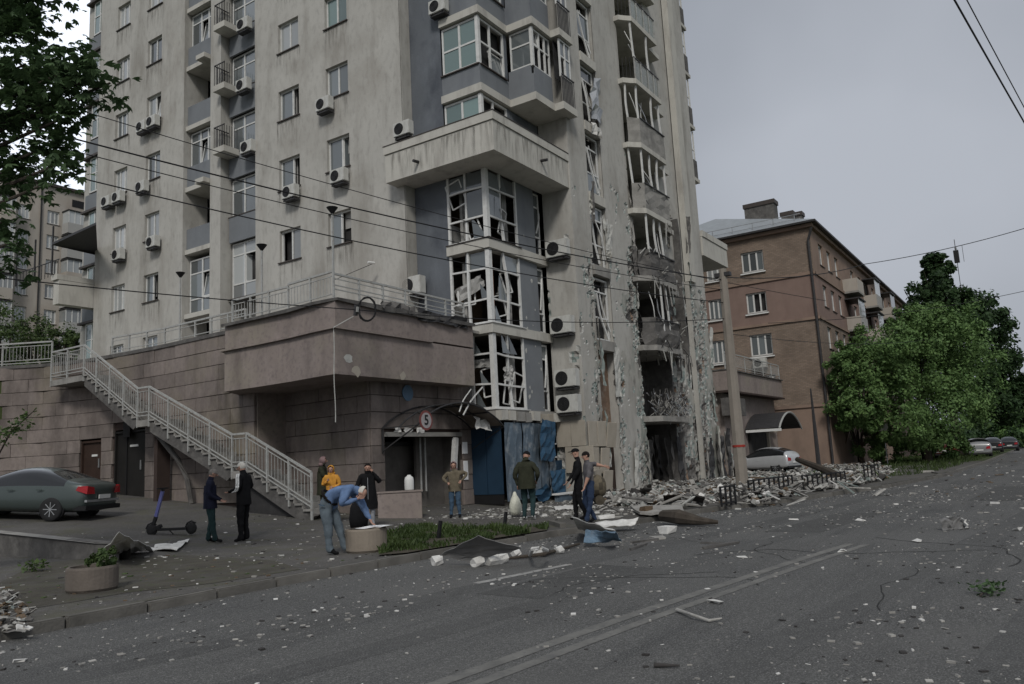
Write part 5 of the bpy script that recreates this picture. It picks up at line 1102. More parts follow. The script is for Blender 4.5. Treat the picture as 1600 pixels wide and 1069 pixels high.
for (u, v0, v1, x, wy, wx) in ((1185, 318, 338, 61, 2.3, 1.0), (1229, 333, 345, 64, .9, .9), (1243, 334, 345, 66, .9, .8)):
    p = onx(u, v0, x); q = onx(u, v1, x); o = MB(); o.box(x, x + wx, p[1] - wy / 2, p[1] + wy / 2, q[2] - 1.2, p[2], 'concrete_dark'); o.box(x - .08, x + wx + .08, p[1] - wy / 2 - .08, p[1] + wy / 2 + .08, p[2] - .202, p[2] + .12, 'sill_dark'); bk(o.obj('chimney'))
b = MB(); b.tube([(BXX - .2, BY - .2, ZE - .3), (BXX - .12, BY + .15, ZE - 1.2), (BXX - .12, BY + .12, 4), (BXX - .12, BY + .12, .2)], .09, 'metal_dark'); bk(b.obj('downpipe'))
q = onx(1188, 566, BXX - .3); ac('L', BXX, q[1] + .5, q[2] - .4, 'white air conditioner under a window of the brick house', None, 1)
# ------------------------------------------------------------ far panel block on the left
FB = thing('panel_block', 'distant nine storey tan panel block behind the trees on the left', 'building', (30, 87, 0)); finv = Matrix.Translation((-30, -87, 0))
def fb(o): o.parent = FB; o.matrix_parent_inverse = finv; return o
FY = 87.0; roofz = ony(60, 287, FY)[2]
cols_u = [(27, 45), (75, 93)]; holes = []; cx = []
for (u0, u1, uc) in ((-40, -22, 0), (28, 47, 0), (74, 93, 0)):
    xa, xb = ony(u0, 340, FY)[0], ony(u1, 340, FY)[0]; cx.append((xa, xb))
zt0 = ony(84, 330, FY)[2]
for (xa, xb) in cx:
    for k in range(9): holes.append((xa, xb, zt0 - 2.75 * k - 1.5, zt0 - 2.75 * k))
fb(facade('R', FY, 14, 50, 0, roofz, holes, 'panel_far', None, depth=.4))
for h in holes: fb(window(None, 'R', FY, h[0], h[1], h[2], h[3], cols=(.33, .66), glass='glass_curtained', fw=.12))
bu = [(0, 24), (106, 136)]
for (u0, u1) in bu:
    xa, xb = ony(u0, 340, FY - 1.2)[0], ony(u1, 340, FY - 1.2)[0]
    for k in range(9):
        z = zt0 - 2.75 * k - 2.3
        b = MB(); b.box(xa, xb, FY - 1.3, FY - .01, z - .15, z + 1.0, 'curtain_white' if (k + (u0 > 0)) % 3 else 'panel_far'); fb(b.obj('balcony'))
        b = MB(); b.box(xa + .05, xb - .05, FY - 1.25, FY - .02, z + 1.0, z + 2.35, 'glass_curtained')
        for t in np.linspace(xa + .05, xb - .1, 4): b.box(t, t + .1, FY - 1.3, FY - 1.252, z + 1.0, z + 2.35, 'pvc')
        b.box(xa - .05, xb + .05, FY - 1.4, FY - .02, z + 2.352, z + 2.45, 'metal_dark'); fb(b.obj('balcony_glazing'))
b = MB(); b.box(13.8, 50, FY - .3, FY + 12, roofz, roofz + .3, 'sill_dark'); fb(b.obj('roof_edge')); b = MB(); b.box(14, 49.9, FY + .5, FY + 12, 0, roofz - .1, 'interior_mid'); fb(b.obj('wall_core'))
b = MB(); q = ony(57, 345, FY); b.bar((ony(60, 430, FY)[0], FY - .1, roofz), (ony(60, 430, FY)[0], FY - .1, 5), .12, 'metal_dark'); fb(b.obj('downpipe'))
b = MB(); q = ony(124, 320, FY); b.box(q[0] - .8, q[0] + .8, FY - .05, FY - .002, q[2] - .4, q[2] + .4, 'black'); fb(b.obj('vent'))
# neighbouring terrace ground behind the left wall
b = MB(); b.prism([(12, 38.6), (16.6, 34), (22.3, 34), (22.3, 80), (-25, 80), (-25, 45)], 0.0, 6.15, 'grass_ground'); setting(b.obj('garden_terrace'))
# ------------------------------------------------------------ utility pole and cables
pb = onz(1161, 768, .12); pt = Vector((pb[0] + .02, pb[1] - .04, 8.4))
UP = thing('utility_pole', 'grey concrete utility pole with a thin red band before the damaged tower corner', 'pole', tuple(pb))
b = MB(); b.tube([(0, 0, -.1), (0, 0, 2.6), (0, 0, 5.5), (.0, -.0, 8.4)], .2, 'pole', n=8, rs=[.24, .225, .19, .15]); b.obj('shaft', UP)
b = MB(); b.lathe([(.2335, 1.62), (.2325, 1.70)], 'red_paint', n=24); b.obj('red_band', UP)
b = MB(); b.box(-.12, .12, -.3, .3, 8.1, 8.25, 'metal_dark'); b.obj('cable_clamp', UP)
def cable(name, pts, label, r=.016, group='overhead cables'):
    b = MB(); b.tube(pts, r, 'black', n=5); return tag(b.obj(name), label, 'cable', group)
def sag(A, B_, s, n=14): A = Vector(A); B_ = Vector(B_); return [A + (B_ - A) * (i / n) - Vector((0, 0, 4 * s * (i / n) * (1 - i / n))) for i in range(n + 1)]
def cpx(name, uva, za, uvb, zb, lab, r=.016, s=0.0, mids=()):
    pts = [deep(*uva, za)] + [deep(u, v, z) for (u, v, z) in mids] + [deep(*uvb, zb)]
    P = []
    for a, c in zip(pts, pts[1:]): P += sag(a, c, s, 8)[:-1]
    P.append(Vector(pts[-1])); return cable(name, P, lab, r)
polet = Vector((pb[0], pb[1], 8.2))
cable('overhead_cable', sag(deep(-80, 165, 16), polet + Vector((0, 0, -.1)), .35), 'thick cable running from the left tree across the tower to the pole top', .02)
cable('overhead_cable', sag(deep(-60, 115, 18), deep(1290, 470, 34), .5), 'thin topmost cable crossing the beige facade', .012)
cable('overhead_cable', sag(deep(-60, 190, 16), polet + Vector((0, 0, -.5)), .35), 'thinner cable just below the thick one over the facade', .012)
cable('overhead_cable', sag(deep(-60, 232, 16), polet + Vector((0, 0, -1.0)), .4), 'cable crossing below the tower ledge towards the pole', .016)
cc = deep(556, 484, 22)
cable('overhead_cable', sag(deep(-60, 428, 16), cc, .05), 'low cable running from the left to the coil at the podium', .014)
cable('overhead_cable', sag(cc, polet + Vector((0, 0, -1.6)), .25), 'low cable running from the coil to the pole', .014)
cable('overhead_cable', sag(polet, deep(1350, 413, 45), .3) + sag(deep(1350, 413, 45), deep(1700, 325, 40), .3)[1:], 'cable rising from the pole to the right edge over the trees', .02)
cable('overhead_cable', sag(deep(1200, 505, 40), deep(1700, 430, 40), .5), 'faint lower cable behind the tree tops on the right', .014)
cable('overhead_cable', sag(deep(1480, -20, 14), deep(1640, 260, 22), .02), 'thick dark cable across the top right corner', .018)
cable('overhead_cable', sag(deep(1500, -20, 15), deep(1650, 260, 24), .02), 'thin cable beside the thick one in the top right corner', .012)
cable('overhead_cable', sag(polet + Vector((0, 0, -2.2)), deep(1500, 520, 60), .6), 'thin cable sagging from the pole across the brick house', .012)
CO = thing('cable_coil', 'black cable coil with splice box hanging on the low cable before the podium', 'cable coil', tuple(deep(556, 480, 22))); CO.scale = (.72,) * 3
b = MB(); rr = random.Random(1)
ax = Vector((.56, -.83, 0))
for k in range(4): b.tube([Vector((.25, -.35, -.1)) + ax * (.31 + .02 * k) * math.cos(t) * .95 + Vector((0, 0, (.44 + .015 * k) * math.sin(t))) + Vector((rr.uniform(-.02, .02), rr.uniform(-.02, .02), 0)) for t in np.linspace(0, 2 * PI, 22)], .018, 'black', n=5)
b.obj('coil', CO); b = MB(); b.obox((0, 0, -.12), (.12, .12, .42), Matrix.Rotation(.15, 3, 'X'), 'metal_dark'); b.obox((.0, -.08, -.1), (.1, .05, .2), Matrix.Rotation(.15, 3, 'X'), 'paint_grey'); b.obj('splice_box', CO)
b = MB(); q0, q1 = Vector(deep(521, 512, 21.6)), Vector(deep(524, 660, 21.4))
P = [Vector(cc) + Vector((-.1, 0, -.2)), q0] + [q0 + (q1 - q0) * t + Vector((math.sin(t * 9) * .015, 0, 0)) for t in np.linspace(.05, 1, 14)]
b.tube(P, .014, 'insulation', n=5); tag(b.obj('hanging_wire'), 'pale twisted wire hanging down in front of the podium corner', 'wire')
# signal hanging on the right cable
q = deep(1492, 383, 42)
HS = thing('hanging_signal', 'small dark fitting hanging on a wire beside the pointed tree', 'signal', tuple(q))
b = MB(); b.bar((0, 0, .3), (0, 0, -2.3), .03, 'metal_dark'); b.bar((.3, -.3, 0), (.3, -.3, -.9), .02, 'metal_dark'); b.obj('drop_wire', HS); b = MB(); b.box(-.12, .12, -.12, .12, -.95, -.3, 'black'); b.box(.1, .28, -.05, .05, -.2, -.1, 'metal_plain'); b.obj('fitting', HS)

# ------------------------------------------------------------ cars
def body_loft(st, name, mpaint, par, glassrange=None):
    """st: list of (x, halfwidth, zlow, zbelt, zroof, roofhalf)"""
    b = MB(); n = 8; P = []
    for (x, w_, zl_, zb, zr, rw) in st:
        sec = [(0, zl_), (w_ * .86, zl_), (w_, zl_ + .16), (w_ * 1.01, (zl_ + zb) * .55), (w_ * .95, zb), ((w_ * .95 + rw) / 2 * 1.02, (zb + zr) / 2 + .02), (rw, zr - .05 * (zr - zb > .2)), (0, zr + .02)]
        P += [(x, y, z) for y, z in sec] + [(x, -y, z) for y, z in sec[::-1][1:-1]]
    k = 14; b.v = P; mi0 = b.mi(mpaint); mg = b.mi('car_glass'); b.mi('black')
    for i in range(len(st) - 1):
        for j in range(k):
            b.f.append((i * k + j, i * k + (j + 1) % k, (i + 1) * k + (j + 1) % k, (i + 1) * k + j))
            up = j in (4, 5, 8, 9) and glassrange and glassrange[0] <= i < glassrange[1]
            ws = glassrange and (i in glassrange[2]) and 4 <= j <= 9
            b.m.append(mg if (up or ws) else mi0)
    b.f.append(tuple(range(k - 1, -1, -1))); b.m.append(mi0); b.f.append(tuple((len(st) - 1) * k + j for j in range(k))); b.m.append(mi0)
    o = b.obj(name, par, smooth=True)
    m = o.modifiers.new('sub', 'SUBSURF'); m.levels = 2; m.render_levels = 2
    return o
def wheel(par, x, y, r, side, spokes=8):
    b = MB(); b.lathe([(r * .62, -.10), (r * .95, -.11), (r, -.06), (r, .06), (r * .95, .11), (r * .62, .10)], 'rubber', axis='Y', n=28); o = b.obj('wheel', par, loc=(x, y, r), smooth=True)
    b = MB(); b.lathe([(r * .66, .07), (r * .60, .10), (r * .58, .04), (0, .03)], 'metal_plain', axis='Y', n=28)
    for i in range(spokes):
        a = 2 * PI * i / spokes; b.bar((0, .075, 0), (r * .62 * math.cos(a), .085, r * .62 * math.sin(a)), .05, 'metal_plain', h=.02)
    b.lathe([(0, .07), (.05, .095), (0, .1)], 'metal_plain', axis='Y', n=12)
    b.obj('rim', o, rot=(0, 0, 0 if side > 0 else PI))
    b = MB(); b.lathe([(r * 1.12, .0), (r * 1.12, .08), (r * .5, .085), (0, .085)], 'black', axis='Y', n=24); b.obj('wheel_arch', par, loc=(x, y - side * .055, r + .03), rot=(0, 0, 0))
def car(label, loc, rz, paint, kind='sedan', group=None, z=0.0):
    t = thing('parked_car', label, 'car', loc, rz, group)
    if kind == 'sedan':
        st = [(2.28, .60, .30, .52, .58, .5), (2.2, .76, .24, .60, .68, .6), (1.75, .86, .2, .74, .82, .66), (1.05, .88, .2, .86, .93, .7), (.95, .88, .2, .88, .97, .68), (.25, .88, .2, .92, 1.38, .56), (-.35, .88, .2, .94, 1.47, .56), (-1.05, .88, .2, .96, 1.41, .55),
              (-1.72, .87, .22, .98, 1.1, .62), (-1.85, .86, .22, .98, 1.06, .64), (-2.15, .82, .26, .94, 1.03, .66), (-2.28, .72, .36, .8, .96, .58)]
        gr = (4, 7, (4, 7)); wb = 1.34; r = .32; xr = -2.25
    else:
        st = [(2.2, .62, .34, .6, .72, .5), (2.12, .80, .28, .72, .84, .62), (1.6, .9, .26, .9, 1.0, .68), (1.0, .92, .26, 1.0, 1.07, .7), (.9, .92, .26, 1.0, 1.1, .68), (.2, .92, .26, 1.04, 1.6, .6), (-.6, .92, .26, 1.08, 1.68, .6), (-1.5, .92, .26, 1.12, 1.6, .58),
              (-2.0, .9, .28, 1.12, 1.34, .64), (-2.12, .88, .3, 1.04, 1.16, .68), (-2.2, .8, .42, .9, 1.02, .6)]
        gr = (4, 7, (4, 7)); wb = 1.32; r = .36; xr = -2.16
    body_loft(st, 'body', paint, t, gr)
    for x in (wb, -wb):
        for s in (1, -1): wheel(t, x, s * .80, r, s)
    for s in (1, -1):
        b = MB(); b.add([(xr - .02, s * .44, .74), (xr - .0, s * .76, .74), (xr + .26, s * .87, .84), (xr + .22, s * .84, .95), (xr - .0, s * .74, .96), (xr - .03, s * .5, .92)], [(0, 1, 4, 5), (1, 2, 3, 4)], 'taillight')
        b.v = [(x - .03, y * 1.01, z) for x, y, z in b.v]; b.obj('taillight', t)
        b = MB(); b.obox((2.2, s * .6, .62), (.12, .3, .12), Matrix.Rotation(s * .3, 3, 'Z'), 'glass_curtained'); b.obj('headlight', t)
        b = MB(); b.obox((.72, s * .97, 1.0), (.12, .18, .12), Matrix.Identity(3), paint); b.obj('mirror', t)
        b = MB(); b.box(-.2, -.04, s * .905, s * .925, .8, .83, paint); b.box(-1.05, -.9, s * .905, s * .925, .82, .85, paint); b.obj('handle', t)
    b = MB(); b.box(xr - .07, xr - .05, -.26, .26, .60, .71, 'white_paint'); b.obj('number_plate', t)
    b = MB(); b.box(xr - .05, xr + .3, -.8, .8, .3, .42, 'black'); b.box(xr - .03, xr + .1, -.74, .74, .52, .58, 'metal_plain'); b.obj('bumper', t)
    return t
cs = car('dark green sedan parked on the yard in front of the doors', (11.48, 24.36, .76), math.radians(118), 'car_green')
cs.rotation_mode = 'ZYX'; cs.rotation_euler = (0, -.066, math.radians(118)); cs.rotation_mode = 'XYZ'; cs.rotation_euler = (0, -.066, math.radians(118))
p = onz(1208, 742, .12); car('white hatchback standing nose in behind the rubble at the arched canopy', (45.4, 13.45, .3), math.radians(76), 'car_white', 'suv').scale = (.86,) * 3
p = onz(1536, 713, .0); CG = 'cars parked under the far trees'
car('pale car with reddish rear parked at the far end of the street', (78, 5.1, 0), math.radians(8), 'car_silver', 'suv', CG)
car('dark car beside the far pale car under the tree', (76, 7.2, .1), math.radians(4), 'car_red', 'suv', CG)
car('black van shaped car farthest along the street', (98, 5.0, 0), math.radians(4), 'car_dark', 'suv', CG)
car('dark car half hidden at the right edge of the street', (108, 3.9, 0), math.radians(4), 'car_dark', 'suv', CG)
# ------------------------------------------------------------ electric scooter
p = ongnd(268, 836)
SC = thing('electric_scooter', 'black electric scooter with a violet stem standing in the yard', 'scooter', tuple(p), math.radians(-62))
# local +x runs to the viewer's right: front wheel at the left
b = MB(); b.obox((0.05, 0, .14), (.72, .16, .06), Matrix.Identity(3), 'black'); b.obox((-.38, 0, .17), (.26, .1, .08), Matrix.Rotation(-.5, 3, 'Y'), 'black'); b.obj('deck', SC)
for x, nm in ((-.5, 'wheel'), (.5, 'wheel')):
    b = MB(); b.lathe([(.03, -.03), (.125, -.035), (.14, 0), (.125, .035), (.03, .03)], 'rubber', axis='Y', n=24); o = b.obj(nm, SC, loc=(x, 0, .14), smooth=True)
    b = MB(); b.tube([(-.15 , 0, .03), (-.1, 0, .13), (0, 0, .17), (.11, 0, .12)], .02, 'black', n=5); b.obj('mudguard', o)
b = MB(); b.bar((-.47, 0, .25), (-.40, 0, .45), .07, 'black'); b.obj('fork', SC)
b = MB(); b.bar((-.41, 0, .42), (-.24, 0, 1.06), .06, 'scooter_violet', h=.07); b.obj('stem', SC)
b = MB(); b.bar((-.24, -.24, 1.12), (-.24, .24, 1.12), .035, 'black'); b.bar((-.24, 0, 1.04), (-.235, 0, 1.13), .06, 'black'); b.obj('handlebar', SC)
b = MB(); b.bar((-.1, .06, .12), (-.02, .12, .01), .02, 'black'); b.obj('kickstand', SC)

# ------------------------------------------------------------ people
def person(label, loc, heading, J, mats, H=1.75, hair='hair_dark', hairkind='short', bulk=1.0, group=None, extra=None, sleeves=True):
    """J overrides joints in a local frame: x to the person's right, y forward, z up, metres for a 1.75 m figure; one skinned body"""
    t = thing('person', label, 'person', loc, heading, group); s = H / 1.75; t.scale = (s, s, s)
    D = dict(pelvis=(0, 0, .95), waist=(0, 0, 1.08), chest=(0, .01, 1.30), neckb=(0, 0, 1.46), neck=(0, .02, 1.53), headc=(0, .045, 1.63), headt=(0, .03, 1.71),
             shR=(.18, 0, 1.42), elR=(.24, -.02, 1.14), wrR=(.25, .06, .90), shL=(-.18, 0, 1.42), elL=(-.24, -.02, 1.14), wrL=(-.25, .06, .90),
             hipR=(.095, 0, .90), knR=(.105, .03, .50), anR=(.11, -.01, .09), hipL=(-.095, 0, .90), knL=(-.105, .03, .50), anL=(-.11, -.01, .09))
    D.update(J)
    V = {k: Vector(v) for k, v in D.items()}
    def foot(a, kn, sgn):
        f = V.get('foot' + sgn, Vector((0, 1, 0))).normalized(); V['he' + sgn] = a + f * -.035 + Vector((0, 0, -.045)); V['ba' + sgn] = a + f * .11 + Vector((0, 0, -.058)); V['to' + sgn] = a + f * .18 + Vector((0, 0, -.062))
    foot(V['anR'], V['knR'], 'R'); foot(V['anL'], V['knL'], 'L')
    R = dict(pelvis=(.15, .105), waist=(.135, .095), chest=(.155, .11), neckb=(.085, .075), neck=(.058, .06), headc=(.088, .108), headt=(.06, .07), shR=(.07,) * 2, shL=(.07,) * 2, elR=(.054,) * 2, elL=(.054,) * 2, wrR=(.028,) * 2, wrL=(.028,) * 2,
             hipR=(.105, .11), hipL=(.105, .11), knR=(.072,) * 2, knL=(.072,) * 2, anR=(.056,) * 2, anL=(.056,) * 2, heR=(.04,) * 2, heL=(.04,) * 2, baR=(.042, .036), baL=(.042, .036), toR=(.03, .024), toL=(.03, .024))
    E_ = [('pelvis', 'waist', 1), ('waist', 'chest', 1), ('chest', 'neckb', 1), ('neckb', 'neck', 0), ('neck', 'headc', 0), ('headc', 'headt', 0), ('chest', 'shR', 1), ('shR', 'elR', 1), ('elR', 'wrR', 1), ('chest', 'shL', 1), ('shL', 'elL', 1), ('elL', 'wrL', 1),
          ('pelvis', 'hipR', 2), ('hipR', 'knR', 2), ('knR', 'anR', 2), ('pelvis', 'hipL', 2), ('hipL', 'knL', 2), ('knL', 'anL', 2), ('anR', 'heR', 3), ('anL', 'heL', 3), ('anR', 'baR', 3), ('baR', 'toR', 3), ('anL', 'baL', 3), ('baL', 'toL', 3)]
    if not sleeves: E_ = [(a, c, 0 if c[:2] == 'wr' else m) for a, c, m in E_]
    names = list(dict.fromkeys(['pelvis'] + [e for q in E_ for e in q[:2]]))
    vs = [V[n] for n in names]; rs = []
    for n in names:
        r = R[n]; k = bulk if n in ('pelvis', 'waist', 'chest', 'shR', 'shL', 'elR', 'elL', 'neckb') else (1 + (bulk - 1) * .4 if n[:2] in ('hi', 'kn', 'wr') else 1); rs.append((r[0] * k, r[1] * k))
    ed = [(names.index(a), names.index(c)) for a, c, _ in E_]; lab = [m for _, _, m in E_]
    for sg, w_, el in ((1, 'wrR', 'elR'), (-1, 'wrL', 'elL')):       # palm, four fingers, thumb
        d = (V[w_] - V[el]).normalized(); side = d.cross(Vector((0, 1, .2))).normalized() if abs(d.y) < .9 else Vector((1, 0, 0)); nrm = side.cross(d).normalized()
        palm = V[w_] + d * .065; i0 = len(vs); vs.append(palm); rs.append((.032, .022)); ed.append((names.index(w_), i0)); lab.append(0)
        for q, L_ in ((-1.5, .062), (-.5, .075), (.5, .08), (1.5, .07)):
            a = palm + d * .03 + side * q * .019; c = a + d * L_ * .5 + nrm * .008; e = c + d * L_ * .45 + nrm * .025; k = len(vs); vs += [a, c, e]; rs += [(.0095, .0095), (.009, .009), (.0075, .0075)]; ed += [(i0, k), (k, k + 1), (k + 1, k + 2)]; lab += [0, 0, 0]
        a = V[w_] + d * .03 + side * sg * -.03; c = a + d * .035 + side * sg * -.02; k = len(vs); vs += [a, c]; rs += [(.011, .011), (.009, .009)]; ed += [(i0, k), (k, k + 1)]; lab += [0, 0]
    me = bpy.data.meshes.new('body'); me.from_pydata([tuple(v) for v in vs], ed, []); o = link('body', me, t)
    md = o.modifiers.new('skin', 'SKIN'); md.use_smooth_shade = True; md.branch_smoothing = .4
    sv = me.skin_vertices[0].data
    for i, r in enumerate(rs): sv[i].radius = r
    sv[0].use_root = True
    m2 = o.modifiers.new('sub', 'SUBSURF'); m2.levels = 2; m2.render_levels = 2
    dg = bpy.context.evaluated_depsgraph_get(); me2 = bpy.data.meshes.new_from_object(o.evaluated_get(dg)); o.modifiers.clear(); o.data = me2; me2.name = 'body'
    me2.materials.clear()
    for n in ('skin', mats[0], mats[1], mats[2]): me2.materials.append(MT[n])
    cen = np.zeros(len(me2.polygons) * 3); me2.polygons.foreach_get('center', cen); cen = cen.reshape(-1, 3)
    best = np.full(len(cen), 1e9); mi_ = np.zeros(len(cen), int)
    for (a, c), m in zip(ed, lab):
        A = np.array(vs[a]); B_ = np.array(vs[c]); d = B_ - A; L2 = max(d @ d, 1e-9); tt = np.clip(((cen - A) @ d) / L2, 0, 1); dist = np.linalg.norm(cen - (A + tt[:, None] * d), axis=1) - .5 * (min(rs[a][0], .05 if a == names.index('neckb') else 9) + min(rs[c][0], .05 if c == names.index('neckb') else 9))
        k = dist < best; best[k] = dist[k]; mi_[k] = m
    # cloth folds: small relief on the clothed vertices only
    cloth = set(); bare = set()
    for k, pl in enumerate(me2.polygons): (bare if mi_[k] == 0 else cloth).update(pl.vertices)
    for vi in cloth - bare:
        vv = me2.vertices[vi]; c_ = vv.co; q_ = mnoise.noise(Vector((c_.x * 9, c_.y * 9, c_.z * 13 + len(label)))) * .014 + mnoise.noise(Vector((c_.x * 22, c_.y * 22, c_.z * 26))) * .006; vv.co = c_ + vv.normal * q_ * 1.3
    me2.polygons.foreach_set('material_index', mi_.tolist()); me2.polygons.foreach_set('use_smooth', [True] * len(cen)); me2.update()
    # head details follow the head axis
    hc, ht, nk = V['headc'], V['headt'], V['neck']; up = (ht - nk).normalized(); f0 = Vector(D.get('face', (0, 1, 0))); fw = (f0 - up * f0.dot(up)).normalized(); rt = fw.cross(up).normalized(); HR = Matrix((rt, fw, up)).transposed()
    b = MB()
    b.v = []; bm = bmesh.new(); bmesh.ops.create_uvsphere(bm, u_segments=14, v_segments=10, radius=1)
    def ell(c, r, m, keep=None):
        P = [hc + HR @ Vector((v.co.x * r[0] + c[0], v.co.y * r[1] + c[1], v.co.z * r[2] + c[2])) for v in bm.verts]
        fs = [tuple(v.index for v in f.verts) for f in bm.faces if keep is None or keep(f.calc_center_median())]; b.add(P, fs, m)
    bm.verts.ensure_lookup_table()
    for sx in (-.03, .03): ell((sx, .088, .012), (.011, .008, .007), 'black')
    ell((0, .102, -.015), (.012, .018, .02), 'skin'); ell((0, .088, -.052), (.024, .01, .006), 'mauve')
    for sx in (-.08, .08): ell((sx, .0, 0), (.012, .02, .03), 'skin')
    b.obj('face', t, smooth=True)
    b = MB()
    if hairkind == 'short': ell((0, -.012, .022), (.088, .104, .098), hair, lambda c: c.z > .0 or (c.y < .1 and c.z > -.55))
    elif hairkind == 'long': ell((0, -.015, .02), (.094, .108, .1), hair, lambda c: c.z > .55 or c.y < .15); ell((0, -.06, -.12), (.1, .06, .16), hair)
    elif hairkind == 'cap':
        ell((0, -.005, .035), (.093, .108, .085), hair, lambda c: c.z > -.15); ell((0, .12, .04), (.07, .07, .012), hair)
    elif hairkind == 'hood': ell((0, -.015, .01), (.108, .122, .125), hair, lambda c: c.y < .55); ell((0, -.07, -.12), (.12, .08, .07), hair)
    elif hairkind == 'bald': ell((0, -.02, -.01), (.09, .103, .085), hair, lambda c: c.z < .35 and c.y < .15)
    bm.free()
    nmh = {'cap': 'cap', 'hood': 'hood'}.get(hairkind, 'hair')
    if b.v: b.obj(nmh, t, smooth=True)
    if extra: extra(t, V)
    return t
def face_to(u_dir):                        # heading so that the person faces the picture direction: 'cam','away','left','right'
    c = math.atan2(-.5439, -.8257); return {'cam': c, 'away': c + PI, 'left': c - PI / 2, 'right': c + PI / 2}[u_dir] - PI / 2
def coat(m, z0, z1, r0, r1, name='coat'):
    def f(t, V):
        b = MB(); n = 22; P = []
        for i in range(7):
            k = i / 6; z = z1 + (z0 - z1) * k; r = r1 + (r0 - r1) * k
            for j in range(n):
                a = 2 * PI * j / n; w_ = 1 + .05 * math.sin(a * 5 + i) + .03 * math.sin(a * 11 + i * 2.3); P.append((r * w_ * math.cos(a), r * .72 * w_ * math.sin(a) + .0, z))
        b.v = P; mi0 = b.mi(m)
        for i in range(6):
            for j in range(n): b.f.append((i * n + j, i * n + (j + 1) % n, (i + 1) * n + (j + 1) % n, (i + 1) * n + j)); b.m.append(mi0)
        b.obj(name, t, smooth=True)
    return f
# man in navy jacket, facing right
p = ongnd(328, 848)
person('grey haired man in a dark navy jacket and blue green trousers near the scooter', p, face_to('right') + .25, dict(knR=(.10, .06, .50), anR=(.11, .12, .09), anL=(-.1, -.06, .09), wrR=(.16, .22, 1.0), elR=(.25, -.03, 1.14), wrL=(-.16, .22, 1.0), elL=(-.25, -.03, 1.14), headc=(0, .07, 1.62), headt=(0, .06, 1.70)),
       ('navy', 'trousers_green', 'black_cloth'), H=1.66, hair='hair_grey', bulk=1.32, extra=coat('navy', .80, 1.35, .22, .19, 'jacket_hem'))
p = ongnd(381, 846)
def stripes(t, V):
    for off in (-.022, .022):
        b = MB(); e = V['shL']; k = V['elL']; P = [e + Vector((-.055, off, .06)), e + Vector((-.088, off, -.02)), (e + k) / 2 + Vector((-.062, off, 0)), k + Vector((-.052, off, .01)), k + Vector((-.02, .05 + off, -.062)), k * .45 + V['wrL'] * .55 + Vector((-.02, off, -.05))]
        for a, c in zip(P, P[1:]): b.bar(a, c, .034, 'white_cloth', h=.016)
        b.obj('sleeve_stripe', t)
person('white haired person in a black tracksuit jacket with white sleeve stripes', p, face_to('left') - .2, dict(elL=(-.27, -.03, 1.17), wrL=(-.17, .24, 1.10), elR=(.27, -.03, 1.17), wrR=(.15, .22, 1.12), headc=(0, .06, 1.62), headt=(0, .05, 1.7)),
       ('black_cloth', 'black_cloth', 'black_cloth'), H=1.82, hair='hair_white', bulk=1.25, extra=lambda t, V: (stripes(t, V), coat('black_cloth', .8, 1.3, .2, .175, 'jacket_hem')(t, V)))
def belt(t, V):
    c = V['pelvis'].lerp(V['waist'], .45); ax_ = (V['waist'] - V['pelvis']).normalized(); sx = Vector((1, 0, 0)); sy = ax_.cross(sx).normalized(); P = [c + sx * .215 * math.cos(a) + sy * .165 * math.sin(a) for a in np.linspace(0, 2 * PI, 25)]
    b = MB()
    for a_, c_ in zip(P, P[1:]): b.bar(a_, c_, .035, 'hair_dark')
    b.obj('belt', t)
    b = MB()
    for sx_ in (-1, 1): b.bar(V['hip' + 'LR'[sx_ > 0]] + Vector((sx_ * .13, -.05, .0)), V['hip' + 'LR'[sx_ > 0]] + Vector((sx_ * .13, .05, -.03)), .012, 'jeans')
    b.obj('pocket_seam', t)
# bending man, body faces right, leaning on the planter
p = ongnd(523, 866)
person('white haired man in a blue shirt bending over the planter with phone at his ear', p, face_to('right') - .1,
       dict(pelvis=(0, -.14, .92), waist=(0, .0, 1.03), chest=(0, .22, 1.10), neckb=(0, .37, 1.09), neck=(0, .43, 1.06), headc=(0, .52, 1.02), headt=(0, .59, .99), face=(0, .3, -1),
            shR=(.17, .31, 1.09), elR=(.24, .20, .84), wrR=(.13, .42, .92), shL=(-.17, .31, 1.08), elL=(-.2, .44, .82), wrL=(-.16, .58, .58),
            hipR=(.1, -.14, .87), knR=(.11, -.07, .48), anR=(.12, -.06, .09), hipL=(-.1, -.14, .87), knL=(-.12, .03, .5), anL=(-.13, .14, .09)),
       ('shirt_blue', 'jeans_pale', 'black_cloth'), H=1.84, hair='hair_white', hairkind='bald', bulk=1.5,
       extra=lambda t, V: belt(t, V))
b = MB(); b.lathe([(0, 0), (.17, .02), (.2, .2), (.17, .45), (.09, .6), (0, .62)], 'black_cloth', n=12); q = onz(553, 852, .12)
BG = thing('black_bag', 'black shoulder bag hanging between the bending man and the planter', 'bag', (q[0] + .1, q[1] - .05, .42)); b.obj('bag_body', BG, smooth=True)
b = MB(); b.tube([(-.12, 0, .5), (-.08, 0, .72), (.05, 0, .74), (.12, 0, .52)], .014, 'black_cloth', n=5); b.obj('strap', BG)
# woman in long black coat
p = onz(577, 824, .12)
def coatz(t, V):
    coat('black_cloth', .5, 1.36, .25, .185)(t, V); b = MB(); b.bar((0, .155, .55), (0, .15, 1.36), .012, 'metal_plain', h=.01); b.obj('zip', t)
person('woman with long dark hair in a long black coat holding a phone to her ear', p, face_to('cam') + .1, dict(elL=(-.34, .02, 1.2), wrL=(-.14, .13, 1.5), elR=(.3, .02, 1.16), wrR=(.30, .10, .95)), ('black_cloth', 'grey_light', 'grey_cloth'), H=1.66, hair='hair_dark', hairkind='long', bulk=1.3, extra=coatz)
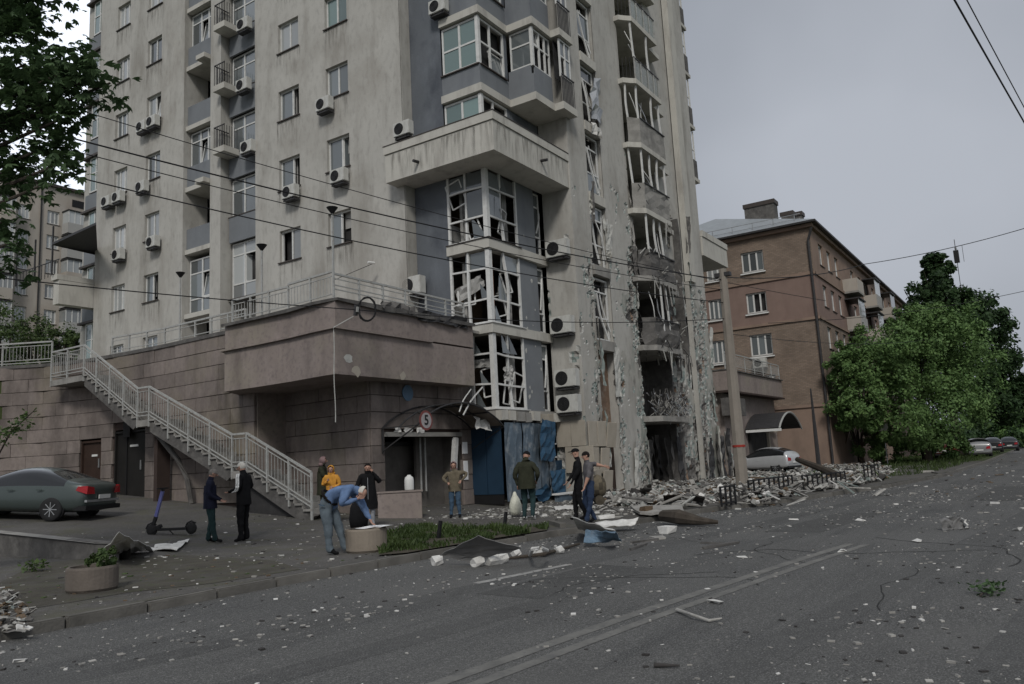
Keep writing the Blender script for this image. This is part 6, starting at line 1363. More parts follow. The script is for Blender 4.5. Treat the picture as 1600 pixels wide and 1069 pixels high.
# child/woman in yellow hood and person behind
p = onz(519, 822, .14); p[2] = g(p[0], p[1])
person('person in a yellow hooded jacket standing behind the bending man', p, face_to('cam'), dict(elR=(.26, .0, 1.15), wrR=(.08, .2, 1.28), elL=(-.26, 0, 1.15), wrL=(-.1, .18, 1.1)), ('yellow', 'green_cloth', 'black_cloth'), H=1.58, hair='yellow', hairkind='hood', bulk=1.25)
p = onz(505, 820, .14) * 1.06; p[2] = g(p[0], p[1])
person('person in a dark olive coat partly behind the yellow jacket at the stair foot', p, face_to('right'), dict(elR=(.26, .1, 1.15), wrR=(.1, .25, 1.2)), ('olive', 'olive', 'black_cloth'), H=1.74, hair='mauve', hairkind='hood', bulk=1.4, extra=coat('olive', .6, 1.3, .24, .2))
# hoodie person by the garage
p = onz(712, 809, .12)
person('person in a mauve hood and camouflage jacket standing before the garage entrance', p, face_to('cam'), dict(shR=(.18, 0, 1.42), elR=(.36, -.02, 1.22), wrR=(.2, .2, 1.1), elL=(-.42, .0, 1.36), wrL=(-.25, .16, 1.16), anR=(.14, 0, .09), anL=(-.14, 0, .09)), ('camo', 'jeans', 'black_cloth'), H=1.6, hair='mauve', hairkind='hood', bulk=1.25, extra=coat('camo', .82, 1.3, .21, .18, 'jacket_hem'))
# man carrying the white bag, walking away
p = onz(826, 812, .12)
person('man in a dark olive jacket and cap seen from behind walking with a white sack', p, face_to('away') - .25, dict(elL=(-.3, -.05, 1.15), wrL=(-.26, .02, .9), elR=(.33, -.05, 1.15), wrR=(.24, .1, .98), knL=(-.1, .12, .52), anL=(-.1, -.02, .09), knR=(.12, .12, .52), anR=(.16, -.22, .13), footR=(0.2, 1, -.3), headc=(.02, .06, 1.62), headt=(.03, .05, 1.70)), ('olive', 'trousers_green', 'white_cloth'), H=1.78, hair='black_cloth', hairkind='cap', bulk=1.35, extra=coat('olive', .78, 1.34, .235, .2, 'jacket_hem'))
q = onz(806, 808, .12)
BGW = thing('white_sack', 'full white plastic sack carried by the man in the dark jacket', 'sack', (q[0], q[1], .16))
b = MB(); b.lathe([(0, 0), (.13, .02), (.17, .12), (.165, .3), (.12, .45), (.06, .56), (.03, .64), (0, .65)], 'bag_white', n=14)
b.v = [(x * (1 + .12 * math.sin(z * 14 + x * 20)), y * (1 + .1 * math.sin(z * 11 + y * 17)), z) for x, y, z in b.v]; b.obj('sack_body', BGW, smooth=True)
# two people by the pier
p = onz(908, 812, .12)
person('man in black clothes and black cap walking to the left by the debris', p, face_to('left'), dict(elR=(.25, .08, 1.14), wrR=(.2, .25, .95), elL=(-.25, .05, 1.13), wrL=(-.22, .2, .9), knR=(.1, .12, .5), anR=(.1, .1, .09), anL=(-.1, -.14, .1)), ('black_cloth', 'black_cloth', 'black_cloth'), H=1.76, hair='black_cloth', hairkind='cap', bulk=1.15)
p = onz(924, 817, .12)
person('person in a grey t shirt and blue jeans carrying a camouflage rucksack', p, face_to('left') + .3, dict(shR=(.18, 0, 1.42), elL=(-.26, .1, 1.15), wrL=(-.24, .2, .92), elR=(.24, -.28, 1.42), wrR=(.15, -.48, 1.36), knR=(.1, .1, .5), anR=(.1, -.16, .1), anL=(-.12, .16, .09)), ('grey_cloth', 'jeans_blue', 'black_cloth'), H=1.66, hair='hair_dark', hairkind='short', bulk=1.15, sleeves=False)
q = deep(934, 758, 20.0)
RS = thing('rucksack', 'large camouflage rucksack on the back of the person in blue jeans', 'rucksack', tuple(q), face_to('left'))
b = MB(); P = []
for j, (z, r) in enumerate(((-.3, .02), (-.28, .22), (-.12, .27), (.08, .26), (.2, .2), (.26, .02))):
    for i in range(12): a = 2 * PI * i / 12; P.append((r * 1.1 * math.cos(a), r * .85 * math.sin(a), z))
b.v = P; m0, m1 = b.mi('camo'), b.mi('camo_dark')
for j in range(5):
    for i in range(12): b.f.append((j * 12 + i, j * 12 + (i + 1) % 12, (j + 1) * 12 + (i + 1) % 12, (j + 1) * 12 + i)); b.m.append(m1 if (i * 3 + j * 5) % 4 == 0 else m0)
o = b.obj('sack', RS, smooth=True); o.modifiers.new('s', 'SUBSURF').render_levels = 1
b = MB(); b.lathe([(0, -.36), (.12, -.34), (.13, 0), (.12, .3), (0, .32)], 'camo_dark', axis='X', n=10, c=(0, 0, -.36)); b.obj('bedroll', RS); b = MB(); b.tube([(0, .2, .2), (.05, .33, .1), (.02, .3, -.1)], .02, 'camo_dark', n=5); b.obj('strap', RS)
# ------------------------------------------------------------ planters, grass bed, sheets
mat('soil_stone', (0.135, 0.115, 0.098), var=0.2, scale=3, bump=0.4)
b = MB(); SPN = [(-20, 920), (60, 880), (150, 872), (300, 868), (430, 876), (470, 890), (330, 912), (200, 926), (120, 940), (-20, 962)]
b.add([(*onz(u, v, .12)[:2], .1225) for u, v in SPN], [tuple(range(len(SPN)))[::-1]], 'soil_patch'); setting(b.obj('dirt_patch'))
def planter(label, q, r, h, m='kerb'):
    t = thing('planter', label, 'planter', tuple(q)); b = MB(); b.lathe([(r * .92, 0), (r, .04), (r, h - .03), (r * .97, h), (r * .85, h), (r * .84, h - .12)], m, n=30); b.obj('bowl', t, smooth=False)
    b = MB(); b.lathe([(0, h - .1), (r * .85, h - .1), (r * .85, h - .12), (0, h - .12)], 'soil', n=24); b.obj('soil_fill', t); return t
q = onz(567, 865, .12) + np.array([.3, .2, 0]); PLR = planter('round concrete planter with papers lying on it beside the bending man', q, .38, .42, 'planter_tan')
for i, (dx, dy, a) in enumerate(((-.05, -.12, .3), (.16, -.28, .5))):
    b = MB(); P = [((x - .5) * .42, (y - .5) * .32, .004 + .03 * math.sin(x * 2.2 + i) * x) for x in np.linspace(0, 1, 6) for y in np.linspace(0, 1, 4)]; b.grid(P, 4, 6, 'paper')
    tag(b.obj('paper_sheet', loc=(q[0] + dx, q[1] + dy, .12 + .43 + .01 * i), rot=(0, 0, a - .6)), ('larger white paper sheet under the hand of the bending man', 'white paper sheet at the right edge of the planter')[i], 'paper')
q2 = onz(126, 928, .12); q2 = q2 + np.array([.25, .17, 0]); PL2 = planter('low oblong concrete planter with a clipped green shrub near the road', q2, .34, .34, 'soil_stone')
def leaves(n, fn, size, m, name='foliage', aspect=.6, parent=None, flat=.0, curl=False):
    P = np.zeros((n, 4, 3))
    for i in range(n):
        c, nrm = fn(); s_ = size * random.uniform(.6, 1.3)
        a = Vector((random.gauss(0, 1), random.gauss(0, 1), random.gauss(0, 1) * (1 - flat))).normalized(); nn = (Vector(nrm) + a * .9).normalized(); t1 = nn.cross(Vector((random.gauss(0, 1), random.gauss(0, 1), random.gauss(0, 1)))).normalized(); t2 = nn.cross(t1)
        c = Vector(c); P[i, 0] = c - t1 * s_ * .5; P[i, 1] = c + t2 * s_ * aspect * .5; P[i, 2] = c + t1 * s_ * .5; P[i, 3] = c - t2 * s_ * aspect * .5 
    me = bpy.data.meshes.new(name); me.vertices.add(n * 4); me.vertices.foreach_set('co', P.reshape(-1)); me.loops.add(n * 4); me.loops.foreach_set('vertex_index', np.arange(n * 4)); me.polygons.add(n); me.polygons.foreach_set('loop_start', np.arange(n) * 4); me.polygons.foreach_set('loop_total', np.full(n, 4)); me.materials.append(MT[m]); me.update(calc_edges=True)
    return link(name, me, parent)
def clumps(blobs, per=1.0, shell=.55):
    """points spread over clumps of clumps so the outline is ragged"""
    sub = []
    for (c, r) in blobs:
        k = max(6, int(26 * per))
        for _ in range(k):
            d = Vector((random.gauss(0, 1), random.gauss(0, 1), random.gauss(0, 1))).normalized(); rr_ = (random.random() ** .45); sub.append((Vector(c) + Vector((d.x * r[0], d.y * r[1], d.z * r[2])) * rr_, d, min(r) * random.uniform(.16, .4)))
    def fn():
        c, d, r = random.choice(sub); e = Vector((random.gauss(0, 1), random.gauss(0, 1), random.gauss(0, .8))); e.normalize(); return c + e * r * random.random() ** .5, (d * .5 + e * .5 + Vector((0, 0, .4)))
    return fn
PL2.scale = (1.0, 1, 1); PL2.rotation_euler = (0, 0, math.radians(-56))
b = leaves(900, clumps([((.12, 0, .42), (.2, .3, .16))], 1), .07, 'leaf_shrub', 'shrub', parent=PL2)
# grass bed with low kerb
GBP = [onz(u, v, .14) for u, v in ((592, 868), (594, 838), (640, 822), (700, 825), (790, 826), (858, 822), (872, 829), (800, 846), (700, 866))]
for p_ in GBP: p_[1] = max(p_[1], kerb_y(p_[0]) + .14)
b = MB(); b.add([(p[0], p[1], .15) for p in GBP], [tuple(range(len(GBP)))[::-1]], 'soil'); setting(b.obj('flower_bed'))
import itertools
def inpoly(x, y, P):
    c = False; n = len(P)
    for i in range(n):
        x0, y0, x1, y1 = P[i][0], P[i][1], P[(i + 1) % n][0], P[(i + 1) % n][1]
        if (y0 > y) != (y1 > y) and x < (x1 - x0) * (y - y0) / (y1 - y0) + x0: c = not c
    return c
def grass(n, poly, h, name, m='leaf_grass', z=.15, dens=None):
    xs_ = [p[0] for p in poly]; ys_ = [p[1] for p in poly]; V_ = []; i = 0
    while i < n:
        x, y = random.uniform(min(xs_), max(xs_)), random.uniform(min(ys_), max(ys_))
        if not inpoly(x, y, poly): continue
        if dens and mnoise.noise(Vector((x * dens, y * dens, 0))) < -.12: i += .2; continue
        hh_ = h * random.uniform(.3, 1.2) * (1 + 1.3 * mnoise.noise(Vector((x * 2.3, y * 2.3, 5)))); a = random.uniform(0, 2 * PI); w_ = .012 + h * .03; lx, ly = math.cos(a) * hh_ * .5, math.sin(a) * hh_ * .5; px, py = -math.sin(a) * w_, math.cos(a) * w_
        V_ += [(x - px, y - py, z), (x + px, y + py, z), (x + lx * .4 + px * .6, y + ly * .4 + py * .6, z + hh_ * .7), (x + lx, y + ly, z + hh_)]; i += 1
    nn = len(V_) // 4; me = bpy.data.meshes.new(name); me.from_pydata(V_, [], [(4 * k, 4 * k + 1, 4 * k + 2, 4 * k + 3) for k in range(nn)]); me.materials.append(MT[m]); o = link(name, me); o['kind'] = 'stuff'; return o
tag(grass(7800, [(p[0], p[1]) for p in GBP], .10, 'grass', z=.14, dens=1.6), 'green grass and weeds in the kerbed bed beside the planter', 'grass')
bk1 = [onz(u, v, .1) for u, v in ((590, 868), (700, 868), (800, 849), (872, 833), (880, 826), (860, 820))][4:]
KB = MB(); 
for a, c in zip(bk1, bk1[1:]): KB.bar(Vector((a[0], a[1], .13)), Vector((c[0], c[1], .13)), .14, 'kerb', h=.16)
setting(KB.obj('bed_kerb'))
rr = random.Random(31)
for (u, v) in ((685, 842), (788, 825)):
    q = onz(u, v, .14); b = MB(); b.bar((0, 0, 0), (.03, -.05, .36), .06, 'black'); tag(b.obj('iron_stub', loc=tuple(q)), ('short black iron stub in the grass near the planter', 'short black iron stub near the right end of the grass bed')[u > 700], 'stub')
b = leaves(60, lambda: ((random.gauss(0, .12), random.gauss(0, .12), random.uniform(.02, .2)), (0, 0, 1)), .12, 'leaf_shrub', 'weed_patch'); b.location = tuple(onz(55, 893, .12)); tag(b, 'small green weed tuft beside the oblong planter', 'weeds'); b['kind'] = 'stuff'; 
LT = thing('leafy_twig', 'small broken green leafy twig lying on the asphalt', 'twig', tuple(onz(1543, 928, 0))); leaves(110, lambda: ((random.gauss(0, .11), random.gauss(0, .08), random.uniform(.01, .12)), (0, 0, 1)), .06, 'leaf_chestnut', 'foliage', parent=LT); b = MB(); b.tube([(-.25, .05, .02), (0, 0, .04), (.2, -.08, .03)], .01, 'bark', n=5); b.obj('stem', LT)
# ------------------------------------------------------------ trees
def tree(label, base, hgt, blobs, n, size, m, trunk=.22, group=None, limbs=7, cat='tree', per=1.0, name='tree', lean=(0, 0)):
    t = thing(name, label, cat, tuple(base), 0, group); b = MB(); top = Vector((lean[0], lean[1], hgt * .8)); P = [Vector((0, 0, -.2)), Vector((lean[0] * .2 + .05, lean[1] * .2, hgt * .25)), Vector((lean[0] * .6 - .05, lean[1] * .6, hgt * .5)), top]
    b.tube(P, trunk, 'bark', n=9, rs=[trunk * 1.25, trunk, trunk * .75, trunk * .25]); b.obj('trunk', t, smooth=True)
    rr = random.Random(len(label)); b = MB()
    for i in range(limbs):
        c, r = blobs[i % len(blobs)]; k = .3 + .5 * i / limbs; s0 = Vector((0, 0, 0)); s0 = P[1].lerp(P[3], k * .8); e = Vector(c) + Vector((rr.uniform(-.5, .5) * r[0], rr.uniform(-.5, .5) * r[1], rr.uniform(-.3, .4) * r[2])); mid = s0.lerp(e, .5) + Vector((0, 0, .08 * (e - s0).length)); b.tube([s0, mid, e], .05, 'bark', n=6, rs=[trunk * .45, trunk * .28, trunk * .08])
        for _ in range(2):
            e2 = e + Vector((rr.gauss(0, .35) * r[0], rr.gauss(0, .35) * r[1], rr.gauss(0, .3) * r[2])); b.tube([mid, e2], .03, 'bark', n=5, rs=[trunk * .2, trunk * .05])
    b.obj('limbs', t); leaves(n, clumps(blobs, per), size, m, 'crown', parent=t); return t
def rel(base, u, v, Z): return tuple(Vector(deep(u, v, Z)) - Vector(base))
# broad bright tree in front of the brick house
Z0 = 56; bt = onz(1450, 724, .1); bt = Vector(deep(1450, 724, Z0)); bt.z = .1; k = Z0 / 1245
B1 = [(rel(bt, 1445, 560, Z0), (4.6, 4.2, 3.2)), (rel(bt, 1362, 600, Z0 - 2), (2.7, 2.8, 2.9)), (rel(bt, 1395, 545, Z0 - 2), (2.9, 3, 2.3)), (rel(bt, 1500, 600, Z0), (3.2, 3.2, 3.8)), (rel(bt, 1440, 640, Z0 - 2), (4.2, 4, 2.8)), (rel(bt, 1340, 640, Z0 - 3), (1.4, 2, 1.5)), (rel(bt, 1478, 508, Z0), (2.6, 2.4, 1.9)), (rel(bt, 1430, 505, Z0), (2.0, 2.0, 1.2)), (rel(bt, 1400, 690, Z0 + 1), (5.0, 3, 1.3)), (rel(bt, 1465, 690, Z0 + 1), (2.2, 2.5, 1.2)), (rel(bt, 1325, 570, Z0 - 3), (1.0, 1.5, 1.6))]
tree('broad bright green tree spreading in front of the brick house', bt, 8, B1, 95000, .21, 'leaf_bright', .3, limbs=12, per=2.2)
bt2 = Vector(deep(1500, 722, 72)); bt2.z = .1
B2 = [(rel(bt2, 1464, 425, 72), (1.3, 1.3, 1.8)), (rel(bt2, 1464, 455, 72), (2.7, 2.4, 2.2)), (rel(bt2, 1470, 490, 72), (3.9, 3.4, 2.6)), (rel(bt2, 1520, 510, 73), (4.0, 3.5, 3.0)), (rel(bt2, 1556, 555, 74), (3.0, 3.0, 4.2)), (rel(bt2, 1572, 610, 74), (2.0, 3.0, 3.0)), (rel(bt2, 1480, 560, 73), (5, 4, 4)), (rel(bt2, 1550, 620, 73), (2.6, 3, 3))]
tree('tall dark pointed chestnut tree rising behind the bright green tree', bt2, 15, B2, 46000, .38, 'leaf_dark', .35, limbs=10, per=1.6)
GF = 'trees at the far end of the street'
for i, (u, v, Z, rx, rz_, m_, lab) in enumerate(((1590, 650, 105, 5, 4.2, 'leaf_bright', 'rounded lighter tree by the right edge over the far cars'), (1640, 640, 120, 7, 6, 'leaf_far', 'hazy tree at the far right end of the street'), (1555, 672, 112, 5, 3.4, 'leaf_dark', 'low dark tree behind the parked black van'), (1400, 690, 95, 7, 3.5, 'leaf_dark', 'dark low tree mass beneath the bright tree crown'), (1500, 686, 100, 7, 3.2, 'leaf_dark', 'shaded tree behind the far pale car'))):
    q = Vector(deep(u, 716, Z)); q.z = .1; c = rel(q, u, v, Z); tree(lab, q, max(3, c[2]), [(c, (rx, rx, rz_)), ((c[0] + rx * .6, c[1] - rx * .4, c[2] - 1), (rx * .6, rx * .6, rz_ * .7)), ((c[0] - rx * .6, c[1] + rx * .4, c[2] - .8), (rx * .6, rx * .6, rz_ * .7))], 9000, .5, m_, .25, GF, limbs=5, per=1.2)
# dark thicket in front of the house foot: trunks, bare stems
TS = 'bare shrubs along the brick house'
for i, (u, h_, lab) in enumerate(((1318, 4.2, 'bare thin shrub at the corner of the brick house'), (1345, 4.8, 'bare pale stemmed shrub second from the house corner'), (1372, 4.4, 'bare pale stemmed shrub under the left edge of the bright tree'))):
    q = Vector(deep(u, 724, 57)); q.z = .1; rr = random.Random(i); t = thing('bare_shrub', lab, 'shrub', tuple(q), 0, TS); b = MB()
    for _ in range(16): a = rr.uniform(0, 6.28); l = rr.uniform(.6, 1); b.tube([(rr.uniform(-.3, .3), rr.uniform(-.3, .3), 0), (math.cos(a) * .3, math.sin(a) * .3, h_ * .5 * l), (math.cos(a) * .9, math.sin(a) * .9, h_ * l)], .03, 'bark' if _ % 3 else 'wood', n=5, rs=[.06, .04, .015])
    b.obj('stems', t); leaves(1600, clumps([((0, 0, h_ * .85), (1.6, 1.4, 1.2))], 1), .16, 'leaf_dark', 'twigs', parent=t)
q = Vector(deep(1385, 705, 55)); SGN = thing('street_sign', 'small yellowish plate on a thin pole below the bright tree', 'sign', (q[0], q[1], .1)); b = MB(); b.bar((0, 0, 0), (0, 0, 3.6), .06, 'metal_plain'); b.obj('post', SGN); b = MB(); b.obox((0, 0, 2.6), (.9, .04, .5), Matrix.Rotation(-.5, 3, 'Z'), 'plaster_band'); b.obj('plate', SGN)
q = Vector(deep(1281, 742, 42)); q.z = .1; IP = thing('iron_post', 'dark iron post standing at the foot of the brick house', 'post', tuple(q)); b = MB(); b.tube([(0, 0, 0), (0, 0, 2.2), (0, 0, 4.6)], .05, 'metal_dark', n=6, rs=[.12, .1, .04]); b.obj('shaft', IP)
# left foreground chestnut: trunk out of view, boughs reach into the picture
ZL_ = 12.0; tb = Vector(deep(-300, 900, ZL_)); tb.z = .12
CH = thing('chestnut_tree', 'large dark chestnut tree whose leafy boughs fill the top left corner', 'tree', tuple(tb))
b = MB(); b.tube([(0, 0, -.2), (.1, 0, 3), (.2, 0, 6), (.1, .1, 10)], .3, 'bark', n=10, rs=[.38, .3, .26, .12]); b.obj('trunk', CH, smooth=True)
blobs = []
for (u, v, r, Z) in ((25, 25, 58, 12), (40, 100, 70, 12), (20, 190, 62, 12), (75, 160, 45, 11.6), (105, 110, 30, 11.5), (150, 118, 27, 11.4), (120, 150, 30, 11.5), (98, 185, 28, 11.6), (60, 235, 42, 11.8), (95, 255, 22, 11.5), (15, 270, 40, 12), (60, 292, 14, 11.6), (-60, 60, 110, 12.5), (-70, 220, 110, 12.5), (8, 345, 24, 11.6), (14, 380, 20, 11.5), (6, 420, 18, 11.5), (-30, 380, 40, 12), (172, 130, 12, 11.4), (-100, -80, 140, 12.5), (40, -50, 60, 12)):
    R0 = r * Z / 1245; blobs.append((rel(tb, u, v, Z), (R0, R0, R0 * .85), (u, v, Z)))
b = MB()
for i, (c, r, _) in enumerate(blobs):
    s0 = Vector((.15, 0, min(9.5, max(2.8, c[2] - 1.2)))); e = Vector(c); mid = s0.lerp(e, .5) + Vector((0, 0, .25)); b.tube([s0, mid, e], .05, 'bark', n=6, rs=[.09, .05, .015])
b.obj('limbs', CH)
# palmate leaves: five to seven drooping leaflets from one point
V_, F_ = [], []; rr = random.Random(6)
for (c, r, _) in blobs:
    off = _[0] < -10; n_l = int((26 if off else 165) * (r[0] / .4) ** 2); n_l = min(n_l, 650)
    cl = [Vector(c) + Vector((rr.gauss(0, .5) * r[0], rr.gauss(0, .5) * r[1], rr.gauss(0, .5) * r[2])) for _ in range(max(5, int(16 * (r[0] / .4) ** 1.5)))]
    for _ in range(n_l):
        o_ = rr.choice(cl) + Vector((rr.gauss(0, .13), rr.gauss(0, .13), rr.gauss(0, .10))); az = rr.uniform(0, 6.28); L0 = rr.uniform(.09, .17); tilt = Vector((rr.gauss(0, .5), rr.gauss(0, .5), 1)).normalized(); t1 = tilt.cross(Vector((math.cos(az), math.sin(az), .1))).normalized(); t2 = tilt.cross(t1)
        for q in range(5):
            a = (q - 2) * .62; d = (t1 * math.cos(a) + t2 * math.sin(a) - tilt * .35).normalized(); L1 = L0 * (1 - .14 * abs(q - 2)); w_ = d.cross(tilt).normalized() * L1 * .2; k = len(V_)
            V_ += [o_, o_ + d * L1 * .62 + w_, o_ + d * L1 - tilt * L1 * .12, o_ + d * L1 * .62 - w_]; F_.append((k, k + 1, k + 2, k + 3))
me = bpy.data.meshes.new('crown'); me.from_pydata([tuple(v) for v in V_], [], F_); me.materials.append(MT['leaf_chestnut']); link('crown', me, CH)
# twig with leaves low on the left
q = Vector(deep(-40, 700, 9)); TW2 = thing('sapling', 'leafy sapling twigs entering the left edge above the parked sedan', 'sapling', (q[0], q[1], .12))
b = MB(); r0 = Vector((q[0], q[1], .12)); e1 = Vector(deep(55, 640, 8.8)) - r0; b.tube([(0, 0, 0), (0, 0, 1.3), tuple(e1 * .6 + Vector((0, 0, .7))), tuple(e1)], .02, 'bark', n=5, rs=[.03, .02, .012, .005]); b.obj('stem', TW2)
def twigf():
    u = random.choice([random.gauss(18, 14), random.gauss(40, 12), random.gauss(8, 10)]); v = 675 - (u - 10) * .5 + random.gauss(0, 9); return Vector(deep(u, v, 8.8 + random.gauss(0, .12))) - r0, (0, 0, 1)
leaves(150, twigf, .065, 'leaf_shrub', 'foliage', parent=TW2)
# shrubs on the garden terrace, behind the railing
SHG = 'garden shrubs above the left wall'
for i, (u, v, Z, rx, rz_, lab) in enumerate(((15, 525, 46, 2.4, 1.6, 'leftmost garden shrub above the stone wall'), (62, 530, 47, 2.2, 1.5, 'middle garden shrub above the stone wall'), (105, 532, 45, 1.3, 1.0, 'garden shrub nearest the tower corner'), (-60, 510, 48, 3, 2.4, 'garden shrub at the far left edge'))):
    c0 = Vector(deep(u, v, Z)); t = thing('garden_shrub', lab, 'shrub', (c0.x, c0.y, 6.15), 0, SHG); dz = c0.z - 6.15
    b = MB(); 
    for j in range(5): b.tube([(0, 0, -.1), (random.uniform(-.5, .5) * rx, random.uniform(-.5, .5) * rx, dz)], .05, 'bark', n=5)
    b.obj('stems', t); leaves(5200, clumps([((0, 0, dz), (rx, rx, rz_)), ((rx * .5, 0, dz * .6), (rx, rx, rz_))], 1.2), .17, 'leaf_shrub', 'foliage', parent=t)
# grass at the far verge
for (n_, P_, h_) in ((9000, [(34, 6.2), (46, 4.6), (62, 4.4), (90, 4.0), (90, 11), (57, 11), (50, 13), (34, 9)], .22),):
    tag(grass(n_, P_, h_, 'verge_grass', z=.1, dens=.35), 'patchy green grass verge before the brick house and the far trees', 'grass')
# ------------------------------------------------------------ debris, larger things first
def sheet(lab, uv4, z4, m, cat='sheet', name='metal_sheet', amp=.05, seed=0, nx=9, ny=7, thick=.012, gz=None, curl=0, group=None):
    """a bent sheet of real size lying where its four corners touch"""
    rr = random.Random(seed); Q = [Vector(onz(u, v, z)) for (u, v), z in zip(uv4, z4)]; cen = sum(Q, Vector()) / 4; P = []
    for j in range(ny):
        for i in range(nx):
            a, c = i / (nx - 1), j / (ny - 1); p = (Q[0] * (1 - a) + Q[1] * a) * (1 - c) + (Q[3] * (1 - a) + Q[2] * a) * c
            w_ = abs(mnoise.noise(Vector((a * 2.5, c * 2.5, seed * 3.1)))) * amp * 2; p = p + Vector((0, 0, w_ + curl * (a - .5) ** 2 * 4)); P.append(p - cen)
    b = MB(); b.grid([tuple(p) for p in P], nx, ny, m); o = b.obj(name, loc=tuple(cen)); md = o.modifiers.new('t', 'SOLIDIFY'); md.thickness = thick; return tag(o, lab, cat, group)
GS = 'blast torn sheets on the ground'
sheet('large grey sheet lying over the kerb in front of the grass bed', ((688, 868), (748, 838), (815, 857), (742, 882)), (.16, .5, .25, .02), 'sheet_grey', amp=.05, seed=1)
sheet('white pointed panel lying on the pavement below the man in black', ((893, 808), (962, 832), (935, 834), (905, 830)), (.55, .12, .05, .05), 'debris_white', 'panel', 'cladding_panel', .05, 2)
sheet('long white panel lying behind the feet of the person in jeans', ((930, 818), (998, 812), (992, 822), (940, 826)), (.16, .22, .1, .1), 'debris_white', 'panel', 'cladding_panel', .04, 3)
sheet('pale blue bent sheet lying at the road edge', ((916, 832), (958, 834), (972, 848), (912, 852)), (.2, .32, .05, .05), 'debris_blue', amp=.06, seed=4)
sheet('pale grey curled sheet end lying beside the low dark wall', ((186, 834), (240, 862), (200, 866), (160, 868)), (.75, .15, .14, .3), 'debris_white', amp=.1, seed=5)
sheet('flat pale crumpled sheet lying on the yard right of the low wall', ((205, 852), (296, 846), (276, 861), (200, 862)), (.2, .2, .15, .15), 'debris_white', amp=.05, seed=6)
sheet('grey slab lying behind the rucksack person near the rubble', ((985, 795), (1065, 792), (1070, 805), (1000, 806)), (.2, .2, .15, .15), 'debris_grey', 'slab', 'broken_slab', .03, 7, thick=.06)
sheet('brown red board lying on the rubble in front of the dark shop hole', ((1036, 774), (1063, 773), (1065, 784), (1038, 786)), (.5, .5, .2, .2), 'door_brown', 'board', 'board', .02, 8)
sheet('white sheet lying across the pavement before the blue hoarding', ((865, 792), (905, 790), (900, 796), (868, 797)), (.15, .15, .13, .13), 'debris_white', amp=.03, seed=9)
def lump(lab, pts, r, m, name, cat, rs=None, n=8):
    P = [Vector(p) for p in pts]; c = P[0]; b = MB(); b.tube([p - c for p in P], r, m, n=n, rs=rs); return tag(b.obj(name, loc=tuple(c)), lab, cat)
lump('broken log lying on the road edge in front of the rubble', [onz(1036, 806, .2), onz(1062, 808, .2), onz(1095, 814, .12), onz(1122, 816, .08)], .2, 'bark', 'log', 'log', [.13, .17, .09, .04])
lump('fallen tree trunk leaning across the rubble behind the iron fence', [deep(1246, 718, 36), deep(1290, 735, 33), deep(1335, 756, 30)], .15, 'bark', 'fallen_trunk', 'tree trunk', [.12, .16, .18])
# small white chunks along the kerb
GC = 'white lumps along the kerb'
for i, (u, v, s_, lab) in enumerate(((676, 879, .09, 'white tube shaped lump left of the grey sheet'), (739, 881, .1, 'white lump at the tip of the grey sheet'), (760, 878, .12, 'largest white lump right of the grey sheet tip'), (777, 876, .1, 'white lump third from the grey sheet tip'), (802, 866, .08, 'small white lump between sheet and bent tube'), (832, 866, .1, 'white lump under the bent white tube'), (870, 861, .07, 'last white lump along the kerb line'))):
    q = onz(u, v, .05); b = MB(); rr = random.Random(i); n = 8
    b.tube([(0, 0, 0), (s_ * 1.6, -s_ * .6, .02)], s_, 'debris_white', n=8, rs=[s_ * rr.uniform(.7, 1), s_ * rr.uniform(.6, 1)]); b.v = [(x + rr.uniform(-.02, .02), y + rr.uniform(-.02, .02), z + rr.uniform(-.015, .02)) for x, y, z in b.v]
    tag(b.obj('broken_piece', loc=tuple(q)), lab, 'debris', GC)
lump('thin bent white tube arching beside the kerb', [onz(828, 868, .05), onz(832, 858, .3), onz(845, 856, .34), onz(855, 860, .2)], .03, 'debris_white', 'bent_tube', 'tube')
lump('dark branch lying along the kerb line', [onz(790, 873, .03), onz(850, 866, .05), onz(905, 850, .04)], .03, 'bark', 'branch', 'branch', [.02, .035, .02])
# bumper piece on the road and the stick
q = onz(1492, 828, 0); BP = thing('bumper_piece', 'torn grey bumper piece lying alone on the asphalt at the right', 'car part', tuple(q)); BP.scale = (.45,) * 3
o = crumple(.95, .5, 10, 6, .09, 'sheet_grey', 51).obj('shell', BP, rot=(-.4, 0, -.9)); o.modifiers.new('t', 'SOLIDIFY').thickness = .02
o = crumple(.4, .4, 5, 5, .08, 'debris_white', 52).obj('bracket', BP, loc=(.3, -.42, .02), rot=(-.3, .4, -.2))
lump('pale splintered stick on the road right of the double line', [onz(1058, 953, .02), onz(1080, 960, .05), onz(1108, 970, .02), onz(1128, 966, .03)], .02, 'debris_dusty', 'stick', 'stick', [.02, .014, .016, .006])
lump('short dark stick lying at the bottom of the road', [onz(1022, 1039, .02), onz(1062, 1040, .02)], .015, 'debris_dark', 'stick', 'stick', [.02, .008])
# iron fences in the rubble
def ironfence(lab, A, B_, h, n):
    A = Vector(A); B_ = Vector(B_); t = thing('iron_fence', lab, 'fence', tuple(A)); d = B_ - A
    for i in range(n + 1): b = MB(); b.bar(d * i / n, d * i / n + Vector((random.uniform(-.03, .03), 0, h)), .05, 'black'); b.obj('bar', t)
    for z in (h * .15, h * .95): b = MB(); b.bar(Vector((0, 0, z)), d + Vector((0, 0, z)), .045, 'black'); b.obj('rail', t)
ironfence('low black iron fence standing right of the utility pole', onz(1172, 782, .12), onz(1240, 770, .12), .6, 9)
ironfence('low black iron fence half buried left of the utility pole', onz(1128, 792, .12), onz(1150, 788, .12), .55, 3)
ironfence('low black iron fence in the rubble near the fallen trunk', onz(1256, 768, .12), onz(1322, 760, .12), .55, 9)
ironfence('tilted black iron fence end beyond the fallen trunk', onz(1352, 752, .12), onz(1374, 749, .12), .65, 4)
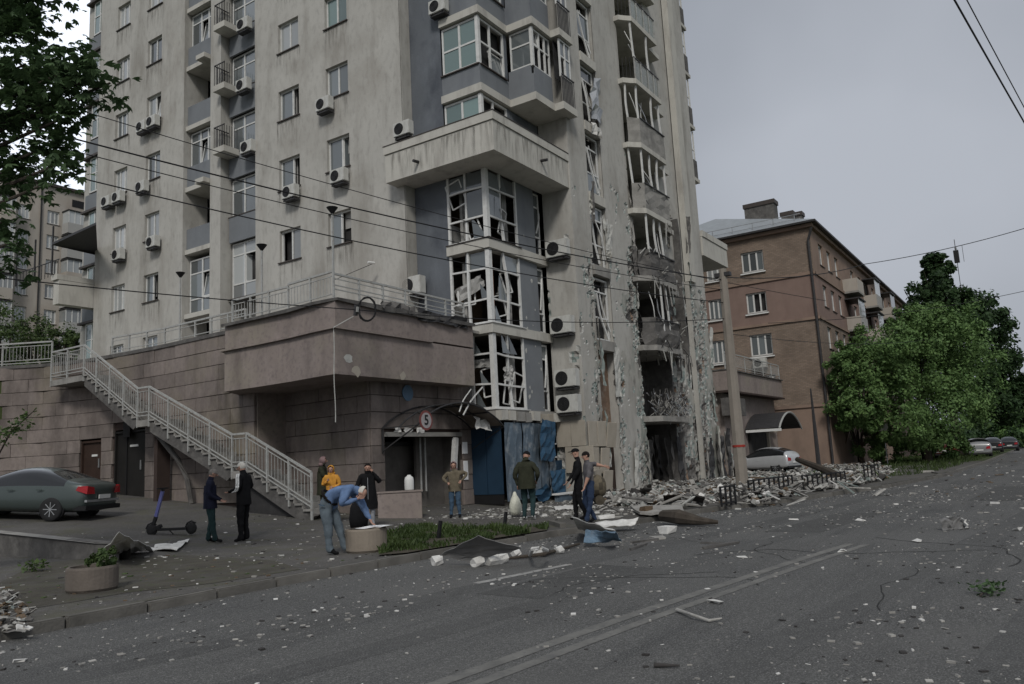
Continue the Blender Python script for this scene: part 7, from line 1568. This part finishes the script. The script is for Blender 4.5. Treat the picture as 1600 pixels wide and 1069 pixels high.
# rubble: chunks as things, fines as stuff
def chunk_mesh(seed, m):
    rr = random.Random(seed); b = MB(); k = seed % 3
    if k == 0: s_ = (rr.uniform(.25, .6), rr.uniform(.15, .4), rr.uniform(.03, .1))
    elif k == 1: s_ = (rr.uniform(.6, 1.5), rr.uniform(.05, .12), rr.uniform(.03, .07))
    else: s_ = (rr.uniform(.2, .4),) * 2 + (rr.uniform(.12, .25),)
    b.obox((0, 0, s_[2] / 2), s_, Matrix.Identity(3), m); b.v = [(x + rr.uniform(-.2, .2) * s_[0] * .4, y + rr.uniform(-.2, .2) * s_[1], z + rr.uniform(-.15, .25) * s_[2]) for x, y, z in b.v]; return b.mesh('chunk')
pal = ['debris_dusty', 'debris_grey', 'debris_dark', 'insulation', 'concrete_dark', 'debris_white', 'wood', 'concrete_dark', 'debris_dusty', 'concrete', 'mesh_green']
CMs = [(chunk_mesh(i, pal[i % len(pal)]), pal[i % len(pal)]) for i in range(44)]
rr = random.Random(99)
zones = [((890, 962, 772, 800), 34, .12), ((950, 1100, 758, 796), 90, .3), ((1080, 1170, 745, 792), 44, .3), ((1165, 1260, 735, 785), 60, .35), ((1250, 1380, 738, 768), 50, .25), ((865, 1130, 795, 845), 10, .05), ((1380, 1590, 735, 760), 6, .05)]
adj = {'debris_white': 'white', 'debris_dusty': 'dusty', 'debris_grey': 'grey', 'debris_dark': 'charred', 'insulation': 'pale', 'concrete': 'concrete', 'wood': 'wooden', 'concrete_dark': 'sooty', 'metal_plain': 'metallic', 'mesh_green': 'greenish'}
kinds = ['flat plate', 'long strip', 'thick block']
wh = ['before the blue hoarding', 'at the foot of the damaged columns', 'around the foot of the utility pole', 'in the heap before the white car', 'in the heap along the far kerb', 'on the road edge left of the pole', 'on the street verge beyond the heap']
for zi, ((u0, u1, v0, v1), n_, hp) in enumerate(zones):
    for _ in range(n_):
        u, v = rr.uniform(u0, u1), rr.uniform(v0, v1); q = onz(u, v, .13); i = rr.randrange(len(CMs)); i = i if (i % 3 == 1 or rr.random() < .6) else (i // 3) * 3 + 1; i = min(i, len(CMs) - 1); me, m_ = CMs[i]; hz_ = hp * rr.random() ** 1.6 if hp > .1 else 0
        s_ = rr.uniform(.35, .95) * (1 if q[0] < 40 else 1.3); o = link('rubble_chunk', me, None, (q[0], q[1], (.12 if q[1] > kerb_y(q[0]) else 0.0) + hz_), (rr.uniform(-.5, .5) if hz_ else 0, rr.uniform(-.5, .5) if hz_ else 0, rr.uniform(0, 6.28))); o.scale = (s_,) * 3
        sz_ = 'small' if s_ < .55 else ('large' if s_ > .85 else 'middling')
        tag(o, '%s %s %s of rubble %s' % (sz_, adj[m_], kinds[i % 3], wh[zi]), 'rubble', 'rubble %ss %s' % (sz_ + ' ' + adj[m_] + ' ' + kinds[i % 3], wh[zi]))
# heaps of fines beneath
def heap(lab, uvs, hmax, n, sz, seed, z=.12):
    rr = random.Random(seed); P0 = [onz(u, v, z) for u, v in uvs]; poly = [(p[0], p[1]) for p in P0]; cx_ = sum(p[0] for p in poly) / len(poly); cy_ = sum(p[1] for p in poly) / len(poly)
    b = MB(); xs_ = [p[0] for p in poly]; ys_ = [p[1] for p in poly]; i = 0; mm = [b.mi(q) for q in pal]
    while i < n:
        x, y = rr.uniform(min(xs_), max(xs_)), rr.uniform(min(ys_), max(ys_))
        if not inpoly(x, y, poly): continue
        e = min(1, 2.2 * min(math.hypot((x - a[0]) , (y - a[1])) for a in poly) / 3.0); hh_ = hmax * e * (.4 + .9 * abs(mnoise.noise(Vector((x * .6, y * .6, seed))))) * rr.random() ** .35; s_ = sz * rr.uniform(.3, 1.7)
        R3 = Matrix.Rotation(rr.uniform(0, 6.28), 3, 'Z') @ Matrix.Rotation(rr.uniform(-.6, .6), 3, 'X') @ Matrix.Rotation(rr.uniform(-.6, .6), 3, 'Y'); k = rr.random()
        size = (s_, s_ * rr.uniform(.4, 1), s_ * .25) if k < .6 else ((s_ * 2.6, s_ * .16, s_ * .12) if k < .85 else (s_ * .6,) * 3)
        b.obox((x, y, z + hh_ + .01), size, R3, pal[int(rr.random() ** 1.2 * len(pal))]); i += 1
    o = b.obj('rubble_heap'); o['kind'] = 'stuff'; tag(o, lab, 'rubble'); 
    # dusty mound under it
    b = MB(); nn = 26; P = []
    for j in range(nn):
        for i2 in range(nn):
            x = min(xs_) + (max(xs_) - min(xs_)) * i2 / (nn - 1); y = min(ys_) + (max(ys_) - min(ys_)) * j / (nn - 1); e = min(1, 2.2 * min(math.hypot(x - a[0], y - a[1]) for a in poly) / 3.0) if inpoly(x, y, poly) else 0
            P.append((x, y, z - .03 + hmax * e * (.4 + .9 * abs(mnoise.noise(Vector((x * .6, y * .6, seed))))) * .8 * (1 if e else 0)))
    b.grid(P, nn, nn, 'dusty'); keep = [k for k, f in enumerate(b.f) if all(inpoly(b.v[q][0], b.v[q][1], poly) for q in f)]; b.f = [b.f[k] for k in keep]; b.m = [0] * len(keep); o2 = b.obj('rubble_mound', smooth=True); o2['kind'] = 'stuff'; tag(o2, lab.replace('heap', 'dusty mound under the heap'), 'rubble')
heap('heap of shattered cladding along the foot of the damaged shop fronts', ((900, 772), (960, 752), (1050, 748), (1130, 745), (1160, 760), (1140, 785), (1080, 792), (1000, 792), (940, 794), (890, 786)), .3, 3200, .13, 3)
heap('heap of rubble between the utility pole and the white car', ((1150, 760), (1180, 738), (1250, 730), (1262, 745), (1250, 775), (1190, 788), (1160, 786)), .45, 2600, .14, 4)
heap('long heap of rubble along the far kerb before the brick house', ((1245, 745), (1300, 730), (1370, 728), (1400, 740), (1380, 752), (1320, 764), (1262, 772)), .34, 1900, .15, 5)
heap('scattered debris heap at the left bottom edge of the pavement', ((-60, 945), (10, 925), (45, 950), (50, 985), (0, 985), (-60, 990)), .16, 300, .06, 6)
# litter of chips on road and yard
def litter(lab, n, fn, s0, s1, pal_, name, seed):
    rr = random.Random(seed); b = MB()
    for _ in range(n):
        x, y, z = fn(rr); s_ = s0 + (s1 - s0) * rr.random() ** 5; R3 = Matrix.Rotation(rr.uniform(0, 6.28), 3, 'Z') @ Matrix.Rotation(rr.uniform(-.25, .25), 3, 'X')
        b.obox((x, y, z + s_ * .12), (s_, s_ * rr.uniform(.25, .9), s_ * rr.uniform(.1, .4)), R3, rr.choice(pal_))
    o = b.obj(name); o['kind'] = 'stuff'; tag(o, lab, 'litter')
def froad(rr):
    while True:
        x = 3 + 30 * rr.random() ** 1.3; y = rr.uniform(-7, kerb_y(x) - .05); n_ = mnoise.fractal(Vector((x * .35, y * .5, 2)), 1, 2, 3)
        if rr.random() < .12 + max(0, n_ + .05) * 2.2 + .5 * max(0, 1 - (kerb_y(x) - y) / 1.2): return x, y, 0.0
litter('fine pale chips and dark crumbs strewn over the asphalt road', 17000, froad, .005, .06, ['debris_white', 'debris_grey', 'debris_dusty', 'debris_dark', 'debris_grey', 'concrete', 'debris_dusty', 'debris_dark'], 'road_chips', 1)
litter('larger chips scattered over the far road', 1100, lambda rr: (lambda x: (x, rr.uniform(-5, kerb_y(x)), 0.0))(20 + 60 * rr.random() ** 1.5), .02, .16, ['debris_dusty', 'debris_grey', 'debris_dark', 'wood', 'concrete', 'debris_white'], 'road_chips', 2)
litter('pale chips scattered over the pavement and the yard', 1500, lambda rr: (lambda x, y: (x, y, g(x, y)))(rr.uniform(9.2, 30), rr.uniform(9.7, 20)), .01, .10, ['debris_white', 'debris_grey', 'insulation', 'concrete', 'debris_dark'], 'yard_chips', 3)
litter('leaves and chips scattered over the near pavement', 900, lambda rr: (rr.uniform(4, 10), rr.uniform(9.9, 15.5), .118), .01, .08, ['debris_white', 'debris_grey', 'wood', 'debris_dark', 'leaf_shrub'], 'yard_chips', 4)
litter('dense white dust and shards on the pavement before the tower', 2600, lambda rr: (rr.uniform(18, 29), rr.uniform(9, 15.6), .12), .02, .16, ['debris_white', 'insulation', 'debris_grey', 'concrete', 'debris_dusty'], 'yard_chips', 5)
GP = 'single pale pieces on the road'
for i, (u, v, s_, lab) in enumerate(((1119, 943, .14, 'white oblong piece beside the splintered stick'), (30, 1035, .1, 'white piece alone at the lower left corner of the road'), (1316, 862, .16, 'white piece on the fading end of the double line'), (1240, 813, .2, 'white flat piece on the road right of the log'), (1160, 872, .12, 'small white piece in mid road below the log'), (803, 915, .08, 'tiny white piece beside the short lane dash'), (1344, 814, .16, 'pale piece in mid road far right of the log'), (1590, 829, .2, 'white piece at the right edge of the road'), (1433, 847, .16, 'pale oblong piece below the torn bumper'))):
    q = onz(u, v, 0); b = MB(); b.obox((0, 0, s_ * .1), (s_ * 1.1, s_ * .5, s_ * .2), Matrix.Rotation(random.uniform(0, 3), 3, 'Z'), 'debris_white'); b.v = [(x + random.uniform(-.22, .22) * s_, y + random.uniform(-.2, .2) * s_, max(.002, z + random.uniform(-.1, .12) * s_)) for x, y, z in b.v]; tag(b.obj('broken_piece', loc=tuple(q)), lab, 'debris', GP)

# pieces that would share a label get their order along the street
from collections import defaultdict
dd_ = defaultdict(list)
for o in C.objects:
    if o.name.startswith('rubble_chunk'): dd_[o['label']].append(o)
def uof(o):
    c = RM.T @ (np.array(o.location) - _o); return 800 - FOC * c[0] / c[2]
for lb, L_ in dd_.items():
    if len(L_) < 2: continue
    L_.sort(key=uof); od = {2: ['left', 'right'], 3: ['left', 'middle', 'right']}.get(len(L_), ['leftmost', 'second leftmost', 'third leftmost', 'fourth leftmost', 'fifth leftmost', 'sixth leftmost', 'seventh leftmost', 'eighth leftmost'])
    for o, w_ in zip(L_, od): o['label'] = w_ + ' ' + lb
